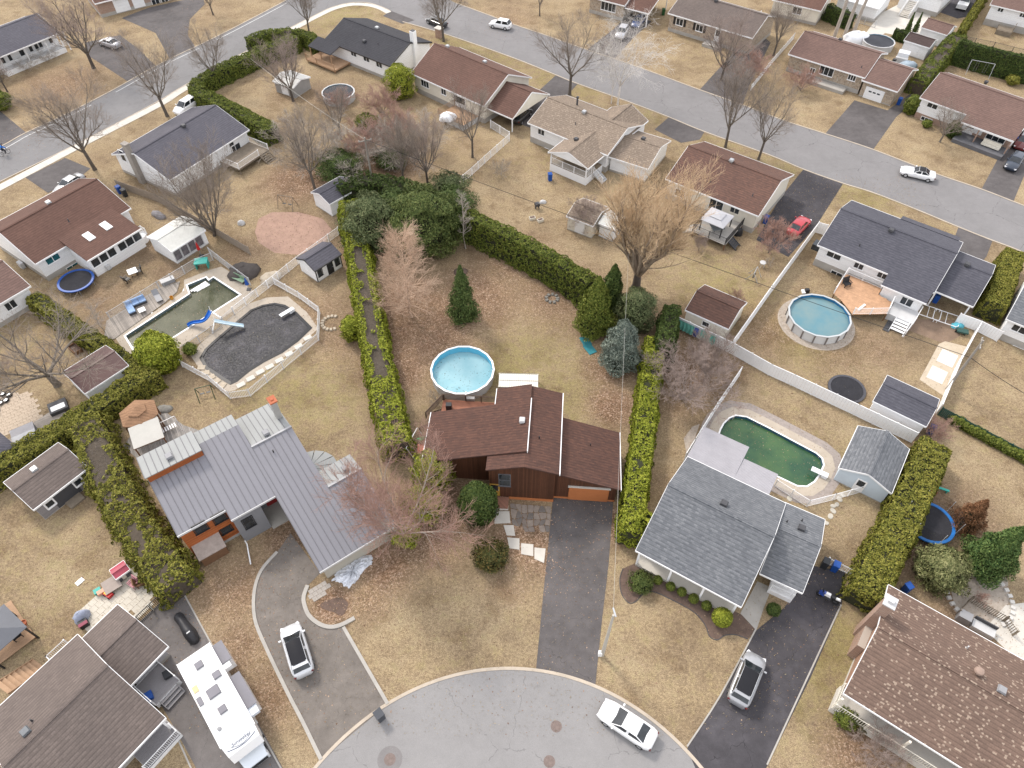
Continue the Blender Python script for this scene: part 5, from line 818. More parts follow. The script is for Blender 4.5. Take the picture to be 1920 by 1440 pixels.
conifer('tall dark green cedar at the end of the long hedge', (1112,618), (1142,490), 2.5, CEDAR, n=12000, lobes=.3, h=8.2, taper=.75); conifer('second dark cedar leaning behind the first, narrower', (1142,582), (1150,498), 1.9, CEDARD, n=7000, h=7.2, taper=.75); conifer('dense silvery blue spruce beside the hedge', (1160,682), (1185,570), 2.4, SPRUCE, n=13000, size=(.26, .12), h=6.8, taper=.55); conifer('greyish pine between the cedars and blue spruce', (1188,612), (1200,540), 2.1, PINE, 'egg', n=6500, size=(.34, .1), h=5.5)
conifer('open layered spruce alone on the leafy lawn', (869,594), (862,498), 2.1, FIR, n=7000, size=(.34, .12), layers=9, taper=.9); conifer('broad grey green pine by the larch', (706,462), (700,375), 3.3, PINE, 'egg', n=11000, size=(.4, .13), lobes=.45, h=7.6); conifer('large mid green pine over the hedge corner', (798,462), (795,362), 4.3, leafmat('mid_pine', (0.038, 0.06, 0.016), (0.09, 0.12, 0.032), (0.16, 0.18, 0.055)), 'egg', n=17000, size=(.4, .13), lobes=.42, h=8.4); conifer('pine shadowing the thicket beside the leaf heap', (852,430), (858,360), 2.9, FIR, 'egg', n=7000, size=(.36, .12), h=6.2, lobes=.45)
conifer('egg shaped yellow green cedar by the inground pool', (308,686), (300,612), 2.1, CEDARB, 'egg', n=8000, lobes=.18, size=(.3, .2), h=4.8); conifer('small round clipped cedar beside the black pool cover', (360,662), (358,638), .75, CEDAR, 'ball', n=1400, h=1.4, cat='shrub', name='evergreen_shrub', size=(.18, .12)); conifer('egg shaped cedar standing against the long hedge', (663,632), (658,582), 1.15, CEDARB, 'egg', n=3500, h=3.1, size=(.22, .14)); conifer('dense egg shaped cedar by the brown house door', (898,965), (900,872), 1.75, CEDARD, 'egg', n=8500, lobes=.12, h=4.6)
conifer('round mottled yew beside the stepping slabs', (920,1050), (921,990), 1.55, YEW, 'ball', n=5200, h=2.0, cat='shrub', name='evergreen_shrub', size=(.2, .12)); conifer('rusty dead conifer near the trampoline', (1805,985), (1840,908), 1.7, DEAD, n=5200, size=(.34, .06), lobes=.35, h=4.6); conifer('full dark green spruce on the far lawn', (1838,1062), (1915,962), 2.3, leafmat('rich_spruce', (0.03, 0.068, 0.018), (0.078, 0.13, 0.036), (0.14, 0.19, 0.055)), n=11000, size=(.36, .12), h=7.2, taper=.85); conifer('spreading yellow green pine below the trampoline', (1752,1082), (1745,995), 1.9, PINEY, 'egg', n=6500, size=(.38, .12), lobes=.4, h=3.6)
conifer('narrow upright cedar left of its twin by the concrete court', (1700,60), (1710,40), .55, CEDARD, n=900, h=3.6); conifer('narrow upright cedar right of its twin by the concrete court', (1714,61), (1724,41), .55, CEDARD, n=900, h=3.6); conifer('egg shaped bush in front of the dusty brown house porch', (1782,256), (1786,226), .95, CEDARD, 'egg', n=2200, h=2.6); conifer('cedar bush at the white wall corner by the drive', (1704,212), (1712,182), 1.1, CEDAR, 'egg', n=2600, h=3.0); conifer('low bush under the white wall of the dusty brown house', (1736,238), (1738,229), .7, CEDAR, 'ball', n=900, h=1.1, cat='shrub', name='evergreen_shrub')
conifer('bright green cedar bush between black and brown roofed houses', (752,180), (756,122), 2.4, CEDARB, 'egg', n=6500, h=5.2); conifer('yellow green bush at the foot of the thicket', (690,240), (690,215), 1.7, CEDAR, 'ball', n=3000, h=2.2, cat='shrub', name='evergreen_shrub'); conifer('dark evergreen mass in the thicket beneath the utility pole', (640,330), (640,290), 3.2, FIR, 'ball', n=7000, h=3.4, cat='shrub', name='evergreen_shrub', lobes=.4); conifer('low green bush by the leaf slope foot', (735,310), (735,285), 2.2, FIR, 'ball', n=4000, h=2.4, cat='shrub', name='evergreen_shrub', lobes=.4); conifer('round evergreen bush at the frame edge by the grey bungalow', (8,205), (8,170), 1.7, CEDAR, 'ball', n=3500, h=3.0, cat='shrub', name='evergreen_shrub'); conifer('yellowish bush behind the dusty brown roof', (1895,158), (1897,142), 1.0, CEDARY, 'ball', n=1500, h=1.5, cat='shrub', name='evergreen_shrub')
conifer('yellow green cedar clump against the brown house left corner', (815,900), (822,845), 1.8, CEDARB, 'egg', n=6000, h=4.0); conifer('cedar clump under the red maple', (795,960), (800,915), 1.7, CEDARB, 'egg', n=5000, h=3.0); conifer('low cedar under the maple beside the garage wall', (762,1010), (765,975), 1.3, CEDARB, 'ball', n=3000, h=2.2); conifer('bushy green shrub in the front bed beside the gallery', (1200,1098), (1203,1066), 1.05, leafmat('box_green', (.03, .05, .012), (.075, .1, .025), (.13, .15, .04)), 'ball', n=3200, h=1.5, cat='shrub', name='evergreen_shrub', size=(.16, .1))
for i, (x, y, rr) in enumerate([(1232,1091,.42), (1256,1103,.42), (1277,1113,.42), (1299,1126,.45), (1323,1139,.45)]): conifer('small clipped ball shrub in the row before the white porch posts', (x, y), (x, y-12), rr, CEDAR, 'ball', n=900, h=rr*1.9, cat='shrub', name='evergreen_shrub', size=(.13, .08), group='clipped ball shrubs', lobes=.06)
conifer('large clipped ball shrub ending the row in the front bed', (1350,1165), (1348,1135), .85, CEDARB, 'ball', n=3200, h=1.75, cat='shrub', name='evergreen_shrub', size=(.15, .09), lobes=.05); conifer('clipped ball shrub under the white wing porch', (1447,1148), (1449,1125), .6, CEDARD, 'ball', n=1500, h=1.2, cat='shrub', name='evergreen_shrub', size=(.15, .09), lobes=.05); conifer('low round bush at the porch end of the orange brick house', (1582,1350), (1580,1335), .85, CEDAR, 'ball', n=2000, h=1.2, cat='shrub', name='evergreen_shrub', size=(.15, .09)); conifer('smaller green bush beside the low round one at the porch', (1608,1362), (1606,1350), .6, YEW, 'ball', n=1200, h=.9, cat='shrub', name='evergreen_shrub', size=(.15, .09))
for i in range(15):
    q = i/14; x, y = 1785+(1925-1785)*q, 792+(868-792)*q; conifer('young cedar in the row along the dark green fence', (x, y), (x+3, y-14), .5+.05*math.sin(i*2), CEDAR, 'egg', n=650, h=1.15+.1*math.sin(i*1.7), cat='shrub', name='evergreen_shrub', group='young cedars along the green fence', size=(.2, .13))
# ---------------------------------------------------------------- hedges
hedge('long double cedar hedge with a bare grey middle, left of the brown house', [(660,408),(672,470),(685,540),(697,610),(710,680),(724,750),(738,810),(750,862)], 3.3, 2.9, CEDARB, bare=(.25, .78), rough=.28)
hedge('bright clipped cedar hedge right of the asphalt drive', [(1224,662),(1215,730),(1206,800),(1197,870),(1187,940),(1180,1000),(1178,1022)], 2.5, 2.6, CEDARB); hedge('short return of the bright hedge against the grey roof', [(1188,985),(1218,1000)], 2.0, 2.4, CEDARB); hedge('tall green cedar hedge across the back of the leafy lawn', [(868,440),(915,462),(970,490),(1020,518),(1070,548),(1105,572)], 2.4, 4.0, CEDAR, rough=.24); hedge('dark hedge behind the blue spruce', [(1252,612),(1244,650),(1238,690)], 2.4, 3.4, CEDARD)
hedge('wide ragged cedar hedge beside the metal roofed house', [(178,815),(205,880),(235,940),(262,990),(300,1045),(335,1095),(350,1115)], 3.9, 2.7, CEDARY, bare=(.08, .36), rough=.42); hedge('clipped hedge running from the patio to the hexagonal gazebo', [(-30,920),(40,880),(100,842),(160,805),(215,770),(270,735),(305,715)], 2.8, 2.3, CEDARY, rough=.2); hedge('low brownish green hedge between the trampoline and the maroon shed', [(75,575),(120,608),(165,640),(210,670),(250,700),(275,722)], 2.2, 2.0, CEDARY)
hedge('yellow green clipped hedge down to the black driveway', [(1738,858),(1715,905),(1690,960),(1665,1015),(1640,1065),(1618,1115),(1608,1140)], 3.5, 2.6, CEDARY, rough=.2); hedge('round topped yellow hedge beside the blue grey carport', [(1884,500),(1866,550),(1846,600)], 2.9, 2.7, CEDARY, rough=.12); hedge('dark clipped hedge bending round the corner garden', [(560,92),(500,115),(440,143),(395,165),(375,182),(385,198),(420,215),(460,235),(500,258),(515,270)], 3.0, 2.4, CEDAR, rough=.2); hedge('hedge around the corner garden behind the black roofed house', [(470,98),(520,82),(575,85),(600,100)], 2.2, 2.4, CEDAR)
hedge('big dark green hedge across the upper right garden', [(1782,118),(1830,132),(1880,145),(1960,165)], 1.6, 4.0, CEDARD, rough=.12); hedge('clipped hedge with leaf filled top beside the fieldstone house', [(1712,178),(1740,142),(1770,106),(1788,88)], 3.2, 2.3, CEDAR, bare=(.1, .95)); hedge('narrow yellow hedge beside the dark car park', [(1792,80),(1815,45),(1840,5),(1855,-20)], 1.2, 2.2, CEDARY); hedge('dark hedge piece behind the white roofed outbuilding', [(1545,35),(1575,48),(1592,55)], 1.6, 2.6, CEDARD); hedge('low hedge behind the narrow twin cedars', [(1672,72),(1700,80)], 1.4, 1.8, CEDARD)
hedge('ivy covered slope edge in the thicket', [(640,385),(690,368),(740,375),(790,395),(850,418)], 3.2, 3.0, CEDARD, rough=.6)
conifer('shadowy fir between the pines of the back corner', (745,432), (745,372), 2.8, FIR, 'egg', n=6500, size=(.36, .12), h=6.0, lobes=.45); conifer('olive juniper mass above the hedge corner', (845,372), (847,335), 2.6, PINE, 'ball', n=5000, size=(.36, .12), h=3.6, lobes=.5, cat='shrub', name='evergreen_shrub')
# fallen leaves and dry tufts: uncountable, one object each
def litter():
    rg = np.random.default_rng(5); pts = []
    for px, py, r_, a, b, c in BLOBS:
        if a > .3: g = G(px, py); n = int(a*r_*r_*26); q = rg.normal(0, r_*.62, (n, 2)); pts.append(np.array([g.x, g.y])+q)
    q = rg.uniform(0, 1, (9000, 2))*np.array([110, 75])+np.array([-52, 14]); pts.append(q); p = np.concatenate(pts)
    P3 = np.concatenate([p, rg.uniform(.012, .03, (len(p), 1))], 1); N = np.tile(np.array([[0, 0, 1.]]), (len(p), 1)); V, F_ = cards(P3, N, .12, .085, rg, .25, 0); V[:, 2] = np.maximum(V[:, 2], .004)
    tag(link('fallen_leaves', npmesh('fallen_leaves', V, F_, leafmat('dead_leaves', (.12, .07, .045), (.24, .15, .1), (.40, .29, .21)))), 'dry brown leaves strewn over the lawns', 'leaves', kind='stuff')
    q = rg.uniform(0, 1, (70000, 2))*np.array([112, 74])+np.array([-55, 14]); P3 = np.concatenate([q, rg.uniform(.02, .06, (len(q), 1))], 1); N = np.concatenate([rg.normal(0, 1, (len(q), 2)), np.full((len(q), 1), .5)], 1); V, F_ = cards(P3, N, .15, .03, rg, .3, .5); V[:, 2] = np.maximum(V[:, 2], .003)
    tag(link('dry_grass', npmesh('dry_grass', V, F_, leafmat('straw_tufts', (.2, .15, .075), (.34, .26, .14), (.5, .41, .24)))), 'short dry straw coloured grass tufts', 'grass', kind='stuff')
litter()
# ================================================================ VEHICLES
def paint(n, c, metal=.0): return mat(n, c, .32, .03, .6, 4, metal=metal, spec=.5, coat=.6)
CW = paint('white_car_paint', (.78, .78, .78)); CG = paint('grey_car_paint', (.33, .335, .35), .3); CS = paint('silver_car_paint', (.42, .42, .44), .4); CK = paint('black_car_paint', (.014, .014, .016)); CB = paint('dark_blue_car_paint', (.02, .03, .05)); CRd = paint('red_car_paint', (.4, .012, .025)); LAMP = mat('lamp_lens', (.7, .7, .72), .15, .03, spec=.6); TAIL = mat('tail_lens', (.12, .01, .01), .2, .05); PANO = mat('panoramic_glass', (.014, .014, .017), .15, .1, spec=.2)
#           wheelbase front/rear axle, windscreen foot, roof front, roof rear, rear-window foot, bonnet/belt/boot heights, roof height
STYLES = {'sedan': dict(L=4.65, W=1.82, ws=1.15, rf=.3, rr=-.95, rw=-1.75, hood=.86, belt=.95, boot=1.02, roof=1.43, nose=.6),
          'suv': dict(L=4.6, W=1.86, ws=1.32, rf=.5, rr=-1.6, rw=-2.05, hood=1.0, belt=1.1, boot=1.1, roof=1.68, nose=.68),
          'hatch': dict(L=4.15, W=1.8, ws=.95, rf=.3, rr=-1.5, rw=-1.92, hood=.98, belt=1.05, boot=1.05, roof=1.6, nose=.66),
          'coupe': dict(L=4.7, W=1.88, ws=.7, rf=.05, rr=-.8, rw=-1.55, hood=.86, belt=.93, boot=.98, roof=1.36, nose=.58)}
def car(label, front, rear, style, body, roofm=None, z=.016, name='parked_car', cat='car', rails=False, group=None, L=None):
    a, b = G(*front, .55), G(*rear, .55); d = a-b; ang = math.atan2(d.y, d.x); c = (a+b)/2; S = STYLES[style]; M = FRM((c.x, c.y, z), ang); t = thing(name, label, cat, M, group)
    Lh, Wh = (L or S['L'])/2, S['W']/2; roofm = roofm or body
    # body shell: stations along the length, rounded plan, rising flanks
    xs = [-1, -.985, -.93, -.8, -.55, -.2, .15, .45, .68, .85, .95, .99, 1]; vs = []; m = 9
    for x in xs:
        X = x*Lh; e = abs(x); w_ = Wh*(1-.2*max(0, (e-.62)/.38)**2.2-.2*max(0, (e-.9)/.1)**2.2)
        if X > S['ws']: top = S['belt']+(S['hood']-S['belt'])*min(1, (X-S['ws'])/.5); top -= (S['hood']-S['nose'])*max(0, (x-.72)/.28)**1.7
        elif X < S['rw']: top = S['boot']-(.22 if style != 'suv' else .3)*max(0, (-x-.93)/.07)**1.5
        else: top = S['belt']+(S['boot']-S['belt'])*max(0, (S['ws']-X)/(S['ws']-S['rw']))
        zb = .22+.10*max(0, (e-.85)/.15)
        vs += [(X, w_*s_*k, z_) for s_, k, z_ in ((-1,.86,zb),(-1,.97,zb+.12),(-1,1.0,.55),(-1,.97,top-.1),(-1,.88,top-.015),(0,0,top+.03),(1,.88,top-.015),(1,.97,top-.1),(1,1.0,.55),(1,.97,zb+.12),(1,.86,zb))]
    m = 11; fs = []
    for i in range(len(xs)-1): fs += [(i*m+j, i*m+j+1, (i+1)*m+j+1, (i+1)*m+j) for j in range(m-1)]+[(i*m+m-1, i*m, (i+1)*m, (i+1)*m+m-1)]
    fs += [tuple(range(m))[::-1], tuple(range((len(xs)-1)*m, len(xs)*m))]; mb = MB(); mb.add(vs, [f_[::-1] for f_ in fs]); bd = mb.build('body', body, t, M, True)
    # cabin: glass house with painted roof and pillars
    zb_, zr = S['belt']-.06, S['roof']; wb, wr = Wh*.9, Wh*.7
    def ring(x0, x1, w0, w1, z0, z1): return x0, x1, w0, w1, z0, z1
    ws, rf, rr, rw = S['ws'], S['rf'], S['rr'], S['rw']; T = [(rf, wr, zr-.04), (rr, wr, zr-.05)]; Bt = [(ws, wb*.93, zb_), (rw, wb*.92, zb_+.03)]
    def quad(nm, q, mt, out=None, th=.02):
        mb = MB(); mb.add(q, [(0,1,2,3)]); n_ = (Vector(q[1])-Vector(q[0])).cross(Vector(q[2])-Vector(q[0])).normalized(); 
        if n_.dot(Vector(q[0])+Vector(q[2])-Vector((0,0,1.6))) < 0: n_ = -n_
        mb = MB(); lo = [Vector(p)-n_*th for p in q]; mb.add(list(q)+lo, [(0,1,2,3),(7,6,5,4)]+[(i, i+4, (i+1)%4+4, (i+1)%4) for i in range(4)]); return mb.build(nm, mt, t, M)
    A, B_, C_, D_ = (ws,-wb*.93,zb_), (ws,wb*.93,zb_), (rf,wr,zr-.03), (rf,-wr,zr-.03); E_, F_, G_, H_ = (rw,-wb*.9,zb_+.04), (rw,wb*.9,zb_+.04), (rr,wr,zr-.04), (rr,-wr,zr-.04)
    mb = MB(); mb.add([A,B_,C_,D_,E_,F_,G_,H_], [(0,1,2,3),(5,4,7,6),(1,5,6,2),(4,0,3,7),(3,2,6,7),(1,0,4,5)]); mb.build('cabin', body, t, M)
    def inset(q, k, o):
        c_ = sum((Vector(p) for p in q), Vector())/4; n_ = (Vector(q[1])-Vector(q[0])).cross(Vector(q[2])-Vector(q[0])).normalized(); n_ = n_ if n_.dot(c_-Vector((0,0,.9))) > 0 else -n_
        return [tuple(c_+(Vector(p)-c_)*k+n_*o) for p in q]
    gmat = GLASSC
    quad('windscreen', inset((A,B_,C_,D_), .93, .012), gmat); quad('rear_window', inset((F_,E_,H_,G_), .9, .012), gmat)
    for s_ in (1, -1):
        q = [(A,E_,H_,D_),(B_,F_,G_,C_)][s_ > 0]; xm = (q[0][0]+q[1][0])/2-.05; lerp = lambda p, r_, k: tuple(Vector(p).lerp(Vector(r_), k))
        q1 = [q[0], lerp(q[0], q[1], .46), lerp(q[3], q[2], .44), q[3]]; q2 = [lerp(q[0], q[1], .5), q[1], q[2], lerp(q[3], q[2], .5)]
        quad('side_window', inset(q1, .88, .012), gmat); quad('side_window', inset(q2, .88, .012), gmat)
    mb = MB(); k = 6
    for i in range(k+1):
        x = rf+(rr-rf)*i/k; dz = .045*math.sin(math.pi*(.12+.76*i/k)); mb.v += [(x,-wr*.99,zr-.035),(x,-wr*.6,zr-.01+dz),(x,0,zr+dz),(x,wr*.6,zr-.01+dz),(x,wr*.99,zr-.035)]
    mb.f = [(i*5+j,(i+1)*5+j,(i+1)*5+j+1,i*5+j+1) for i in range(k) for j in range(4)]; mb.f = [f_[::-1] for f_ in mb.f]; mb.m = [0]*len(mb.f); mb.build('roof', roofm, t, M, True)
    if roofm is PANO: MB().box((rr-.08, 0, zr-.06), (.3, wr*1.96, .05), 0, 0, -.18).build('spoiler', body, t, M)
    if rails:
        for s_ in (-1, 1): MB().tube([(rf-.1,s_*wr*.97,zr+.0),(rf-.25,s_*wr*.97,zr+.06),(rr+.2,s_*wr*.97,zr+.05),(rr+.05,s_*wr*.97,zr-.02)], .022, 5).build('roof_rail', ALU, t, M)
    rw_ = .34 if style in ('suv','hatch') else .32
    for x in (Lh-.86, -Lh+.84):
        for s_ in (-1, 1):
            Mw = M @ Matrix.Translation((x, s_*(Wh-.1), rw_)) @ Matrix.Rotation(math.pi/2, 4, 'X'); o = MB().lathe([(rw_*.6,-.1),(rw_*.95,-.11),(rw_,-.07),(rw_,.07),(rw_*.95,.11),(rw_*.6,.1)], 18, close=False).build('wheel', RUBBER, t, Mw)
            mb = MB(); mb.lathe([(rw_*.62,-.095),(rw_*.62,.095)], 14); mb.build('rim', ALU, o, Mw)
    for s_ in (-1, 1):
        MB().box((Lh*.93, s_*Wh*.66, S['nose']-.02), (.28, .36, .13), s_*-.35).build('headlight', LAMP, t, M); MB().box((-Lh*.965, s_*Wh*.7, S['boot']-.3), (.1, .3, .16), s_*.3).build('tail_light', TAIL, t, M); MB().box((ws-.28, s_*(Wh+.08), S['belt']+.08), (.13, .2, .13)).build('mirror', body, t, M)
    MB().box((Lh*.985, 0, .5), (.05, 1.0, .2)).build('grille', BLACK, t, M); MB().box((-Lh*.992, 0, .72), (.03, .5, .12)).build('number_plate', WHITE, t, M); MB().b2(-Lh*.9, Lh*.9, -Wh*.82, Wh*.82, .18, .3).build('underbody', BLACK, t, M); return t
car('white saloon car parked against the court kerb', (1128,1326), (1226,1392), 'sedan', CW); car('pale silver suv with dark glass roof on the curved drive', (543,1173), (572,1268), 'suv', paint('pale_silver_paint', (.58, .59, .61), .15), PANO, rails=True); car('grey suv with black sunroof and rails on the black drive', (1417,1232), (1382,1318), 'suv', CG, PANO, rails=True); car('white coupe with black soft top on the street', (1690,318), (1752,332), 'coupe', CW, mat('black_canvas', (.02,.02,.023), .85)); car('small white suv driving on the far street', (919,43), (958,50), 'hatch', CW, name='moving_car')
car('dark blue hatchback on the drive at the frame edge', (1890,322), (1912,288), 'hatch', CB); car('dark red suv parked behind the dark blue hatchback', (1908,282), (1928,250), 'suv', paint('maroon_car_paint', (.12,.015,.015)), CS); car('black saloon parked at the kerb under the street tree', (800,33), (838,50), 'sedan', CK); car('black suv with red tail lights inside the side carport', (992,203), (963,232), 'suv', CK); car('silver saloon on the drive by the big bare tree', (184,74), (228,88), 'sedan', CS); car('dark glazed white van behind the slate roofed house', (338,208), (362,192), 'suv', CW); car('red saloon parked at the top of the black drive', (1510,411), (1484,438), 'sedan', CRd); car('grey saloon half hidden behind the skylight house', (122,352), (140,340), 'sedan', CG); car('silver hatchback behind the white birch on the far drive', (1160,72), (1172,52), 'hatch', CS); car('blue car in the shade of the far carport', (1190,50), (1205,30), 'sedan', paint('blue_car_paint', (.03,.06,.16)))
# pickup at the top
def pickup():
    a, b = G(1797, 24, .6), G(1818, -12, .6); d = a-b; M = FRM((a+b).xy.to_3d()/2+Vector((0,0,.016)), math.atan2(d.y, d.x)); t = thing('pickup_truck', 'white pickup truck in the dark car park beside the narrow hedge', 'pickup', M); mb = MB()
    mb.b2(.9, 2.7, -.92, .92, .4, 1.15); mb.b2(-2.75, .9, -.92, .92, .4, .75); mb.build('body', CW, t, M); mb = MB(); mb.b2(-2.75, -.6, -.92, -.8, .75, 1.2); mb.b2(-2.75, -.6, .8, .92, .75, 1.2); mb.b2(-2.75, -2.65, -.8, .8, .75, 1.2); mb.build('bed_wall', CW, t, M)
    MB().box((.2,0,1.5), (1.9,1.75,.75), taper=.8).build('cab', CW, t, M); MB().box((.2,0,1.52), (1.95,1.6,.5), taper=.86).build('window_band', GLASSC, t, M); MB().box((.2,0,1.52), (1.75,1.8,.5), taper=.86).build('side_window', GLASSC, t, M)
    for x in (1.75,-1.7):
        for s_ in (-1,1): Mw = M @ Matrix.Translation((x, s_*.85, .38)) @ Matrix.Rotation(math.pi/2, 4, 'X'); MB().lathe([(.2,-.12),(.38,-.1),(.38,.1),(.2,.12)], 16).build('wheel', RUBBER, t, Mw)
    for s_ in (-1,1): MB().box((2.68, s_*.7, .9), (.1, .36, .2)).build('headlight', LAMP, t, M)
pickup()
# ---- motorhome
def camper():
    c = [G(*p, 3.3) for p in ((331,1246),(394,1207))]; mid = (c[0]+c[1])/2; sm = G(446, 1380, 3.3); d = sm-mid; d.z = 0; L = d.length; Wd = (c[1]-c[0]).length-.1; ang = math.atan2(d.y, d.x); h = Wd/2
    M = FRM((mid.x, mid.y, .016), ang); t = thing('motorhome', 'long white motorhome with grey slide outs and roof hatches parked on the drive', 'motorhome', M); WR = mat('camper_roof_membrane', (.78,.78,.75), .6, .04); GR = mat('camper_grey', (.17,.165,.185), .5, .08)
    mb = MB(); mb.b2(0, L-1.0, -h, h, .5, 3.25); mb.b2(L-1.0, L, -h, h, 1.75, 3.25); mb.add([(L,-h,1.75),(L+1.05,-h*.92,1.95),(L+1.05,h*.92,1.95),(L,h,1.75),(L,-h,3.25),(L+.75,-h*.94,2.85),(L+.75,h*.94,2.85),(L,h,3.25)], [(3,2,1,0),(4,5,6,7),(0,1,5,4),(1,2,6,5),(2,3,7,6),(3,0,4,7)]); mb.build('shell', CW, t, M)
    MB().b2(-.03, L, -h-.02, h+.02, 3.25, 3.31).build('roof', WR, t, M)
    for s_ in (-1,1): MB().b2(-.05, L, s_*(h+.04)-.02, s_*(h+.04)+.02, 3.18, 3.34).build('roof_edge', WHITE, t, M)
    for i, (x, y) in enumerate(((353+20,1247),(406,1265),(400,1297),(417,1330))):
        q = M.inverted() @ G(x, y, 3.4); k = (.62,.6) if i != 2 else (.95,.85); MB().box((q.x, q.y, 3.4), (k[1],k[0],.2), taper=.88).build('roof_hatch', GR, t, M)
    q = M.inverted() @ G(367,1293,3.3); MB().box((q.x, q.y, 3.34), (.55,.4,.08)).build('antenna_base', mat('yellowed_plastic', (.5,.42,.24), .6), t, M); q = M.inverted() @ G(376,1316,3.3); MB().box((q.x, q.y, 3.37), (.7,.35,.14)).build('solar_box', GR, t, M); q = M.inverted() @ G(412,1367,3.3); MB().lathe([(.16,0),(.16,.12),(.06,.16)], 12, (q.x, q.y, 3.31)).build('vent_cap', GREY, t, M)
    for x0, x1 in ((.15,1.9),(3.3,6.2)): o = MB().b2(x0, x1, h, h+.75, 1.0, 2.75).build('slide_out', CW, t, M); MB().b2(x0-.05, x1+.05, h, h+.82, 2.75, 2.82).build('slide_roof', GR, o, M)
    MB().box((2.2, h+.3, 2.5), (.45,.55,.5)).build('utility_box', CW, t, M); MB().box((6.55, h+.35, 2.5), (.65,.65,.4)).build('utility_box', mat('pale_box', (.6,.63,.68), .5), t, M)
    N2 = mat('navy_stripe', (.03,.045,.09), .4)
    cappt = lambda x, y: Vector((x, y, 3.25-.4/.75*(x-L)+.012))
    for k, (y0, x0, bow, wd) in enumerate(((.8,.42,.22,.03),(1.1,.5,.2,.05))):
        mb = MB(); n = 12
        for i in range(n):
            f_ = lambda a: (L+x0+bow*math.sin(a*math.pi)-.12, -y0+2*y0*a); p, q = f_(i/n), f_((i+1)/n); mb.add([cappt(*p), cappt(p[0]+wd,p[1]), cappt(q[0]+wd,q[1]), cappt(*q)], [(0,1,2,3)])
        mb.build('stripe', N2, t, M)
    cu = bpy.data.curves.new('lettering', 'FONT'); cu.body = 'Sunseeker'; cu.size = .36; cu.shear = .3; cu.align_x = 'CENTER'; cu.align_y = 'CENTER'; cu.extrude = .003; Mt = M @ Matrix.Translation(cappt(L+.26, .05)) @ Matrix.Rotation(math.atan(.4/.75), 4, 'Y') @ Matrix.Rotation(math.pi/2, 4, 'Z')
    o = bpy.data.objects.new('lettering', cu); COL.objects.link(o); dg = bpy.context.evaluated_depsgraph_get(); me = bpy.data.meshes.new_from_object(o.evaluated_get(dg)); bpy.data.objects.remove(o); me.materials.clear(); me.materials.append(N2); link('lettering', me, t, Mt)
    HD = paint('pale_hood_paint', (.62,.66,.7)); mb = MB(); mb.add([(L-1.0,-1,.55),(L+1.75,-.95,.5),(L+1.75,.95,.5),(L-1.0,1,.55),(L-1.0,-1,1.75),(L+.3,-1,1.72),(L+.3,1,1.72),(L-1.0,1,1.75),(L+.75,-.98,1.25),(L+.75,.98,1.25),(L+1.7,-.85,1.05),(L+1.7,.85,1.05)], [(3,2,1,0),(4,5,6,7),(5,8,9,6),(8,10,11,9),(10,1,2,11),(0,1,10,8,5,4),(2,3,7,6,9,11)]); mb.build('cab', HD, t, M); MB().b2(L+1.66, L+1.78, -.8, .8, .6, .95).build('grille', BLACK, t, M)
    mb = MB(); mb.add([(L+.33,-.9,1.69),(L+.74,-.9,1.29),(L+.74,.9,1.29),(L+.33,.9,1.69)], [(0,1,2,3)]); mb.build('windscreen', GLASSC, t, M)
    for s_ in (-1,1): MB().box((L+1.6, s_*.78, .9), (.2,.3,.2)).build('headlight', LAMP, t, M); MB().box((L+.5, s_*1.2, 1.5), (.15,.25,.3)).build('mirror', BLACK, t, M)
    for x in (1.9, L+.9):
        for s_ in (-1,1): Mw = M @ Matrix.Translation((x, s_*(h-.2 if x < 3 else .85), .38)) @ Matrix.Rotation(math.pi/2, 4, 'X'); MB().lathe([(.2,-.12),(.38,-.1),(.38,.1),(.2,.12)], 16).build('wheel', RUBBER, t, Mw)
    MB().b2(.2, L+.9, -h+.3, h-.3, .3, .5).build('chassis', BLACK, t, M)
camper()
# ---- covered snowmobile / motorcycle
def covered():
    a, b = G(330,1150,.5), G(366,1203,.5); d = b-a; M = FRM(((a+b)/2).xy.to_3d()+Vector((0,0,.016)), math.atan2(d.y, d.x)); t = thing('covered_snowmobile', 'snowmobile under a black cover on the grey drive', 'snowmobile', M); mb = MB(); L = d.length
    st = [(-.5,.32,.45),(-.44,.4,.62),(-.25,.36,.75),(-.05,.42,.85),(.12,.5,1.1),(.25,.48,1.15),(.38,.42,.85),(.46,.3,.6),(.5,.12,.4)]; k = 9
    for x, w_, h_ in st:
        for j in range(k): a_ = math.pi*j/(k-1); mb.v.append((x*L, w_*math.cos(a_)*(1.05 if j in (0,k-1) else 1), max(.02, h_*math.sin(a_)**.7)+.03*math.sin(j*3+x*20)))
    mb.f = [(i*k+j, i*k+j+1, (i+1)*k+j+1, (i+1)*k+j) for i in range(len(st)-1) for j in range(k-1)]; mb.f = [f_[::-1] for f_ in mb.f]+[tuple(range(k)), tuple(range((len(st)-1)*k, len(st)*k))[::-1]]; mb.m = [0]*len(mb.f); mb.build('cover', mat('black_tarpaulin', (.03,.03,.034), .5, .3, 3, 9, bump=.5), t, M, True)
    for s_ in (-1,1): MB().box((L*.3, s_*.42, .05), (.9,.12,.06)).build('ski', BLACK, t, M)
    mb = MB(); mb.box((.28*L,.0,1.16), (.12,.3,.01)).build('cover_patch', LGREY, t, M)
covered()
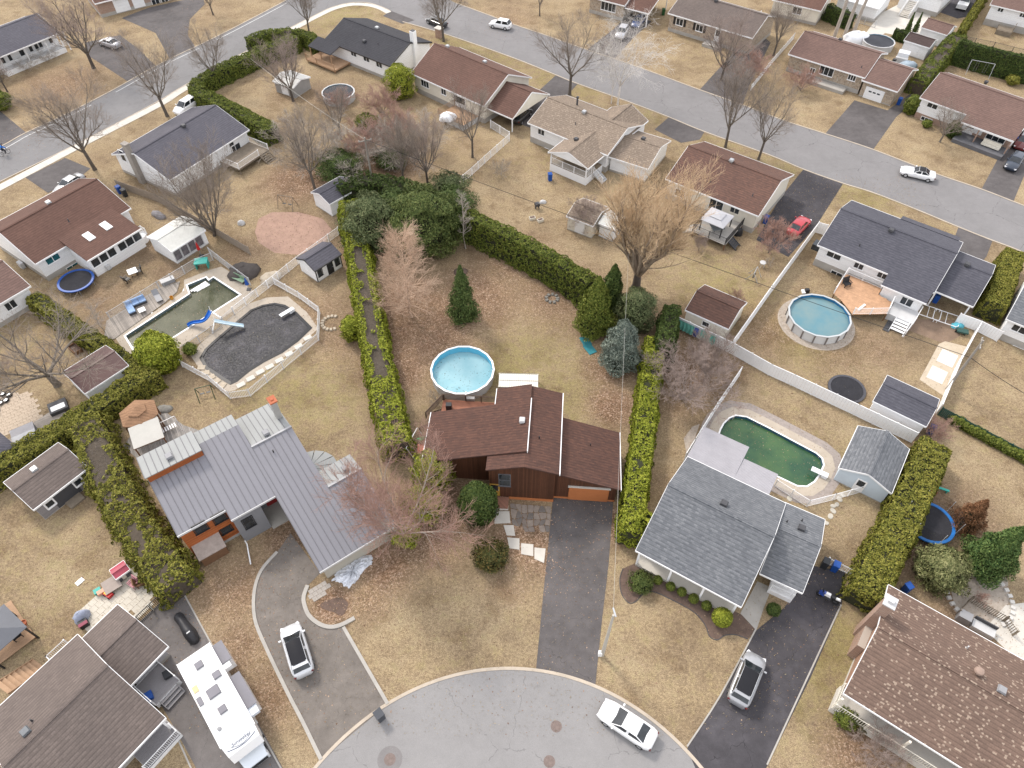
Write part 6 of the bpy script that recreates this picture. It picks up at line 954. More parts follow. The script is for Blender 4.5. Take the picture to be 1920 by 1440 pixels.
# ---- sport motorcycle
def moto():
    a, b = G(1533,1110,.4), G(1571,1130,.4); d = a-b; M = FRM(((a+b)/2).xy.to_3d()+Vector((0,0,.016)), math.atan2(d.y, d.x)); t = thing('motorcycle', 'blue and white sport motorcycle on the black drive', 'motorcycle', M); BL = paint('blue_fairing', (.02,.06,.3))
    for x in (.68,-.68):
        Mw = M @ Matrix.Translation((x,0,.31)) @ Matrix.Rotation(math.pi/2,4,'X'); o = MB().lathe([(.2,-.07),(.29,-.08),(.31,0),(.29,.08),(.2,.07)], 20, close=False).build('wheel', RUBBER, t, Mw); MB().lathe([(.2,-.03),(.2,.03)], 12).build('rim', DARK, o, Mw)
    MB().box((.5,0,.72), (.5,.34,.5), 0, 0, -.3, .7).build('front_fairing', BL, t, M); MB().box((.1,0,.85), (.55,.34,.3), taper=.7).build('fuel_tank', CW, t, M); MB().box((-.35,0,.82), (.5,.28,.14), 0, 0, .1, .8).build('seat', BLACK, t, M); MB().box((-.75,0,.92), (.45,.22,.16), 0, 0, .2, .6).build('tail', CW, t, M); MB().box((.05,0,.45), (.7,.3,.4)).build('engine', DARK, t, M); MB().tube([(.42,-.36,.95),(.5,0,1.0),(.42,.36,.95)], .02, 6).build('handlebar', BLACK, t, M); MB().tube([(.68,.1,.31),(.48,.1,.95)], .03, 6).tube([(.68,-.1,.31),(.48,-.1,.95)], .03, 6).build('fork', GALV, t, M); MB().tube([(-.1,-.15,.3),(-.8,-.2,.5)], .05, 8).build('exhaust', ALU, t, M); MB().box((.58,0,1.02), (.2,.26,.02), 0, 0, -.7).build('windshield', GLASSC, t, M); MB().tube([(0,.1,.3),(.05,.35,.0)], .015, 5).build('kickstand', BLACK, t, M)
moto()
# ---- cyclist on the side street
def cyclist():
    a, b = G(3,291,.3), G(16,284,.3); d = b-a; ang = math.atan2(d.y, d.x); c = (a+b)/2; M = FRM((c.x, c.y, .012), ang); t = thing('bicycle', 'black bicycle ridden along the side street', 'bicycle', M)
    for x in (.52,-.52): Mw = M @ Matrix.Translation((x,0,.34)) @ Matrix.Rotation(math.pi/2,4,'X'); o = MB().lathe([(.31,-.02),(.34,0),(.31,.02),(.29,0)], 24, close=False).build('wheel', RUBBER, t, Mw); [MB().tube([(0,0,0),(.3*math.cos(q*.785),.3*math.sin(q*.785),0)], .004, 4).build('spoke', ALU, o, Mw) for q in range(8)]
    MB().tube([(-.52,0,.34),(-.15,0,.85),(.38,0,.82),(.0,0,.32),(-.52,0,.34)], .022, 6).tube([(-.15,0,.85),(0,0,.32)], .022, 6).tube([(.38,0,.85),(.52,0,.34)], .022, 6).build('frame', BLACK, t, M); MB().box((-.17,0,.95), (.25,.15,.06)).build('saddle', BLACK, t, M); MB().tube([(.42,-.26,1.0),(.4,0,1.02),(.42,.26,1.0)], .018, 6).tube([(.38,0,.8),(.4,0,1.02)], .018, 6).build('handlebar', BLACK, t, M); MB().tube([(-.12,0,.3),(.12,0,.3)], .02, 5).build('crank', ALU, t, M)
    p = thing('person', 'person in a bright blue jacket riding a bicycle on the side street', 'person', M)
    J = [(-.17,0,1.0),(-.05,0,1.25),(.08,0,1.45),(.15,0,1.56),(.2,0,1.68), (.08,.2,1.43),(.25,.26,1.2),(.42,.24,1.03), (.08,-.2,1.43),(.25,-.26,1.2),(.42,-.24,1.03), (-.12,.1,.96),(.22,.12,.82),(.1,.12,.42),(.2,.12,.36), (-.12,-.1,.96),(.2,-.12,.7),(-.04,-.12,.28),(.08,-.12,.22)]
    Ed = [(0,1),(1,2),(2,3),(3,4),(2,5),(5,6),(6,7),(2,8),(8,9),(9,10),(0,11),(11,12),(12,13),(13,14),(0,15),(15,16),(16,17),(17,18)]; Rd = [.15,.15,.15,.06,.1,.075,.05,.04,.075,.05,.04,.1,.075,.05,.04,.1,.075,.05,.04]
    me = bpy.data.meshes.new('body'); me.from_pydata(J, Ed, []); o = link('body', me, p, M); md = o.modifiers.new('skin', 'SKIN'); 
    for i, v in enumerate(me.skin_vertices[0].data): v.radius = (Rd[i], Rd[i]); v.use_root = i == 0
    o.modifiers.new('sub', 'SUBSURF').levels = 1; me.materials.append(mat('dark_trousers', (.03,.03,.04), .8))
    mb = MB(); mb.tube([(-.19,0,.98),(-.06,0,1.25),(.08,0,1.47),(.13,0,1.53)], [.17,.18,.19,.08], 10); mb.tube([(.08,.18,1.44),(.25,.26,1.21),(.39,.24,1.05)], [.1,.075,.06], 8); mb.tube([(.08,-.18,1.44),(.25,-.26,1.21),(.39,-.24,1.05)], [.1,.075,.06], 8); mb.build('jacket', mat('blue_jacket', (.02,.16,.55), .7), p, M, True); MB().lathe([(.0,-.02),(.13,0),(.14,.06),(.1,.12),(0,.15)], 14, (.2,0,1.7), 1.15, .9, close=False).build('helmet', DARK, p, M, True)
    tag(MB().lathe([(0,-.11),(.06,-.1),(.095,-.02),(.095,.06),(0,.1)], 12, (.21,0,1.66), close=False).build('head', mat('skin', (.45,.28,.2), .6), p, M, True))
cyclist()
# ================================================================ SHEDS, POOLS, FENCES, YARD THINGS
def shed(label, A, B, he, W, s, rm, wm, face='near', dw=1.4, trim=None, name='shed', dm=None, oh=.18, doors=True, **k):
    fr, L = frame_px(A, B, he); r = thing(name, label, 'shed', fr); gable(r, fr, L, W, he, s, rm, wm, oh=oh, rk=.15, fh=.1, trim=trim, **k)
    if doors: door(r, fr @ FRM((L*.5, oh, 1.02)), dw, 1.8, dm or WHITE, glass=False)
    return r, fr, L
GSID = siding('grey_lap_siding', (.26, .245, .25), .14, var=.06)
r, f, L = shed('grey sided garden cabin with two white framed windows and recessed porch', (62,956), (165,877), 2.3, 5.0, .4, S_TAUPE, GSID, oh=.25, doors=False); vent(r, f, (66,882), 5.0, 2.3, .4, m=GALV)
for u in (1.3, L-1.4): window(r, f @ FRM((u,.25,1.35)), .7, .7, 1, sash=.14)
MB().b2(L/2-1.2, L/2+1.2, .2, .27, .1, 2.0).build('porch_shade_panel', mat('shadow_grey', (.06,.06,.065), .7), r, f); MB().b2(L/2-.6, L/2+.9, -.8, .2, 0, .22).build('step', WOODG, r, f)  # flat dark panel: the shade inside the porch is its colour
shed('shed with maroon metal roof between the hedges', (159,738), (241,685), 2.1, 4.6, .32, mat('maroon_metal_roof', (.1,.055,.05), .5, .12, 1, 6), SIDE)
r, f, L = shed('white metal shed with pale roof and glazed lean to', (321,472), (385,431), 2.2, 4.9, .3, mat('pale_metal_roof', (.5,.5,.47), .55, .12, 1.2, 5), SIDE, doors=False)
for i in range(4): window(r, f @ FRM((.7+i*(L-1.3)/3.6,.18,1.2)), .95, 1.5, 1, LGREY, glass=glassmat('dull_glass', (.12,.11,.12), .3))
r, f, L = shed('white playhouse shed with black trim and blue grey roof', (590,508), (640,476), 2.1, 3.6, .45, S_SLATE, SIDE, doors=False, trim=DARK); door(r, f @ FRM((L*.55,.18,1.0)), .9, 1.8, BLACK)
for u in (.75, L-.75): window(r, f @ FRM((u,.18,1.25)), .6, .9, 1, BLACK)
for u in (.15, L-.15): MB().b2(u-.06, u+.06, .13, .2, .1, 1.95).build('corner_trim', BLACK, r, f)
r, f, L = shed('small brown mottled roof shed behind the solid white fence', (1285,581), (1366,617), 2.2, 5.2, .42, S_RUST, CREAM, doors=False); window(r, f @ FRM((L*.5,.18,1.3)), .8, .6, 1)
shed('long white shed with blue grey roof against the solid white fence', (1637,752), (1737,800), 2.1, 4.4, .38, S_BLUE, SIDE); r, f, L = shed('pale blue shed with grey shingle roof by the green pool', (1672,925), (1705,842), 2.2, 5.0, .42, S_GREY, mat('pale_blue_siding', (.5,.57,.63), .6, .05), doors=False); door(r, f @ FRM((.15,2.6,1.02), -math.pi/2), .95, 1.8)
shed('grey metal garden shed under a bare tree', (511,152), (549,165), 1.9, 4.2, .28, mat('grey_metal_roof', (.36,.36,.35), .5, .1), mat('grey_metal_wall', (.3,.29,.28), .5, .12)); shed('white shed with dark brown roof beside the covered pool cart', (1695,75), (1743,90), 2.3, 4.0, .36, sh('dark_brown_shingles', (.085,.06,.055)), SIDE); shed('white shed with dusty brown roof below the concrete court', (1727,51), (1776,66), 2.3, 4.6, .4, S_PINK, SIDE)
shed('beige shingled shed half hidden by the tan tree', (1062,405), (1112,424), 2.2, 4.6, .36, S_BEIGE, CREAM); shed('white shed with dark roof tucked behind the hedge corner', (618,383), (672,352), 2.2, 4.0, .36, S_SLATE, SIDE); shed('white shed behind the tan tree trunk', (1122,418), (1152,430), 2.2, 3.2, .3, mat('pale_metal_roof', (.5,.5,.47)), SIDE)
# ---------------------------------------------------------------- pools
def water(name, c, c2, rough=.06, sc_=1.2, deb=0.0):
    if name in MATS: return MATS[name]
    m, n, l, b = _bs(name); p = n.new('ShaderNodeNewGeometry').outputs['Position']; a = _noise(n, l, p, .35, 4); f_ = _noise(n, l, p, sc_, 3)
    col = _ramp(n, l, a.outputs[0], [(.35, c), (.65, c2)]).outputs[0]
    if deb:
        v = n.new('ShaderNodeTexVoronoi'); v.inputs['Scale'].default_value = 4.2; l.new(p, v.inputs['Vector']); k = _math(n, l, 'LESS_THAN', v.outputs['Distance'], _math(n, l, 'MULTIPLY', _math(n, l, 'SUBTRACT', f_.outputs[0], .36), deb)); col = _mix(n, l, _math(n, l, 'MULTIPLY', k, .75), col, (.08,.09,.07))
    l.new(col, b.inputs['Base Color']); b.inputs['Roughness'].default_value = rough; b.inputs['IOR'].default_value = 1.33; bp = n.new('ShaderNodeBump'); bp.inputs['Strength'].default_value = .05; l.new(f_.outputs[0], bp.inputs['Height']); l.new(bp.outputs[0], b.inputs['Normal']); MATS[name] = m; return m
def round_pool(label, c, Rr, h, k, outer, inner, rimm, wm, lvl, upr=None):
    M = FRM((c.x, c.y, 0)); t = thing('round_pool', label, 'pool', M)
    for i in range(k):
        a0, a1 = 2*math.pi*i/k, 2*math.pi*(i+1)/k; q = lambda a, rr, z: (rr*math.cos(a), rr*math.sin(a), z)
        mb = MB(); mb.add([q(a0,Rr,0),q(a1,Rr,0),q(a1,Rr,h),q(a0,Rr,h),q(a0,Rr-.05,0),q(a1,Rr-.05,0),q(a1,Rr-.05,h),q(a0,Rr-.05,h)], [(0,1,2,3),(7,6,5,4),(1,0,4,5),(3,2,6,7)]); mb.build('wall_panel', outer, t, M)
        mb = MB(); mb.add([q(a0,Rr-.06,0),q(a1,Rr-.06,0),q(a1,Rr-.06,h-.01),q(a0,Rr-.06,h-.01)], [(3,2,1,0)]); mb.build('liner_panel', inner, t, M)
        mb = MB(); rr0, rr1 = Rr-.1, Rr+.1; mb.add([q(a0,rr0,h),q(a1,rr0,h),q(a1,rr1,h),q(a0,rr1,h),q(a0,rr0,h+.06),q(a1,rr0,h+.06),q(a1,rr1,h+.06),q(a0,rr1,h+.06)], [(3,2,1,0)][:0]+[(0,1,2,3),(7,6,5,4),(0,4,5,1),(2,6,7,3),(1,5,6,2),(3,7,4,0)]); mb.build('rim', rimm, t, M)
        if upr: mb = MB(); p = q(a0, Rr+.04, h/2); mb.box(p, (.08,.16,h), a0).build('upright', upr, t, M)
    MB().lathe([(.01,lvl),(Rr-.07,lvl)], k, close=False).build('water', wm, t, M); return t, M
c1 = G(867, 692.5, 1.3); t, M = round_pool('round above ground pool with pale blue water beside the brown house deck', c1, 3.42, 1.25, 18, mat('pool_wall_grey', (.5,.5,.5), .5, .08), mat('aqua_liner', (.13,.48,.66), .45, .1), WHITE, water('pale_pool_water', (.21,.40,.45), (.29,.47,.51), deb=1.0), .42)
rail(t, [M @ Vector(p) for p in ((.55,-3.5,1.0),(.55,-3.9,1.0))], .7, WHITE); MB().box((1.0,-3.75,.55), (.9,.5,1.1)).build('pool_ladder', LGREY, t, M)
c2 = G(1537, 590.5, 1.3); round_pool('round above ground pool with taupe uprights and blue teal water', c2, 3.5, 1.25, 16, mat('pool_wall_white', (.55,.55,.54), .5, .06), mat('blue_liner', (.02,.14,.3), .45, .1), mat('pool_rim_grey', (.42,.44,.45), .5, .05), water('teal_pool_water', (.1,.21,.25), (.16,.235,.24)), .92, mat('taupe_upright', (.17,.15,.14), .6))
gm = MB(); gm.lathe([(3.3,.02),(4.35,.02),(4.4,.0)], 40, close=False); tag(gm.build('gravel_ring', GRAVEL, None, FRM((c2.x, c2.y, 0))), kind='structure')
def inground(label, px, wallm, wm, depth=.32, cope=.28):
    loop = ccw([g.to_2d() for g in gl(px)]); M = FRM((loop[0].x, loop[0].y, 0)); o = Vector((loop[0].x, loop[0].y)); t = thing('swimming_pool', label, 'pool', M); lo = [p-o for p in loop]; hi = grow(lo, cope); n = len(lo)
    mb = MB(); mb.v = [(p.x,p.y,.05) for p in lo]+[(p.x,p.y,.05) for p in hi]+[(p.x,p.y,.0) for p in hi]; mb.f = [(i,n+i,n+(i+1)%n,(i+1)%n) for i in range(n)]+[(n+i,2*n+i,2*n+(i+1)%n,n+(i+1)%n) for i in range(n)]; mb.m = [0]*len(mb.f); mb.build('coping', CONCL if wallm is None else WHITE, t, M)
    mb = MB(); mb.v = [(p.x,p.y,.05) for p in lo]+[(p.x,p.y,-1.2) for p in lo]; mb.f = [(i,(i+1)%n,n+(i+1)%n,n+i) for i in range(n)]; mb.m = [0]*n; mb.build('basin', wallm or mat('basin_blue', (.04,.12,.2), .5), t, M)
    MB().poly([(p.x,p.y,-depth) for p in lo]).build('water', wm, t, M); return t, M, loop
t, M, gp = inground('inground pool with murky green water and rounded corners', POOL_GREEN, mat('dark_basin', (.03,.09,.14), .5), water('green_pool_water', (.03,.078,.045), (.066,.125,.052)), .3, .16)
PAV = brick('small_pavers', (.33,.28,.25), (.25,.21,.19), (.2,.17,.15), .2, .1); PAVF = mat('paver_surface', (.29,.25,.225), .9, .25, 3, 26, bump=.4)
deckout = grow(gp, 1.15); sheet('pool_deck', [Vector((p.x,p.y,0)) for p in deckout], mat('beige_pool_deck', (.4,.345,.28), .9, .12, .7, 18), .022, hole=[(p.x,p.y) for p in grow(gp, .02)]); sheet('paver_border', [Vector((p.x,p.y,0)) for p in grow(gp, 2.0)], PAVF, .014, hole=[(p.x,p.y) for p in grow(gp, .9)]); sheet('paver_path', [(1548,905),(1560,870),(1585,858),(1612,848),(1625,875),(1608,900),(1575,905),(1555,915)], PAVF, .017)
def board(label, p0, p1, h, wd=.5): 
    a, b = G(*p0, h), G(*p1, h); d = b-a; M = FRM((a.x, a.y, 0), math.atan2(d.y, d.x)); t = thing('diving_board', label, 'diving board', M); L = d.length; MB().b2(0, L, -wd/2, wd/2, h-.05, h+.02).build('plank', mat('pool_white', (.72,.74,.76), .5, .04), t, M); MB().b2(0, L*.35, -wd/2+.05, wd/2-.05, .02, h-.05).build('stand', mat('pool_white', (.72,.74,.76)), t, M)
board('white diving board at the green pool', (1553,892), (1522,878), .45, .55); board('white diving board over the black pool cover', (550,577), (525,592), .5, .5)
t, M, lp = inground('rectangular inground pool with olive green water and corner steps', POOL_LEFT, mat('pale_basin', (.12,.16,.17), .5), water('olive_pool_water', (.05,.056,.032), (.105,.108,.07)), .3, .2)
for i in range(3):
    a = G(356+i*5.5, 547-i*.2, -.1-.07*i); b = G(388+i*3, 527+i*2.5, -.1-.07*i); d = b-a; MB().box(((a.x+b.x)/2-M[0][3], (a.y+b.y)/2-M[1][3], -.12-.07*i), (d.length*.9,.3,.06), math.atan2(d.y, d.x)).build('step', WHITE, t, M)
LDK = mat('sandy_deck', (.38,.33,.27), .9, .14, .8, 16); sheet('pool_deck', [(215,632),(300,578),(345,545),(345,525),(388,508),(415,500),(440,515),(478,548),(458,568),(420,595),(350,642),(300,675),(255,688)], LDK, .02, hole=[(p.x,p.y) for p in grow(lp, .02)])
# black-covered pool
COVER = [(374,672),(384,655),(400,640),(440,606),(470,581),(492,572),(515,568),(535,572),(556,585),(586,615),(560,640),(530,662),(495,680),(468,697),(445,716),(432,722),(415,712),(398,700),(385,692)]
sheet('pool_deck', [(358,668),(375,645),(430,598),(465,570),(500,558),(540,556),(575,585),(597,616),(560,650),(505,690),(470,712),(440,732),(425,735),(385,708)], LDK, .018)
cv = ccw([g.to_2d() for g in gl(COVER)]); o = cv[0]; M = FRM((o.x,o.y,0)); t = thing('covered_pool', 'pool covered with a black winter tarpaulin inside the white picket fence', 'pool', M); lo = [p-o for p in cv]
m, n_, l_, b_ = _bs('black_pool_cover'); p_ = n_.new('ShaderNodeNewGeometry').outputs['Position']; a_ = _noise(n_, l_, p_, .5, 5); f2 = _noise(n_, l_, p_, 6, 4); l_.new(_ramp(n_, l_, a_.outputs[0], [(.35,(.008,.008,.01)),(.55,(.02,.019,.024)),(.7,(.05,.047,.056))]).outputs[0], b_.inputs['Base Color']); l_.new(_ramp(n_, l_, f2.outputs[0], [(.3,(.5,)*3),(.7,(.85,)*3)]).outputs[0], b_.inputs['Roughness'])
MB().poly([(p.x,p.y,.045) for p in lo]).build('cover', m, t, M); ed = MB(); inn = grow(lo, -.35); k = len(lo); ed.v = [(p.x,p.y,.05) for p in lo]+[(p.x,p.y,.11) for p in inn]; ed.f = [(i,(i+1)%k,k+(i+1)%k,k+i) for i in range(k)]; ed.m = [0]*k; ed.build('cover_edge', mat('black_cover_edge', (.018,.018,.02), .4), t, M)
RK = mat('edging_stone', (.42,.36,.28), .9, .2, 2, 14)
for i, (x, y) in enumerate([(378,690),(386,700),(396,708),(406,716),(417,724)]): g = G(x,y); t2 = MB().box((0,0,.07), (.95,.7,.12), .3*i, taper=.85).build('edging_stone', RK, t, FRM((g.x,g.y,0)))
for i, (x, y) in enumerate([(452,722),(470,710),(488,698),(506,688),(524,676),(542,664),(560,650),(577,634)]): g = G(x,y); MB().box((0,0,.06), (.95,.6,.1), .65, taper=.95).build('coping_stone', CONCL, t, FRM((g.x,g.y,0)))
def slide(label, top, bot, zt, zb, m, bend=0.0, ladder=True, wd=.5):
    a, b = G(*top, zt), G(*bot, zb); g = Vector((a.x,a.y,0)); M = FRM(g); t = thing('pool_slide', label, 'slide', M); n = 12; mb = MB(); d = (b-a); sd = Vector((-d.y,d.x,0)).normalized(); pts = []
    for i in range(n+1):
        q = i/n; p = a.lerp(b, q); p.z = zt+(zb-zt)*(q**.85); p += sd*bend*math.sin(q*math.pi*1.6); pts.append(p-g)
    for i in range(n+1):
        tn = (pts[min(i+1,n)]-pts[max(i-1,0)]); s2 = Vector((-tn.y,tn.x,0)).normalized(); p = pts[i]; mb.v += [tuple(p+s2*wd/2+Vector((0,0,.2))), tuple(p+s2*wd*.4), tuple(p-s2*wd*.4), tuple(p-s2*wd/2+Vector((0,0,.2)))]
    mb.f = [(i*4+j,(i+1)*4+j,(i+1)*4+j+1,i*4+j+1) for i in range(n) for j in range(3)]; mb.m = [0]*len(mb.f); lo_ = MB(); 
    mb.build('chute', m, t, M)
    if ladder:
        back = -Vector((d.x,d.y,0)).normalized()*.75
        for s_ in (-.22,.22): MB().tube([Vector((0,0,zt+.5))+sd*s_, Vector((0,0,zt))+sd*s_, back+sd*s_], .03, 6).build('ladder_rail', WHITE, t, M)
        for i in range(5): q = (i+.5)/5; p = Vector((0,0,zt)).lerp(back, q); MB().box(p, (.12,.5,.04), math.atan2(d.y,d.x)).build('step', WHITE, t, M)
slide('curved blue pool slide over the olive water', (395,583), (354,617), 1.6, .1, mat('blue_slide', (.02,.14,.5), .35), .55); slide('pale blue straight slide leading to the black cover', (402,602), (457,612), 1.7, .3, mat('pale_blue_slide', (.55,.66,.72), .4), .0)
# ---------------------------------------------------------------- fences
def fence(label, px, h, style, m=None, bay=2.0, group=None, name='fence', z=0.0):
    pts = [G(*p) for p in px]; o = Vector((pts[0].x,pts[0].y,0)); M = FRM(o); t = thing(name, label, 'fence', M, group); m = m or WHITE
    for a, b in zip(pts, pts[1:]):
        d = b-a; L = d.length; n = max(1, round(L/bay)); ang = math.atan2(d.y, d.x)
        for i in range(n):
            p = a.lerp(b, i/n); Mp = FRM((p.x,p.y,0), ang); w_ = L/n
            MB().box((0,0,h/2+.04), (.1,.1,h+.08)).build('post', m, t, Mp); mb = MB()
            if style == 'solid': 
                k = max(2, int(w_/.3))
                for j in range(k): mb.b2(.05+(w_-.1)*j/k, .05+(w_-.1)*(j+1)/k-.012, -.02, .02, .06, h-.05)
                mb.b2(.05, w_-.05, -.035, .035, h-.1, h); mb.b2(.05, w_-.05, -.035, .035, .04, .14)
            elif style == 'mesh':
                mb.tube([(0,0,h),(w_,0,h)], .03, 5); mb.tube([(0,0,.06),(w_,0,.06)], .02, 4); q = .11; s_ = w_/int(w_/q)
                for j in range(int(w_/q)): mb.box((j*s_, 0, h/2), (.014,.014,h*.97), 0)
                for j in range(1, int(h/.16)): mb.box((w_/2, 0, j*.16), (w_,.01,.012))
            elif style == 'picket':
                mb.tube([(0,0,h*.9),(w_,0,h*.9)], .03, 4); mb.tube([(0,0,.15),(w_,0,.15)], .03, 4); k = int(w_/.16)
                for j in range(k): mb.box((w_*(j+.5)/k, 0, h/2), (.06,.02,h))
            elif style == 'slat':
                k = int(w_/.16)
                for j in range(k): mb.box((w_*(j+.5)/k, 0, h/2+rng.uniform(-.02,.02)), (.145,.025,h))
                mb.b2(0, w_, .02, .06, h*.8, h*.8+.08); mb.b2(0, w_, .02, .06, .2, .28)
            mb.build('panel', m, t, Mp)
        p = b; MB().box((0,0,h/2+.04), (.1,.1,h+.08)).build('post', m, t, FRM((p.x,p.y,0), ang))
    return t
fence('white picket fence angled around the black covered pool', [(343,688),(395,716),(432,748),(470,743),(532,692),(598,638),(600,588),(562,560),(516,534)], 1.2, 'picket', bay=2.2)
fence('white mesh fence from the hedge past the playhouse shed', [(636,440),(560,495),(484,556),(440,590)], 1.2, 'mesh'); fence('wire fence between the two inground pools', [(440,590),(400,625),(350,660),(270,700)], 1.1, 'mesh', LGREY); fence('wire fence beside the wooden pool deck', [(208,600),(300,542),(370,500),(400,488)], 1.2, 'mesh', LGREY)
fence('grey timber fence below the wide bare tree', [(222,352),(300,380),(380,425),(470,478)], 1.3, 'slat', mat('pale_weathered_wood', (.3,.25,.2), .85, .2, 2, 20)); fence('low mesh fence along the pool corner', [(395,478),(430,505),(470,535)], 1.2, 'mesh', LGREY)
fence('long solid white fence between two back gardens', [(1263,612),(1368,662),(1440,703),(1482,722),(1600,778),(1708,830)], 1.75, 'solid'); fence('solid white fence climbing to the black drive', [(1370,655),(1440,556),(1528,436)], 1.75, 'solid'); fence('solid white fence beside the patio cover', [(1385,706),(1340,772),(1298,840),(1282,866)], 1.6, 'solid'); fence('solid white fence joining the blue grey house wall', [(1528,436),(1545,441)], 1.7, 'solid')
fence('solid white fence behind the carport hedge', [(1790,606),(1828,620),(1868,640)], 1.6, 'solid'); fence('solid white fence beside the concrete strip', [(1828,622),(1790,692),(1755,775)], 1.6, 'solid'); fence('dark green slatted fence behind the row of young cedars', [(1758,778),(1840,822),(1935,872)], 1.3, 'slat', mat('dark_green_slats', (.025,.075,.06), .6)); fence('white mesh fence around the green pool', [(1452,912),(1512,950),(1560,938),(1618,922)], 1.15, 'mesh')
fence('white rail fence beside the narrow garden path', [(955,265),(920,296),(885,328),(852,356)], 1.2, 'mesh'); fence('white mesh fence closing the carport garden', [(920,240),(955,262)], 1.3, 'mesh'); fence('weathered timber fence beside the fieldstone garage', [(1697,172),(1722,180)], 1.7, 'slat', WOODG); fence('wire fence above the dark hedge', [(1790,78),(1860,92),(1930,110)], 1.2, 'mesh', DARK, bay=3.0)
fence('white railing behind the grey shingled house', [(1548,1056),(1592,1078)], 1.1, 'picket'); fence('grey rail beside the concrete court lawn', [(1600,40),(1640,52)], 1.2, 'mesh', LGREY)
def gate(label, a, b, h, m):
    p, q = G(*a), G(*b); d = q-p; M = FRM((p.x,p.y,.016), math.atan2(d.y,d.x)); t = thing('driveway_gate', label, 'gate', M); L = d.length
    for i in range(2):
        x0, x1 = i*L/2+.04, (i+1)*L/2-.04; mb = MB()
        for e in ((x0,x1,.05,.12),(x0,x1,h-.07,h)): mb.b2(e[0], e[1], -.025, .025, e[2], e[3])
        for x in (x0,x1-.06): mb.b2(x, x+.06, -.025, .025, .12, h-.07)
        lf = mb.build('leaf', m, t, M); k = int((x1-x0)/.13)
        for j in range(1,k): MB().b2(x0+(x1-x0)*j/k-.02, x0+(x1-x0)*j/k+.02, -.015, .015, .12, h-.07).build('bar', m, lf, M)
    for x in (0, L/2, L): MB().box((x,0,h/2+.05), (.07,.07,h+.1)).build('post', CREAM, t, M)
gate('black double gate with pale posts across the paved patio', (264,1168), (312,1122), 1.25, BLACK)
# ---------------------------------------------------------------- paving laid piece by piece
def paving(label, poly, ang, step, m, z=.03, gap=.02, name='patio', jit=.0):
    P2 = ccw([g.to_2d() for g in gl(poly)]); o = P2[0]; M = FRM((o.x,o.y,0), ang); inv = M.inverted(); lp_ = [inv @ Vector((p.x,p.y,0)) for p in P2]; xs = [p.x for p in lp_]; ys = [p.y for p in lp_]
    root = tag(link(name, None, None, M), kind='structure'); cx, cy = step; meshes = [MB().b2(-cx/2+gap/2, cx/2-gap/2, -cy/2+gap/2, cy/2-gap/2, 0, z).mesh('slab', m)]; j = 0; y = min(ys)
    while y < max(ys):
        x = min(xs)-(cx/2 if j % 2 else 0)
        while x < max(xs):
            q = (x+cx/2, y+cy/2)
            if inpoly(np.array([q[0]]), np.array([q[1]]), lp_)[0]: link('slab', meshes[0], root, M @ FRM((q[0],q[1],rng.uniform(-.006,.004)), rng.uniform(-jit,jit)))
            x += cx
        y += cy; j += 1
    return root
hrot = math.atan2(frame_px((122,1546),(310,1346),2.9)[0][1][0], frame_px((122,1546),(310,1346),2.9)[0][0][0])
paving('', [(220,1086),(240,1060),(250,1058),(304,1104),(262,1158),(232,1138),(172,1180),(138,1160),(172,1122)], hrot, (.6,.6), mat('cream_slab', (.5,.46,.39), .9, .1, 1, 10)); paving('', [(0,745),(30,735),(60,738),(75,765),(80,790),(45,808),(0,822),(-25,835),(-30,760)], R(34), (.62,.42), mat('tan_slab', (.42,.34,.26), .9, .14, 1, 10)); sheet('timber_decking', [(-20,850),(60,795),(105,765),(128,775),(60,825),(0,868)], planks('pale_planks', (.33,.29,.25), R(34)), .05)
# flagstones by the brown house: irregular pieces
def flagstones():
    A, B, C_, D_ = (956,944), (1034,950), (1030,998), (962,998); M = FRM((G(*A).x, G(*A).y, 0)); root = thing('flagstone_bed', 'irregular flagstone bed below the cedar wall', 'paving', M); o = G(*A); rg = random.Random(3); nx, ny = 7, 4; gr = {}
    for j in range(ny+1):
        for i in range(nx+1):
            u, v = i/nx, j/ny; jx = rg.uniform(-.35,.35)/nx if 0 < i < nx else 0; jy = rg.uniform(-.35,.35)/ny if 0 < j < ny else 0; u += jx; v += jy
            x = A[0]*(1-u)*(1-v)+B[0]*u*(1-v)+C_[0]*u*v+D_[0]*(1-u)*v; y = A[1]*(1-u)*(1-v)+B[1]*u*(1-v)+C_[1]*u*v+D_[1]*(1-u)*v; gr[i,j] = G(x,y)-o
    for j in range(ny):
        for i in range(nx):
            if j == 3 and i in (0,1,4): continue
            q = [gr[i,j+1],gr[i+1,j+1],gr[i+1,j],gr[i,j]]; c = sum(q, Vector())/4; pts = []
            for a, b in zip(q, q[1:]+q[:1]): pts += [c+(a-c)*.86, c+((a+b)/2-c)*rg.uniform(.88,1.0)]
            MB().poly(pts, -.02, .03+rg.uniform(0,.02)).build('flagstone', mat('flagstone_%d' % rg.randint(0,2), [(.2,.165,.14),(.26,.215,.18),(.16,.14,.125)][rg.randint(0,2)], .9, .2, 2, 12), root, M)
flagstones()
ws = thing('slab_walk', 'pale concrete slab walk curving from the door to the drive', 'paving', FRM(G(930,940)))
for i, q in enumerate([[(932,936),(953,937),(953,957),(929,957)],[(928,959),(955,959),(957,981),(927,982)],[(944,985),(963,985),(966,1005),(950,1004)],[(951,1008),(974,1010),(974,1031),(955,1028)],[(977,1019),(1000,1021),(1000,1043),(977,1039)],[(1002,1027),(1023,1029),(1020,1056),(1002,1048)]]): MB().poly(ccw([(g.x-WM[ws.name][0][3], g.y-WM[ws.name][1][3]) for g in gl(q)]), -.02, .05+.01*(i%2)).build('slab', CONCL, ws, WM[ws.name])
st = thing('stepping_stones', 'line of rounded stepping stones across the dry lawn to the pool', 'stones', FRM(G(1550,980)))
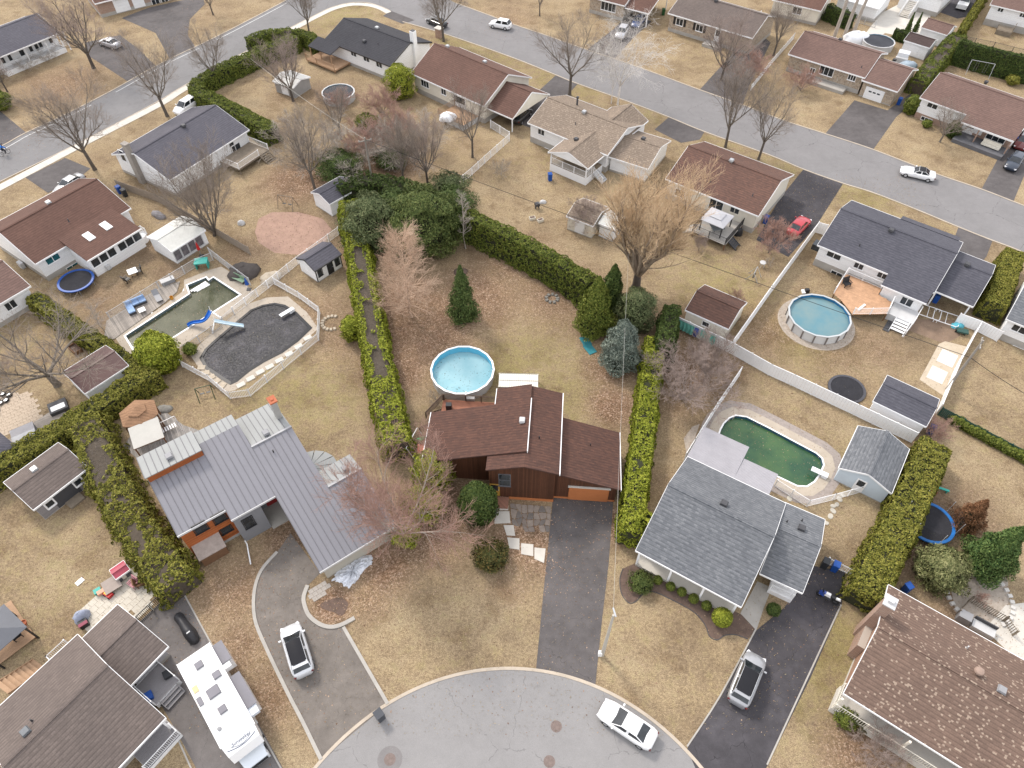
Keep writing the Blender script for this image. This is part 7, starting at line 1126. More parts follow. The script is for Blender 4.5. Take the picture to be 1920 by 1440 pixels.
for i, (x, y, s_) in enumerate([(1549,981,.5),(1557,968,.6),(1562,958,.6),(1562,949,.5),(1569,946,.5),(1574,936,.6),(1579,928,.5),(1590,908,.7),(1583,900,.4),(1598,900,.6),(1606,895,.5),(1480,935,.6)]): g = G(x,y); MB().lathe([(s_*.5,0),(s_*.5,.04),(s_*.4,.07),(0,.08)], 9, (0,0,0), 1.1, .85, close=False).build('stone', mat('pale_stone_step', (.45,.42,.36), .9, .15), st, FRM((g.x,g.y,0), i))
# drive garden: paver strip, snow heap
paving('', [(576,1108),(612,1090),(624,1100),(592,1127),(577,1128)], R(35), (.42,.42), mat('grey_paver', (.33,.3,.27), .9, .15, 1, 10), .04, name='paver_strip')
def snow():
    base = [g.to_2d() for g in gl([(622,1088),(640,1062),(668,1046),(694,1041),(697,1056),(680,1072),(668,1090),(652,1103),(640,1094),(622,1088)])]; pts = ccw(smooth(base, 6)[:-1]); o = pts[0]; M = FRM((o.x,o.y,0)); lo = [p-o for p in pts]; mid = sum(lo, Vector((0,0)))/len(lo); n = len(lo); rg = random.Random(2); mb = MB(); ks = (1,.92,.8,.66,.5,.34,.18)
    for j, k in enumerate(ks): mb.v += [(mid.x+(p.x-mid.x)*k*rg.uniform(.9,1.08), mid.y+(p.y-mid.y)*k*rg.uniform(.9,1.08), (.0 if j == 0 else (.08+.05*j)*rg.uniform(.5,1.4))) for p in lo]
    mb.v.append((mid.x,mid.y,.34)); q = len(ks)-1; mb.f = [(a*n+i,a*n+(i+1)%n,(a+1)*n+(i+1)%n,(a+1)*n+i) for a in range(q) for i in range(n)]+[(q*n+i,q*n+(i+1)%n,(q+1)*n) for i in range(n)]; mb.m = [0]*len(mb.f)
    tag(mb.build('snow_heap', mat('old_snow', (.58,.6,.64), .85, .35, 2.5, 9, bump=.9), None, M), 'leftover heap of dirty snow beside the metal roofed garage', 'snow')
snow()
t = thing('downspout', 'white downspout pipe lying out from the grey entry wall', 'pipe', FRM(G(464,1022))); mb = MB(); a, b = G(463,1020,.3), G(470,1058,.05); o = Vector((G(464,1022).x,G(464,1022).y,0)); mb.tube([a-o+Vector((0,0,.6)), a-o, b-o], .06, 6); mb.build('pipe', WHITE, t, FRM(o))
# ---------------------------------------------------------------- trampolines
def trampoline(label, c, rr, z, ring, net=False):
    M = FRM((c.x,c.y,0)); t = thing('trampoline', label, 'trampoline', M); MB().lathe([(.01,z-.02),(rr-.28,z)], 32, close=False).build('mat', mat('jump_mat', (.035,.035,.04), .9, .2, 1, 8, spec=.05), t, M); MB().lathe([(rr-.3,z),(rr-.28,z+.05),(rr-.02,z+.05),(rr,z),(rr,z-.06),(rr-.3,z-.04)], 36, close=False).build('pad', ring, t, M)
    if z > .3:
        for i in range(6): a = i*1.047; MB().tube([(math.cos(a)*(rr-.1),math.sin(a)*(rr-.1),0),(math.cos(a)*(rr-.1),math.sin(a)*(rr-.1),z-.04)], .03, 6).build('leg', GALV, t, M)
    if net:
        for i in range(6): a = i*1.047+.5; MB().tube([(math.cos(a)*rr,math.sin(a)*rr,z*.3),(math.cos(a)*(rr+.05),math.sin(a)*(rr+.05),z+1.8)], .025, 6).build('net_pole', LGREY, t, M)
        q = MB(); q.lathe([(rr,z+.05),(rr,z+1.8)], 36, close=False); mm, nn, ll, bb = _bs('safety_net'); bb.inputs['Base Color'].default_value = (.02,.02,.02,1); bb.inputs['Alpha'].default_value = .22; q.build('safety_net', mm, t, M)
trampoline('blue rimmed trampoline beside the sunroom of the skylight house', G(142,526,.85), 2.15, .85, BLUE); trampoline('blue rimmed trampoline with safety net beside the yellow hedge', G(1743,979,.85), 2.25, .85, mat('blue_pad', (.015,.14,.42), .5), True); trampoline('sunken black trampoline in the garden of the white fence', G(1588,729,.1), 2.0, .1, mat('dark_pad', (.06,.06,.07), .6))
# ---------------------------------------------------------------- bins
def bin_(label, px, m, lid=None, rot=0.0, sz=.6, h=1.05):
    g = G(*px); M = FRM((g.x,g.y,.016), rot); t = thing('wheelie_bin', label, 'bin', M); MB().box((0,0,h/2), (sz*.82,sz*.88,h), taper=1.14).build('body', m, t, M); MB().box((0,.02,h+.04), (sz*1.02,sz*1.1,.07), 0, .06, 0, .94).build('lid', lid or m, t, M); MB().tube([(-sz*.35,sz*.5,h-.05),(sz*.35,sz*.5,h-.05)], .025, 6).build('handle', m, t, M)
    for s_ in (-1,1): MB().lathe([(.1,-.04),(.1,.04)], 12).build('wheel', RUBBER, t, M @ Matrix.Translation((s_*sz*.3,sz*.42,.1)) @ Matrix.Rotation(math.pi/2,4,'Y'))
bin_('dark grey wheelie bin standing alone at the court kerb', (714,1346), mat('slate_bin', (.06,.065,.075), .5), None, R(40), .68, 1.1)
for lb, px, m, rt in [('blue bin beside the side porch of the taupe house',(288,1312),BLUE,R(35)),('black bin with lid by the motorhome porch rail',(322,1272),BINB,R(35)),('black bin behind the grey shingled house wing',(1543,1062),BINB,R(-30)),('blue bin next to the black one at the wing corner',(1562,1068),BLUE,R(-30)),('blue bin beside the fieldstone garage',(1684,196),BLUE,R(-38)),('blue bin at the porch of the dusty brown house',(1900,270),BLUE,R(-38)),('blue bin behind the skylight house corner',(226,362),BLUE,R(50)),('second dark blue bin behind the skylight house',(236,368),BINB,R(50)),('blue bin at the end of the long white shed',(1742,812),BLUE,R(-30)),('blue bin standing at the rust roof house corner',(1434,418),BLUE,R(-30)),('blue bin in the carport shade of the blue grey house',(1752,566),BLUE,R(-30)),('green bin between the two far carports',(1243,28),mat('green_bin',(.02,.09,.03),.5),0),('blue bin by the concrete court stairs',(1752,20),BLUE,0),('small blue bin on the far side of the speckled roof',(1696,1108),BLUE,.4),('blue bin at the gnarled tree hedge',(45,560),BLUE,.5),('blue water barrel by the porch skirt of the beige house',(1031,338),BLUE,.2)]: bin_(lb, px, m, None, rt)
# ---------------------------------------------------------------- gazebo, canopies, decks
def hexroof(label, px, rr, he, hr, rm, name='gazebo', k=6, rot=0.0, post=None, tiers=True, cat='gazebo'):
    c = G(*px, he); M = FRM((c.x,c.y,0), rot); t = thing(name, label, cat, M); q = lambda i, s, z: (rr*s*math.cos(2*math.pi*i/k), rr*s*math.sin(2*math.pi*i/k), z)
    for i in range(k):
        mb = MB()
        if tiers: mb.slab([q(i,1,he),q(i+1,1,he),q(i+1,.42,he+(hr-he)*.55),q(i,.42,he+(hr-he)*.55)], .08); mb.slab([q(i,.5,he+(hr-he)*.62),q(i+1,.5,he+(hr-he)*.62),(0,0,hr)], .08)
        else: mb.slab([q(i,1,he),q(i+1,1,he),(0,0,hr)], .06)
        mb.build('roof_panel', rm, t, M); p = q(i,.9,he/2); MB().box(p, (.12,.12,he)).build('post', post or WOODB, t, M)
        mb = MB(); mb.tube([q(i,.9,he-.1),q(i+1,.9,he-.1)], .06, 4); mb.build('beam', post or WOODB, t, M)
    return t, M
hexroof('hexagonal gazebo with tan shingle roof beside the clipped hedge', (260,775), 2.0, 2.3, 3.3, S_TANH); hexroof('grey pavilion canopy on the cedar deck behind the rust roof house', (1345,408), 2.3, 2.6, 3.3, mat('grey_canvas', (.38,.38,.4), .8, .08, 1, 6), 'pavilion', 4, R(8), BLACK, True, 'canopy'); hexroof('dark grey pavilion at the frame edge on the brown deck', (-8,1185), 2.4, 2.4, 3.2, mat('slate_canopy', (.12,.125,.14), .6, .1), 'pavilion', 4, R(10), BLACK, False, 'canopy'); hexroof('dark canopy at the frame edge beside the spa', (-12,840), 2.0, 2.3, 3.0, S_SLATE, 'pavilion', 4, R(10), BLACK, False, 'canopy')
def canopy():
    c = G(274,812,2.4); M = FRM((c.x,c.y,0), R(30)); t = thing('pergola', 'square white fabric pergola next to the hexagonal gazebo', 'pergola', M); MB().b2(-1.45,1.45,-1.45,1.45,2.4,2.45).build('canopy', mat('cream_canvas', (.4,.39,.36), .85, .08, 1, 7), t, M)
    for x in (-1.35,1.35):
        for y in (-1.35,1.35): MB().box((x,y,1.2), (.12,.12,2.4)).build('post', WOODB, t, M)
    for y in (-1.35,1.35): MB().b2(-1.5,1.5,y-.05,y+.05,2.25,2.4).build('beam', WOODB, t, M)
    M2 = FRM(G(318,808), R(36)); t = thing('garden_swing', 'white metal swing frame on the grey timber terrace', 'swing', M2)
    for x in (-1.1,1.1): MB().tube([(x,-.7,0),(x,0,1.7),(x,.7,0)], .035, 6).build('leg_frame', WHITE, t, M2)
    MB().tube([(-1.1,0,1.7),(1.1,0,1.7)], .035, 6).build('top_bar', WHITE, t, M2)
    for i in range(7): MB().box((-.75+i*.25,0,.5), (.14,.6,.04)).build('seat_slat', WHITE, t, M2)
    for x in (-.8,.8): MB().tube([(x,0,1.7),(x,.3,.5)], .012, 4).build('hanger', WHITE, t, M2)
canopy(); sheet('timber_terrace', [(232,838),(262,790),(300,765),(345,798),(388,812),(330,860),(270,872)], planks('grey_planks2', (.27,.25,.23), R(120)), .06)
DCK = mat('cedar_deck', (.45,.27,.16), .75, .25, 2, 14)
def polydeck(root, M, poly, z, m, board=.145):
    ys = [p[1] for p in poly]; y = min(ys); mb = MB(); n = len(poly)
    while y < max(ys)-.05:
        yc = y+board/2; xs = []
        for i in range(n):
            (x0,y0),(x1,y1) = poly[i], poly[(i+1)%n]
            if (y0 > yc) != (y1 > yc): xs.append(x0+(x1-x0)*(yc-y0)/(y1-y0))
        xs.sort()
        for a, b in zip(xs[::2], xs[1::2]): mb.b2(a, b, y, y+board-.014, z-.04, z+rng.uniform(-.004,.004))
        y += board
    o = mb.build('deck_boards', m, root, M); o['kind'] = 'stuff'
    for p in poly: MB().box((p[0]*.97+sum(q[0] for q in poly)/n*.03, p[1]*.97+sum(q[1] for q in poly)/n*.03, z/2-.03), (.13,.13,z-.06)).build('post', WOODB, root, M)
f, L = frame_px((1533,459),(1752,549),3.3); t = thing('pool_deck_platform', 'raised cedar deck with white railing between house and round pool', 'deck', f)
polydeck(t, f, [(4.5,-.2),(4.6,-4.6),(5.8,-5.2),(7.7,-6.7),(10.9,-4.1),(10.6,-1.8),(8.9,-1.5),(8.9,-.2)], 1.2, DCK); rail(t, [(4.6,-4.5,1.2),(4.5,-.3,1.2)], fr=f); rail(t, [(7.7,-6.6,1.2),(9.3,-5.4,1.2),(10.85,-4.1,1.2),(10.65,-1.9,1.2)], fr=f); rail(t, [(4.6,-.3,1.2),(6.5,-.3,1.2),(8.8,-.3,1.2)], fr=f)
MB().b2(10.9,13.8,-3.6,-1.25,0,.9).build('landing', LGREY, t, f); stairs(t, f @ FRM((12.7,-3.6,.9)), 5, 1.5, .18, .34, WHITE); MB().b2(11.3,12.0,-5.6,-3.6,.02,.07).build('ramp_mat', DARK, t, f); rail(t, [(13.8,-1.3,.9),(13.8,-3.6,.9),(13.6,-5.3,.05)], fr=f)
def chair(label, px, z, rot, m, name='deck_chair', cat='chair', w_=.7):
    g = G(*px, z); M = FRM((g.x,g.y,z), rot); t = thing(name, label, cat, M); MB().b2(-w_/2,w_/2,-.3,.35,.36,.46).build('seat', m, t, M); MB().box((0,.36,.75), (w_,.1,.7), 0, -.25).build('backrest', m, t, M)
    for s_ in (-1,1): MB().b2(s_*w_/2-.04,s_*w_/2+.04,-.3,.35,.58,.64).build('armrest', m, t, M)
    for x in (-w_/2+.05,w_/2-.05):
        for y in (-.25,.3): MB().b2(x-.03,x+.03,y-.03,y+.03,0,.37).build('leg', m, t, M)
chair('black armchair on the raised cedar deck', (1586,536), 1.2, R(20), BLACK, w_=.9); chair('black folded chair on the brown deck at the frame edge', (35,1195), .3, R(50), BLACK); chair('dark garden chair right of the white topped table', (262,512), 0, R(-60), BLACK); chair('dark garden chair left of the white topped table', (240,528), 0, R(150), BLACK); chair('navy folding chair lying by the full spruce', (1880,1062), 0, 1.0, mat('navy_cloth',(.02,.04,.12),.8)); chair('pink folding chair on the cream patio', (253,1098), .03, R(-30), mat('dusty_pink',(.42,.2,.22),.7)); chair('brown wicker chair on the cream patio', (266,1096), .03, R(120), WOODB)
def table(label, px, z, rr, m, top=None, h=.72, sq=False, rot=0):
    g = G(*px, z); M = FRM((g.x,g.y,z), rot); t = thing('garden_table', label, 'table', M)
    if sq: MB().b2(-rr,rr,-rr,rr,h-.05,h).build('table_top', top or m, t, M)
    else: MB().lathe([(rr*.98,h-.05),(rr,h-.02),(rr*.98,h),(0,h)], 20, close=False).build('table_top', top or m, t, M)
    for i in range(4): a = i*1.571+.785; MB().tube([(math.cos(a)*rr*.75,math.sin(a)*rr*.75,0),(math.cos(a)*rr*.7,math.sin(a)*rr*.7,h-.05)], .03, 6).build('leg', m, t, M)
table('white topped garden table between dark chairs', (252,516), 0, .55, BLACK, WHITE, sq=True, rot=.6); table('brown patio table beside the toy kitchen', (213,1100), .03, .7, mat('grey_wood_top',(.3,.25,.22),.8), sq=True, rot=.7, h=.5); table('grey bistro table at the foot of the red shrub', (1428,500), 0, .4, LGREY); table('glass table on the deck below the grey pavilion', (1342,432), .9, .8, DARK, mat('grey_glass',(.2,.22,.23),.2), sq=True, rot=.2)
# pool terrace furniture on the left
sheet('pool_terrace', [(195,640),(200,602),(300,540),(338,528),(332,548),(310,568),(240,618),(215,636)], planks('grey_planks', (.27,.24,.21), R(128)), .08)
g = G(258,575); M = FRM((g.x,g.y,.08), R(36)); t = thing('garden_sofa', 'corner sofa with pale blue cushions on the pool terrace', 'sofa', M); CB2 = mat('pale_blue_cushion',(.25,.36,.55),.85,.25,4,14); MB().b2(-1.2,1.2,-.1,.7,0,.3).b2(-1.2,-.4,-1.2,-.1,0,.3).build('base', DARK, t, M)
for x in (-1.2,-.4,.4): MB().b2(x+.02,x+.78,-.08,.5,.3,.45).build('seat_cushion', CB2, t, M); MB().b2(x+.02,x+.78,.5,.7,.3,.8).build('back_cushion', CB2, t, M)
MB().b2(-1.18,-.42,-1.18,-.1,.3,.45).build('seat_cushion', CB2, t, M); table('small white coffee table before the blue sofa', (268,585), .08, .38, DARK, WHITE, .4, True, R(36))
g = G(297,560); M = FRM((g.x,g.y,.08), R(36)); t = thing('sun_lounger', 'grey sun lounger with raised back on the pool terrace', 'lounger', M); MB().b2(-.35,.35,-.95,.35,.25,.32).build('bed', GREY, t, M); MB().box((0,.6,.55), (.7,.7,.07), 0, .9).build('backrest', GREY, t, M); [MB().b2(x-.03,x+.03,y-.03,y+.03,0,.25).build('leg', DARK, t, M) for x in (-.3,.3) for y in (-.85,.25)]
g = G(323,561); M = FRM((g.x,g.y,.02)); t = thing('bucket', 'orange bucket on the pool coping', 'bucket', M); MB().lathe([(.16,0),(.22,.4),(.2,.4),(.15,.03),(0,.03)], 14, close=False).build('pail', mat('orange_pail',(.55,.25,.02),.5), t, M); MB().tube([(-.21,0,.38),(0,0,.6),(.21,0,.38)], .012, 5).build('handle', BLACK, t, M)
def boxthing(name, label, cat, px, parts, rot=0.0, z=0.0):
    g = G(*px, z); M = FRM((g.x,g.y,z), rot); t = thing(name, label, cat, M)
    for nm, m, bx in parts: MB().b2(*bx).build(nm, m, t, M)
    return t, M
boxthing('deck_box', 'grey storage bench beside the pool terrace fence', 'box', (316,530), [('body',GREY,(-.8,.8,-.35,.35,0,.5)),('lid',LGREY,(-.83,.83,-.38,.38,.5,.56))], R(36)); boxthing('garden_bench', 'green bench at the pool corner', 'bench', (449,528), [('seat',mat('sage_green',(.2,.3,.2),.6),(-.9,.9,-.25,.25,.4,.46)),('backrest',mat('sage_green',(.2,.3,.2)),(-.9,.9,.25,.3,.45,.95)),('leg',DARK,(-.85,-.75,-.2,.2,0,.4)),('leg',DARK,(.75,.85,-.2,.2,0,.4))], R(-30))
t, M = boxthing('play_slide', 'teal plastic play roof at the pool corner', 'toy', (381,500), [('roof',TEAL,(-.8,.8,-.6,.6,.9,1.0)),('leg',TEAL,(-.75,-.65,-.5,.5,0,.9)),('leg',TEAL,(.65,.75,-.5,.5,0,.9))], R(10)); t, M = boxthing('folded_parasol', 'folded red parasol beside the glazed shed', 'parasol', (378,480), [('base',DARK,(-.25,.25,-.25,.25,0,.1))]); MB().tube([(0,0,0),(0,0,2.3)], .03, 6).build('pole', GREY, t, M); MB().lathe([(.03,1.0),(.22,1.1),(.12,1.9),(.02,2.3)], 10, close=False).build('canopy', RED, t, M); t, M = boxthing('folded_parasol', 'folded blue parasol by the green bench', 'parasol', (467,543), [('base',DARK,(-.25,.25,-.25,.25,0,.1))]); MB().tube([(0,0,0),(0,0,2.0)], .03, 6).build('pole', GREY, t, M); MB().lathe([(.03,.8),(.25,.9),(.12,1.6),(.02,2.0)], 10, close=False).build('canopy', BLUE, t, M)
def mound(name, label, cat, px, rx, ry, h, m, rot=0.0, seed=1, z=0.0):
    g = G(*px, z); M = FRM((g.x,g.y,z), rot); rg = random.Random(seed); mb = MB(); k = 14; prof = [(1,0),(.95,.35),(.75,.72),(.42,.94),(.02,1)]; t = thing(name, label, cat, M)
    for i in range(k):
        a = 2*math.pi*i/k
        for r_, q in prof: j = 1+rg.uniform(-.14,.14)*(r_ > .1); mb.v.append((rx*r_*math.cos(a)*j, ry*r_*math.sin(a)*j, h*q*rg.uniform(.9,1.1)))
    mb.f = [(i*5+q, ((i+1)%k)*5+q, ((i+1)%k)*5+q+1, i*5+q+1) for i in range(k) for q in range(4)]; mb.m = [0]*len(mb.f); mb.build('body', m, t, M, True); return t
mound('tarpaulin_heap', 'dark netted dome over the vegetable corner', 'cover', (458,512), 2.0, 1.7, 1.0, mat('dark_net',(.07,.06,.055),.9,.3,2,14,bump=.6)); mound('boulder', 'big pale boulder beside the netted dome', 'rock', (508,522), 1.4, 1.0, .7, RK, .6); mound('firewood_cover', 'grey tarpaulin bundle on the bare ground behind the skylight house', 'cover', (298,405), 1.3, .6, .6, mat('grey_tarp',(.2,.19,.2),.7,.3,3,8,bump=.6), R(-35)); mound('covered_spa', 'tarp wrapped tub behind the cream house deck', 'cover', (840,222), 1.4, 1.2, .9, TARP, z=.9); mound('covered_grill', 'white tarp wrapped furniture behind the fieldstone house', 'cover', (1605,78), 2.6, 1.9, 1.7, TARP)
mound('covered_grill', 'grey wrapped grill on the cream patio', 'grill', (156,1158), .7, .5, 1.0, mat('blue_grey_cover',(.3,.33,.42),.7,.2,3,7,bump=.5), R(40)); mound('covered_grill', 'black covered barbecue on the steps of the pavilion deck', 'grill', (1384,440), .55, .45, 1.1, BLACK); mound('boulder', 'pale rock on the dry lawn left of the play area', 'rock', (453,420), .5, .4, .6, LGREY); mound('tarpaulin_heap', 'pale blue tarpaulin behind the fieldstone garage', 'cover', (1702,125), 1.6, 1.1, .9, mat('pale_blue_tarp',(.35,.42,.48),.7,.15,3,7,bump=.5)); mound('leaf_pile', 'dark leaf pile inside a stone ring on the back lawn', 'leaf pile', (864,510), .9, .7, .25, SOIL); mound('rock_pile', 'little rock pile beside the gazebo', 'rocks', (308,768), .9, .6, .35, mat('rock_grey',(.2,.19,.17),.9,.3,4,10))
boxthing('hot_tub', 'grey covered spa on the timber decking by the hedge', 'hot tub', (52,822), [('tub',mat('spa_grey',(.16,.16,.165),.7),(-1.05,1.05,-1.0,1.0,0,.85)),('cover',mat('spa_cover',(.42,.42,.43),.7,.06),(-1.1,1.1,-1.05,-.02,.85,.98)),('cover',mat('spa_cover2',(.3,.29,.3),.7,.06),(-1.1,1.1,.02,1.05,.85,.95))], R(34)); boxthing('planter_box', 'dark planter with a snowy basin beside the decking', 'planter', (112,766), [('box',DARK,(-.9,.9,-.8,.8,0,.5)),('basin',WHITE,(-.7,.7,-.6,.1,.5,.56))], R(34))
for i, (x,y) in enumerate([(2,757),(12,752),(18,742),(6,740)]):
    g = G(x,y); t = thing('spare_wheel', 'car wheel on an alloy rim lying on the tan patio', 'wheel', FRM((g.x,g.y,.03)), 'wheels on the tan patio'); MB().lathe([(.2,0),(.33,.02),(.34,.11),(.33,.2),(.2,.22)], 18, close=False).build('tyre', RUBBER, t, FRM((g.x,g.y,.03))); MB().lathe([(.2,.03),(.2,.19),(.05,.2),(0,.17)], 14, close=False).build('rim', ALU, t, FRM((g.x,g.y,.03)))
# brown deck, steps and toys bottom left
g = G(-10,1222); M = FRM((g.x,g.y,0), R(48)); t = thing('garden_deck', 'low brown timber deck at the frame edge with a flower pot', 'deck', M); polydeck(t, FRM(G(0,1200), R(48)), [(-3.2,-2.2),(2.2,-2.2),(2.2,2.6),(-3.2,2.6)], .3, WOODT)
g = G(48,1170,.3); M = FRM((g.x,g.y,.3)); t = thing('flower_pot', 'terracotta pot on the corner of the brown deck', 'pot', M); MB().lathe([(.14,0),(.22,.35),(.25,.35),(.25,.4),(.2,.4),(.18,.3),(0,.3)], 14, close=False).build('pot', TERRA, t, M)
a = G(60,1258,.1); M = FRM((a.x,a.y,1.3), R(128)); t = thing('wooden_stairs', 'weathered wooden staircase descending beside the taupe house', 'stairs', FRM((a.x,a.y,0))); M = FRM((G(0,1290,1.6).x, G(0,1290,1.6).y, 1.5), math.atan2((a-G(0,1290,1.6)).y, (a-G(0,1290,1.6)).x)+math.pi/2); stairs(t, M, 8, 1.5, .18, .34, WOODT, name='flight'); 
g = G(232,1078); M = FRM((g.x,g.y,.03), R(45)); t = thing('playhouse', 'little raspberry red toy playhouse on the cream patio', 'playhouse', M); gable(t, M @ FRM((-.6,-.6,0)), 1.3, 1.2, .95, .5, mat('raspberry',(.36,.06,.09),.5), mat('dark_toy',(.1,.1,.11),.6), oh=.1, rk=.1, fh=0); MB().b2(-.2,.15,-.52,-.48,.1,.7).build('door', CREAM, t, M)
boxthing('toy_kitchen', 'teal and red toy kitchen on the cream patio', 'toy', (192,1112), [('table',TEAL,(-.5,.1,.0,.5,.3,.42)),('shelf',mat('peach',(.55,.3,.2),.6),(-.3,.3,-.3,.1,.2,.5)),('leg',TEAL,(-.48,-.4,.05,.45,0,.3)),('base',RED,(.0,.3,-.3,.0,0,.2))], R(40)); t, M = boxthing('ride_on_toy', 'red and yellow ride on toy beside the toy kitchen', 'toy', (205,1116), [('body',RED,(-.25,.25,-.4,.4,.1,.4)),('seat',YEL,(-.18,.18,-.1,.25,.4,.5))], R(60)); [MB().lathe([(.12,-.04),(.12,.04)], 12).build('wheel', BLACK, t, M @ Matrix.Translation((x,y,.12)) @ Matrix.Rotation(math.pi/2,4,'Y')) for x in (-.27,.27) for y in (-.25,.25)]
boxthing('planter_box', 'brown planter box with a clay pot next to the black gate', 'planter', (318,1112), [('box',WOODB,(-.45,.45,-.45,.45,0,.6)),('top',mat('planter_soil',(.3,.24,.22),.9),(-.4,.4,-.4,.4,.6,.64))], R(40)); boxthing('cooler', 'black and maroon cool box beside the house wall', 'box', (160,1172), [('body',BLACK,(-.35,.35,-.3,.3,0,.55)),('lid',mat('maroon_lid',(.2,.03,.06),.5),(-.37,.37,-.32,.0,.55,.62))], R(40)); boxthing('paving_slab', 'white slab lying on the dry lawn by the taupe house', 'slab', (150,1091), [('slab',WHITE,(-.35,.35,-.22,.22,0,.08))], R(55))
mound('folded_bicycles', 'bundle of dark tools by the taupe house wall', 'tools', (300,1318), .4, .3, .5, DARK)
# white slatted shade and play set by the brown house
a = G(972,714,1.2); M = FRM((a.x,a.y,0), R(-2)); t = thing('slatted_shade', 'white slatted shade frame behind the brown house', 'shade', M)
for row in range(2):
    for i in range(18): MB().b2(-2.1+i*.235, -2.1+i*.235+.215, -.9+row*.95, -.02+row*.95, 1.2, 1.23).build('slat', mat('cream_slat',(.66,.63,.56),.6,.07), t, M)
for y in (-.95,-.0,.97): MB().b2(-2.15,2.15,y-.03,y+.03,1.14,1.26).build('beam', mat('grey_beam',(.3,.29,.26),.7), t, M)
for x in (-2.1,2.1):
    for y in (-.9,.9): MB().b2(x-.05,x+.05,y-.05,y+.05,0,1.3).build('post', CREAM, t, M)
a = G(776,842); M = FRM((a.x,a.y,0), R(70)); t = thing('swing_set', 'white framed swing set with green slide left of the brown house', 'swing', M)
for x in (-1.3,1.3): MB().tube([(x,-.9,0),(x,0,2.0),(x,.9,0)], .04, 6).build('leg_frame', WHITE, t, M)
MB().tube([(-1.3,0,2.0),(1.3,0,2.0)], .04, 6).build('top_bar', WHITE, t, M); MB().box((.95,-.55,.9), (1.7,.5,.06), 0, 0, .75).build('slide', GREEN, t, M); MB().box((-.3,0,.5), (.5,.2,.04)).build('swing_seat', GREEN, t, M); MB().tube([(-.5,0,2),(-.5,0,.5)], .01, 4).build('chain', GALV, t, M); MB().tube([(-.1,0,2),(-.1,0,.5)], .01, 4).build('chain', GALV, t, M)
boxthing('storage_chest', 'salmon roofed box against the brown house wall', 'box', (797,852), [('body',WOODB,(-.6,.6,-.5,.5,0,.9)),('lid',mat('salmon',(.5,.17,.11),.6),(-.7,.7,-.6,.6,.9,1.0))]); boxthing('car_tyre_planter', 'dark round grill on the red brown deck', 'grill', (842,766), [('body',BLACK,(-.3,.3,-.25,.25,0,.75))], z=.9)
for i, q in enumerate([((1098,640),.1),((1106,655),.25)]): boxthing('foam_mat', 'teal foam panel lying on the leafy lawn' if i == 0 else 'second teal foam panel overlapping the first', 'mat', q[0], [('mat',mat('teal_foam',(.03,.19,.22),.8,.2),(-.5,.5,-.75,.75,.0+.04*i,.04+.04*i))], R(20+8*i))
# tarps over the fence
for i, (x0,x1,m) in enumerate([(1264,1298,mat('mint_tarp',(.12,.36,.3),.7,.25,3,8,bump=.6)),(1299,1306,mat('blue_tarp',(.06,.1,.35),.7)),(1310,1338,mat('mint_tarp',(.12,.36,.3)))]):
    a, b = G(x0, 614+(x0-1263)*.476), G(x1, 614+(x1-1263)*.476); d = b-a; M = FRM((a.x,a.y,0), math.atan2(d.y,d.x)); t = thing('hanging_tarp', ['mint tarpaulin draped on the white fence end','narrow blue tarpaulin between two mint ones on the fence','mint tarpaulin further along the white fence'][i], 'tarpaulin', M); mb = MB(); n = 10; L = d.length
    for j in range(n+1): y = -.14-.1*(j % 2)-.04*rng.random(); mb.v += [(L*j/n,-.06,1.62),(L*j/n,y,1.0),(L*j/n,y*1.4,.35+.15*rng.random())]
    mb.f = [(j*3+q,(j+1)*3+q,(j+1)*3+q+1,j*3+q+1) for j in range(n) for q in range(2)]; mb.m = [0]*len(mb.f); mb.build('sheet', m, t, M)
# deck with pavilion behind rust house
f, L = frame_px((1248,335),(1422,405),3.2); t = thing('raised_deck', 'grey raised deck with black wrought railing behind the rust roof house', 'deck', f); polydeck(t, f, [(7.2,.3),(7.2,-5.0),(11.9,-5.0),(11.9,.3)], .9, mat('pale_deck',(.4,.38,.35),.8,.15)); rail(t, [(7.2,.2,.9),(7.2,-4.95,.9),(9.5,-4.95,.9),(11.85,-4.95,.9),(11.85,.2,.9)], 1.0, BLACK, fr=f); stairs(t, f @ FRM((7.2,-4.0,.9), -math.pi/2), 5, 1.8, m=mat('pale_deck',(.4,.38,.35))); stairs(t, f @ FRM((11.9,-3.4,.9), math.pi/2), 5, 1.2, m=DARK)
# carport frames, concrete strip, utility bits on the right
sheet('concrete_strip', [(1772,640),(1812,650),(1798,690),(1768,742),(1724,712),(1760,645)], mat('sandy_concrete',(.45,.38,.29),.9,.1), .02)
for i, (x,y) in enumerate([(1776,672),(1757,703)]): boxthing('ground_panel', ['clean white panel lying on the concrete strip','worn white panel lying below the clean one'][i], 'panel', (x,y), [('sheet',mat('white_panel_%d' % i,(.72,.72,.72) if i == 0 else (.6,.57,.52),.6,.06 if i == 0 else .2),(-.85,.85,-1.1,1.1,.02,.05))], R(-38))
for i, (x,y) in enumerate([(1738,588),(1772,600)]):
    g = G(x,y); M = FRM((g.x,g.y,0), R(-30)); t = thing('shelter_frame', ['white tubular shelter frame beside the carport','white tubular shelter frame beside the solid fence'][i], 'frame', M); mb = MB(); MB().tube([(-1.2,-1.0,.35),(1.2,-1.0,.35),(1.4,-.8,.35),(1.4,.8,.35),(1.2,1.0,.35),(-1.2,1.0,.35),(-1.4,.8,.35),(-1.4,-.8,.35),(-1.2,-1.0,.35)], .045, 6).build('frame', WHITE, t, M); MB().tube([(0,-1,.35),(0,1,.35)], .035, 6).build('crossbar', WHITE, t, M); [MB().tube([(x_,y_,0),(x_,y_,.35)], .04, 6).build('leg', WHITE, t, M) for x_ in (-1.2,1.2) for y_ in (-1,1)]  # tubular frames of a car shelter
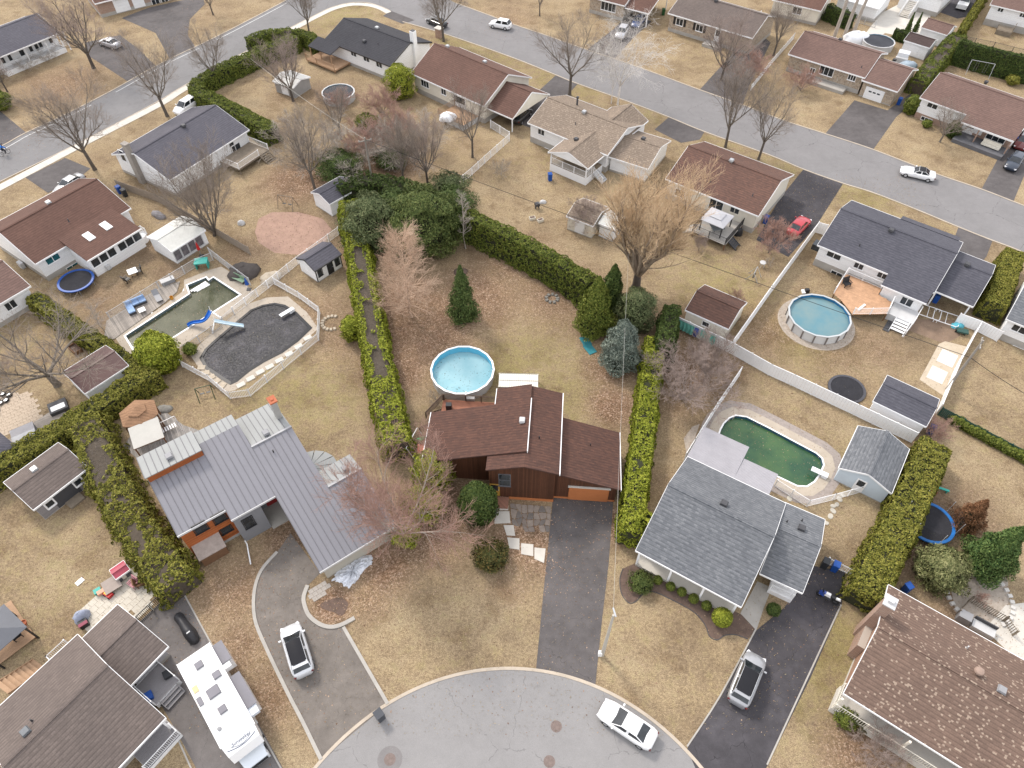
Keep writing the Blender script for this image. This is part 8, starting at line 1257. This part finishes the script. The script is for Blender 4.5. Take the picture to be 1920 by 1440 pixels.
mound('tarpaulin_heap', 'turquoise tarpaulin bundle at the carport fence foot', 'cover', (1795,612), .8, .5, .4, mat('turquoise_tarp',(.08,.36,.45),.6,.15)); boxthing('pool_pump', 'black pool pump beside the round pool with taupe uprights', 'pump', (1512,548), [('body',BLACK,(-.25,.25,-.2,.2,0,.5)),('base',WHITE,(-.6,-.2,-.3,.3,0,.2))]); boxthing('shelf_unit', 'white shelf lying on the cedar deck edge', 'shelf', (1615,577), [('shelf',WHITE,(-.7,.7,-.12,.12,0,.15))], R(40), 1.2)
# play frames
def playframe(label, px, L, h, m, rot, name='swing_set'):
    g = G(*px); M = FRM((g.x,g.y,0), rot); t = thing(name, label, 'swing', M)
    for x in (-L/2,L/2): MB().tube([(x,-.8,0),(x,0,h),(x,.8,0)], .045, 6).build('leg_frame', m, t, M)
    MB().tube([(-L/2,0,h),(L/2,0,h)], .045, 6).build('top_bar', m, t, M)
    for x in (-L*.2,L*.2): MB().box((x,0,.5), (.45,.2,.04)).build('swing_seat', BLACK, t, M); [MB().tube([(x+s_*.2,0,h),(x+s_*.2,0,.5)], .012, 4).build('chain', GALV, t, M) for s_ in (-1,1)]
playframe('grey metal swing set behind the dusty brown roof', (1832,140), 3.6, 2.2, GALV, R(-25)); playframe('weathered swing frame beside the pink play area', (540,388), 2.2, 1.8, WOODG, R(-15)); playframe('small barrel swing by the solid white fence', (1412,522), 1.4, 1.4, GALV, R(60)); playframe('thin clothes frame by the white picket fence corner', (388,742), 1.6, 1.5, mat('dark_green_pole',(.03,.06,.03),.6), R(20))
boxthing('log_store', 'dark wooden crate by the gnarled tree', 'crate', (143,657), [('side',WOODB,(-.8,-.7,-.45,.45,0,.5)),('side',WOODB,(.7,.8,-.45,.45,0,.5)),('side',WOODB,(-.7,.7,-.45,-.37,0,.5)),('side',WOODB,(-.7,.7,.37,.45,0,.5)),('soil',SOIL,(-.7,.7,-.37,.37,0,.3))], R(-40)); boxthing('garden_cart', 'white covered cart beside the white shed', 'cart', (1690,112), [('body',TARP,(-.9,.9,-.7,.7,0,1.4)),('base',LGREY,(-1.0,1.0,-1.4,-.7,0,.8))], R(-30)); boxthing('brick_stack', 'stone post block with pale cap at the street edge', 'post', (824,70), [('block',BRK,(-.55,.55,-.45,.45,0,1.6)),('cap',CONCL,(-.7,.7,-.6,.6,1.6,1.75))], R(-35))
def ring(label, px, rr, m, a0, a1, n, name='stone_ring'):
    g = G(*px); M = FRM((g.x,g.y,0)); t = thing(name, label, 'stones', M)
    for i in range(n): a = a0+(a1-a0)*i/(n-1); MB().box((0,0,.09), (.42,.34,.18), 0, taper=.85).build('stone', m, t, M @ FRM((rr*math.cos(a),rr*math.sin(a),0), a+rng.uniform(-.2,.2)))
ring('half ring of pale edging stones under two canes', (622,606), 1.1, RK, 1.3, 5.2, 11); ring('white boulder ring around the gravel bed', (1835,1118), 2.7, mat('white_rock',(.55,.53,.5),.9,.15), -1.2, 3.8, 26); ring('small fire ring of stones on the leafy lawn', (1035,560), .7, mat('rock_grey',(.2,.19,.17)), 0, 5.8, 9)
# patio of the speckled-roof house (far side)
boxthing('garden_grill', 'grey grill and furniture row on the far patio of the orange brick house', 'furniture', (1828,1175), [('grill',GREY,(-1.6,-.6,-.4,.4,0,.9)),('bench',LGREY,(-.4,1.4,-.4,.4,0,.5)),('backrest',DARK,(-.4,1.4,.4,.5,.4,.9))], R(-36)); fence('timber lattice rail around the far patio of the orange brick house', [(1792,1152),(1815,1128),(1880,1165),(1898,1192)], 1.0, 'picket', WOODG)
t, M = boxthing('kick_scooter', 'red and teal toy ride beside the trampoline', 'toy', (1745,925), [('body',RED,(-.3,.3,-.3,.3,.1,.6)),('seat',LGREY,(-.5,-.2,-.3,.3,.1,.5))]); boxthing('garden_hose_reel', 'turquoise plank toy behind the red ride', 'toy', (1752,916), [('plank',TEAL,(-1.2,1.2,-.12,.12,.3,.4)),('leg',TEAL,(-1.1,-1.0,-.1,.1,0,.3)),('leg',TEAL,(1.0,1.1,-.1,.1,0,.3))], R(-25)); boxthing('utility_box', 'dark green wheelbarrow shape by the fence foot', 'cart', (1802,625), [('tray',mat('dark_green_metal',(.03,.08,.07),.5),(-.6,.6,-.35,.35,.3,.5)),('leg',BLACK,(.3,.4,-.3,.3,0,.3)),('wheel',RUBBER,(-.7,-.4,-.05,.05,0,.3))], R(-20))
# ---------------------------------------------------------------- poles and cables
CABLE = mat('black_cable', (.012,.012,.013), .6); CABLEW = mat('pale_cable', (.4,.39,.36), .5)
def pole(label, px, h, m, r0=.16, arm=None, name='utility_pole', cat='pole'):
    g = G(*px); M = FRM((g.x,g.y,0)); t = thing(name, label, cat, M); MB().tube([(0,0,-.1),(0,0,h)], [r0,r0*.65], 10).build('shaft', m, t, M)
    if arm: MB().box((0,0,h-.5), (1.8,.1,.12), arm).build('crossarm', m, t, M); [MB().lathe([(.04,0),(.06,.06),(.03,.14)], 8, (x*math.cos(arm),x*math.sin(arm),h-.43)).build('insulator', LGREY, t, M) for x in (-.8,0,.8)]
    return g
PW = mat('grey_pole_wood', (.27,.245,.215), .9, .2, 2, 12); p1 = pole('grey utility pole rising from the thicket', (701,356), 8.2, PW, arm=R(20)); p2 = pole('grey utility pole beside the concrete strip fence', (1775,730), 7.8, PW, arm=R(60)); MB_ = None
g = G(1129,1228); M = FRM((g.x,g.y,0)); t = thing('street_lamp', 'concrete lamp pole between the two front drives', 'lamp post', M); MB().tube([(0,0,-.05),(0,0,8.6)], [.17,.09], 10).build('shaft', mat('pole_concrete',(.42,.39,.34),.85,.12), t, M); MB().box((-.2,.0,.35), (.3,.3,.7)).build('base_box', WHITE, t, M); MB().box((.1,.25,8.5), (.12,.7,.1), .2).build('bracket', GALV, t, M); lampp = g
def cable(label, a, b, sag, m, r_=.018):
    a, b = Vector(a), Vector(b); o = Vector((a.x,a.y,0)); n = 24; pts = []
    for i in range(n+1): q = i/n; p = a.lerp(b, q); p.z -= sag*4*q*(1-q); pts.append(p-o)
    t = MB().tube(pts, r_, 5).build('power_cable', m, None, FRM(o)); tag(t, label, 'cable')
A1 = (p1.x,p1.y,7.9); B1 = (p2.x,p2.y,5.2); cable('black cable strung between the two utility poles', A1, B1, .35, CABLE, .03); e = G(1990,775,5.0); cable('black cable running on from the second pole past the frame', B1, e, .3, CABLE, .03); mid = Vector(A1).lerp(Vector(B1), .5); cable('pale cable from the lamp pole along the bright hedge', (lampp.x,lampp.y,8.4), (mid.x,mid.y,mid.z-.35), .6, CABLEW, .011); q = G(500,-40,8); cable('thin pale cable leaving the thicket pole over the corner garden', A1, (G(470,110,7).x, G(470,110,7).y, 7), .5, CABLEW, .018)

fence('low white picket fence beside the far asphalt drive', [(1407,170),(1445,122),(1487,74)], 1.1, 'picket'); fence('white board fence along the pale stone house side', [(1382,92),(1402,62),(1424,34)], 1.3, 'solid')
for lb, px, rr in (('round pool under a dark cover in the garden of the black roofed house', (634,172), 2.6), ('round pool under a torn dark cover behind the fieldstone house', (1648,76), 2.7)):
    c = G(*px, 1.2); t, M = round_pool(lb, c, rr, 1.15, 16, mat('pool_wall_grey', (.5,.5,.5)), mat('aqua_liner', (.13,.48,.66)), LGREY, mat('dark_pool_cover', (.03,.032,.04), .7, .4, .6, 6), 1.08)
boxthing('kettle_grill', 'small dark kettle grill on the lawn behind the tall hedge', 'grill', (1007,391), [('bowl',DARK,(-.3,.3,-.3,.3,.5,.9)),('leg',DARK,(-.25,-.2,-.2,.2,0,.5)),('leg',DARK,(.2,.25,-.2,.2,0,.5))], .4); boxthing('planter_tub', 'pale planter tub nearest the tall hedge', 'planter', (998,411), [('tub',CREAM,(-.4,.4,-.25,.25,0,.35)),('soil',SOIL,(-.34,.34,-.19,.19,.35,.37))], .3); boxthing('planter_tub', 'pale planter tub beside its twin behind the tall hedge', 'planter', (1013,415), [('tub',CREAM,(-.4,.4,-.25,.25,0,.35)),('soil',SOIL,(-.34,.34,-.19,.19,.35,.37))], .5); mound('boulder', 'grey rounded stone beside the kettle grill', 'rock', (1018,380), .5, .35, .4, LGREY)
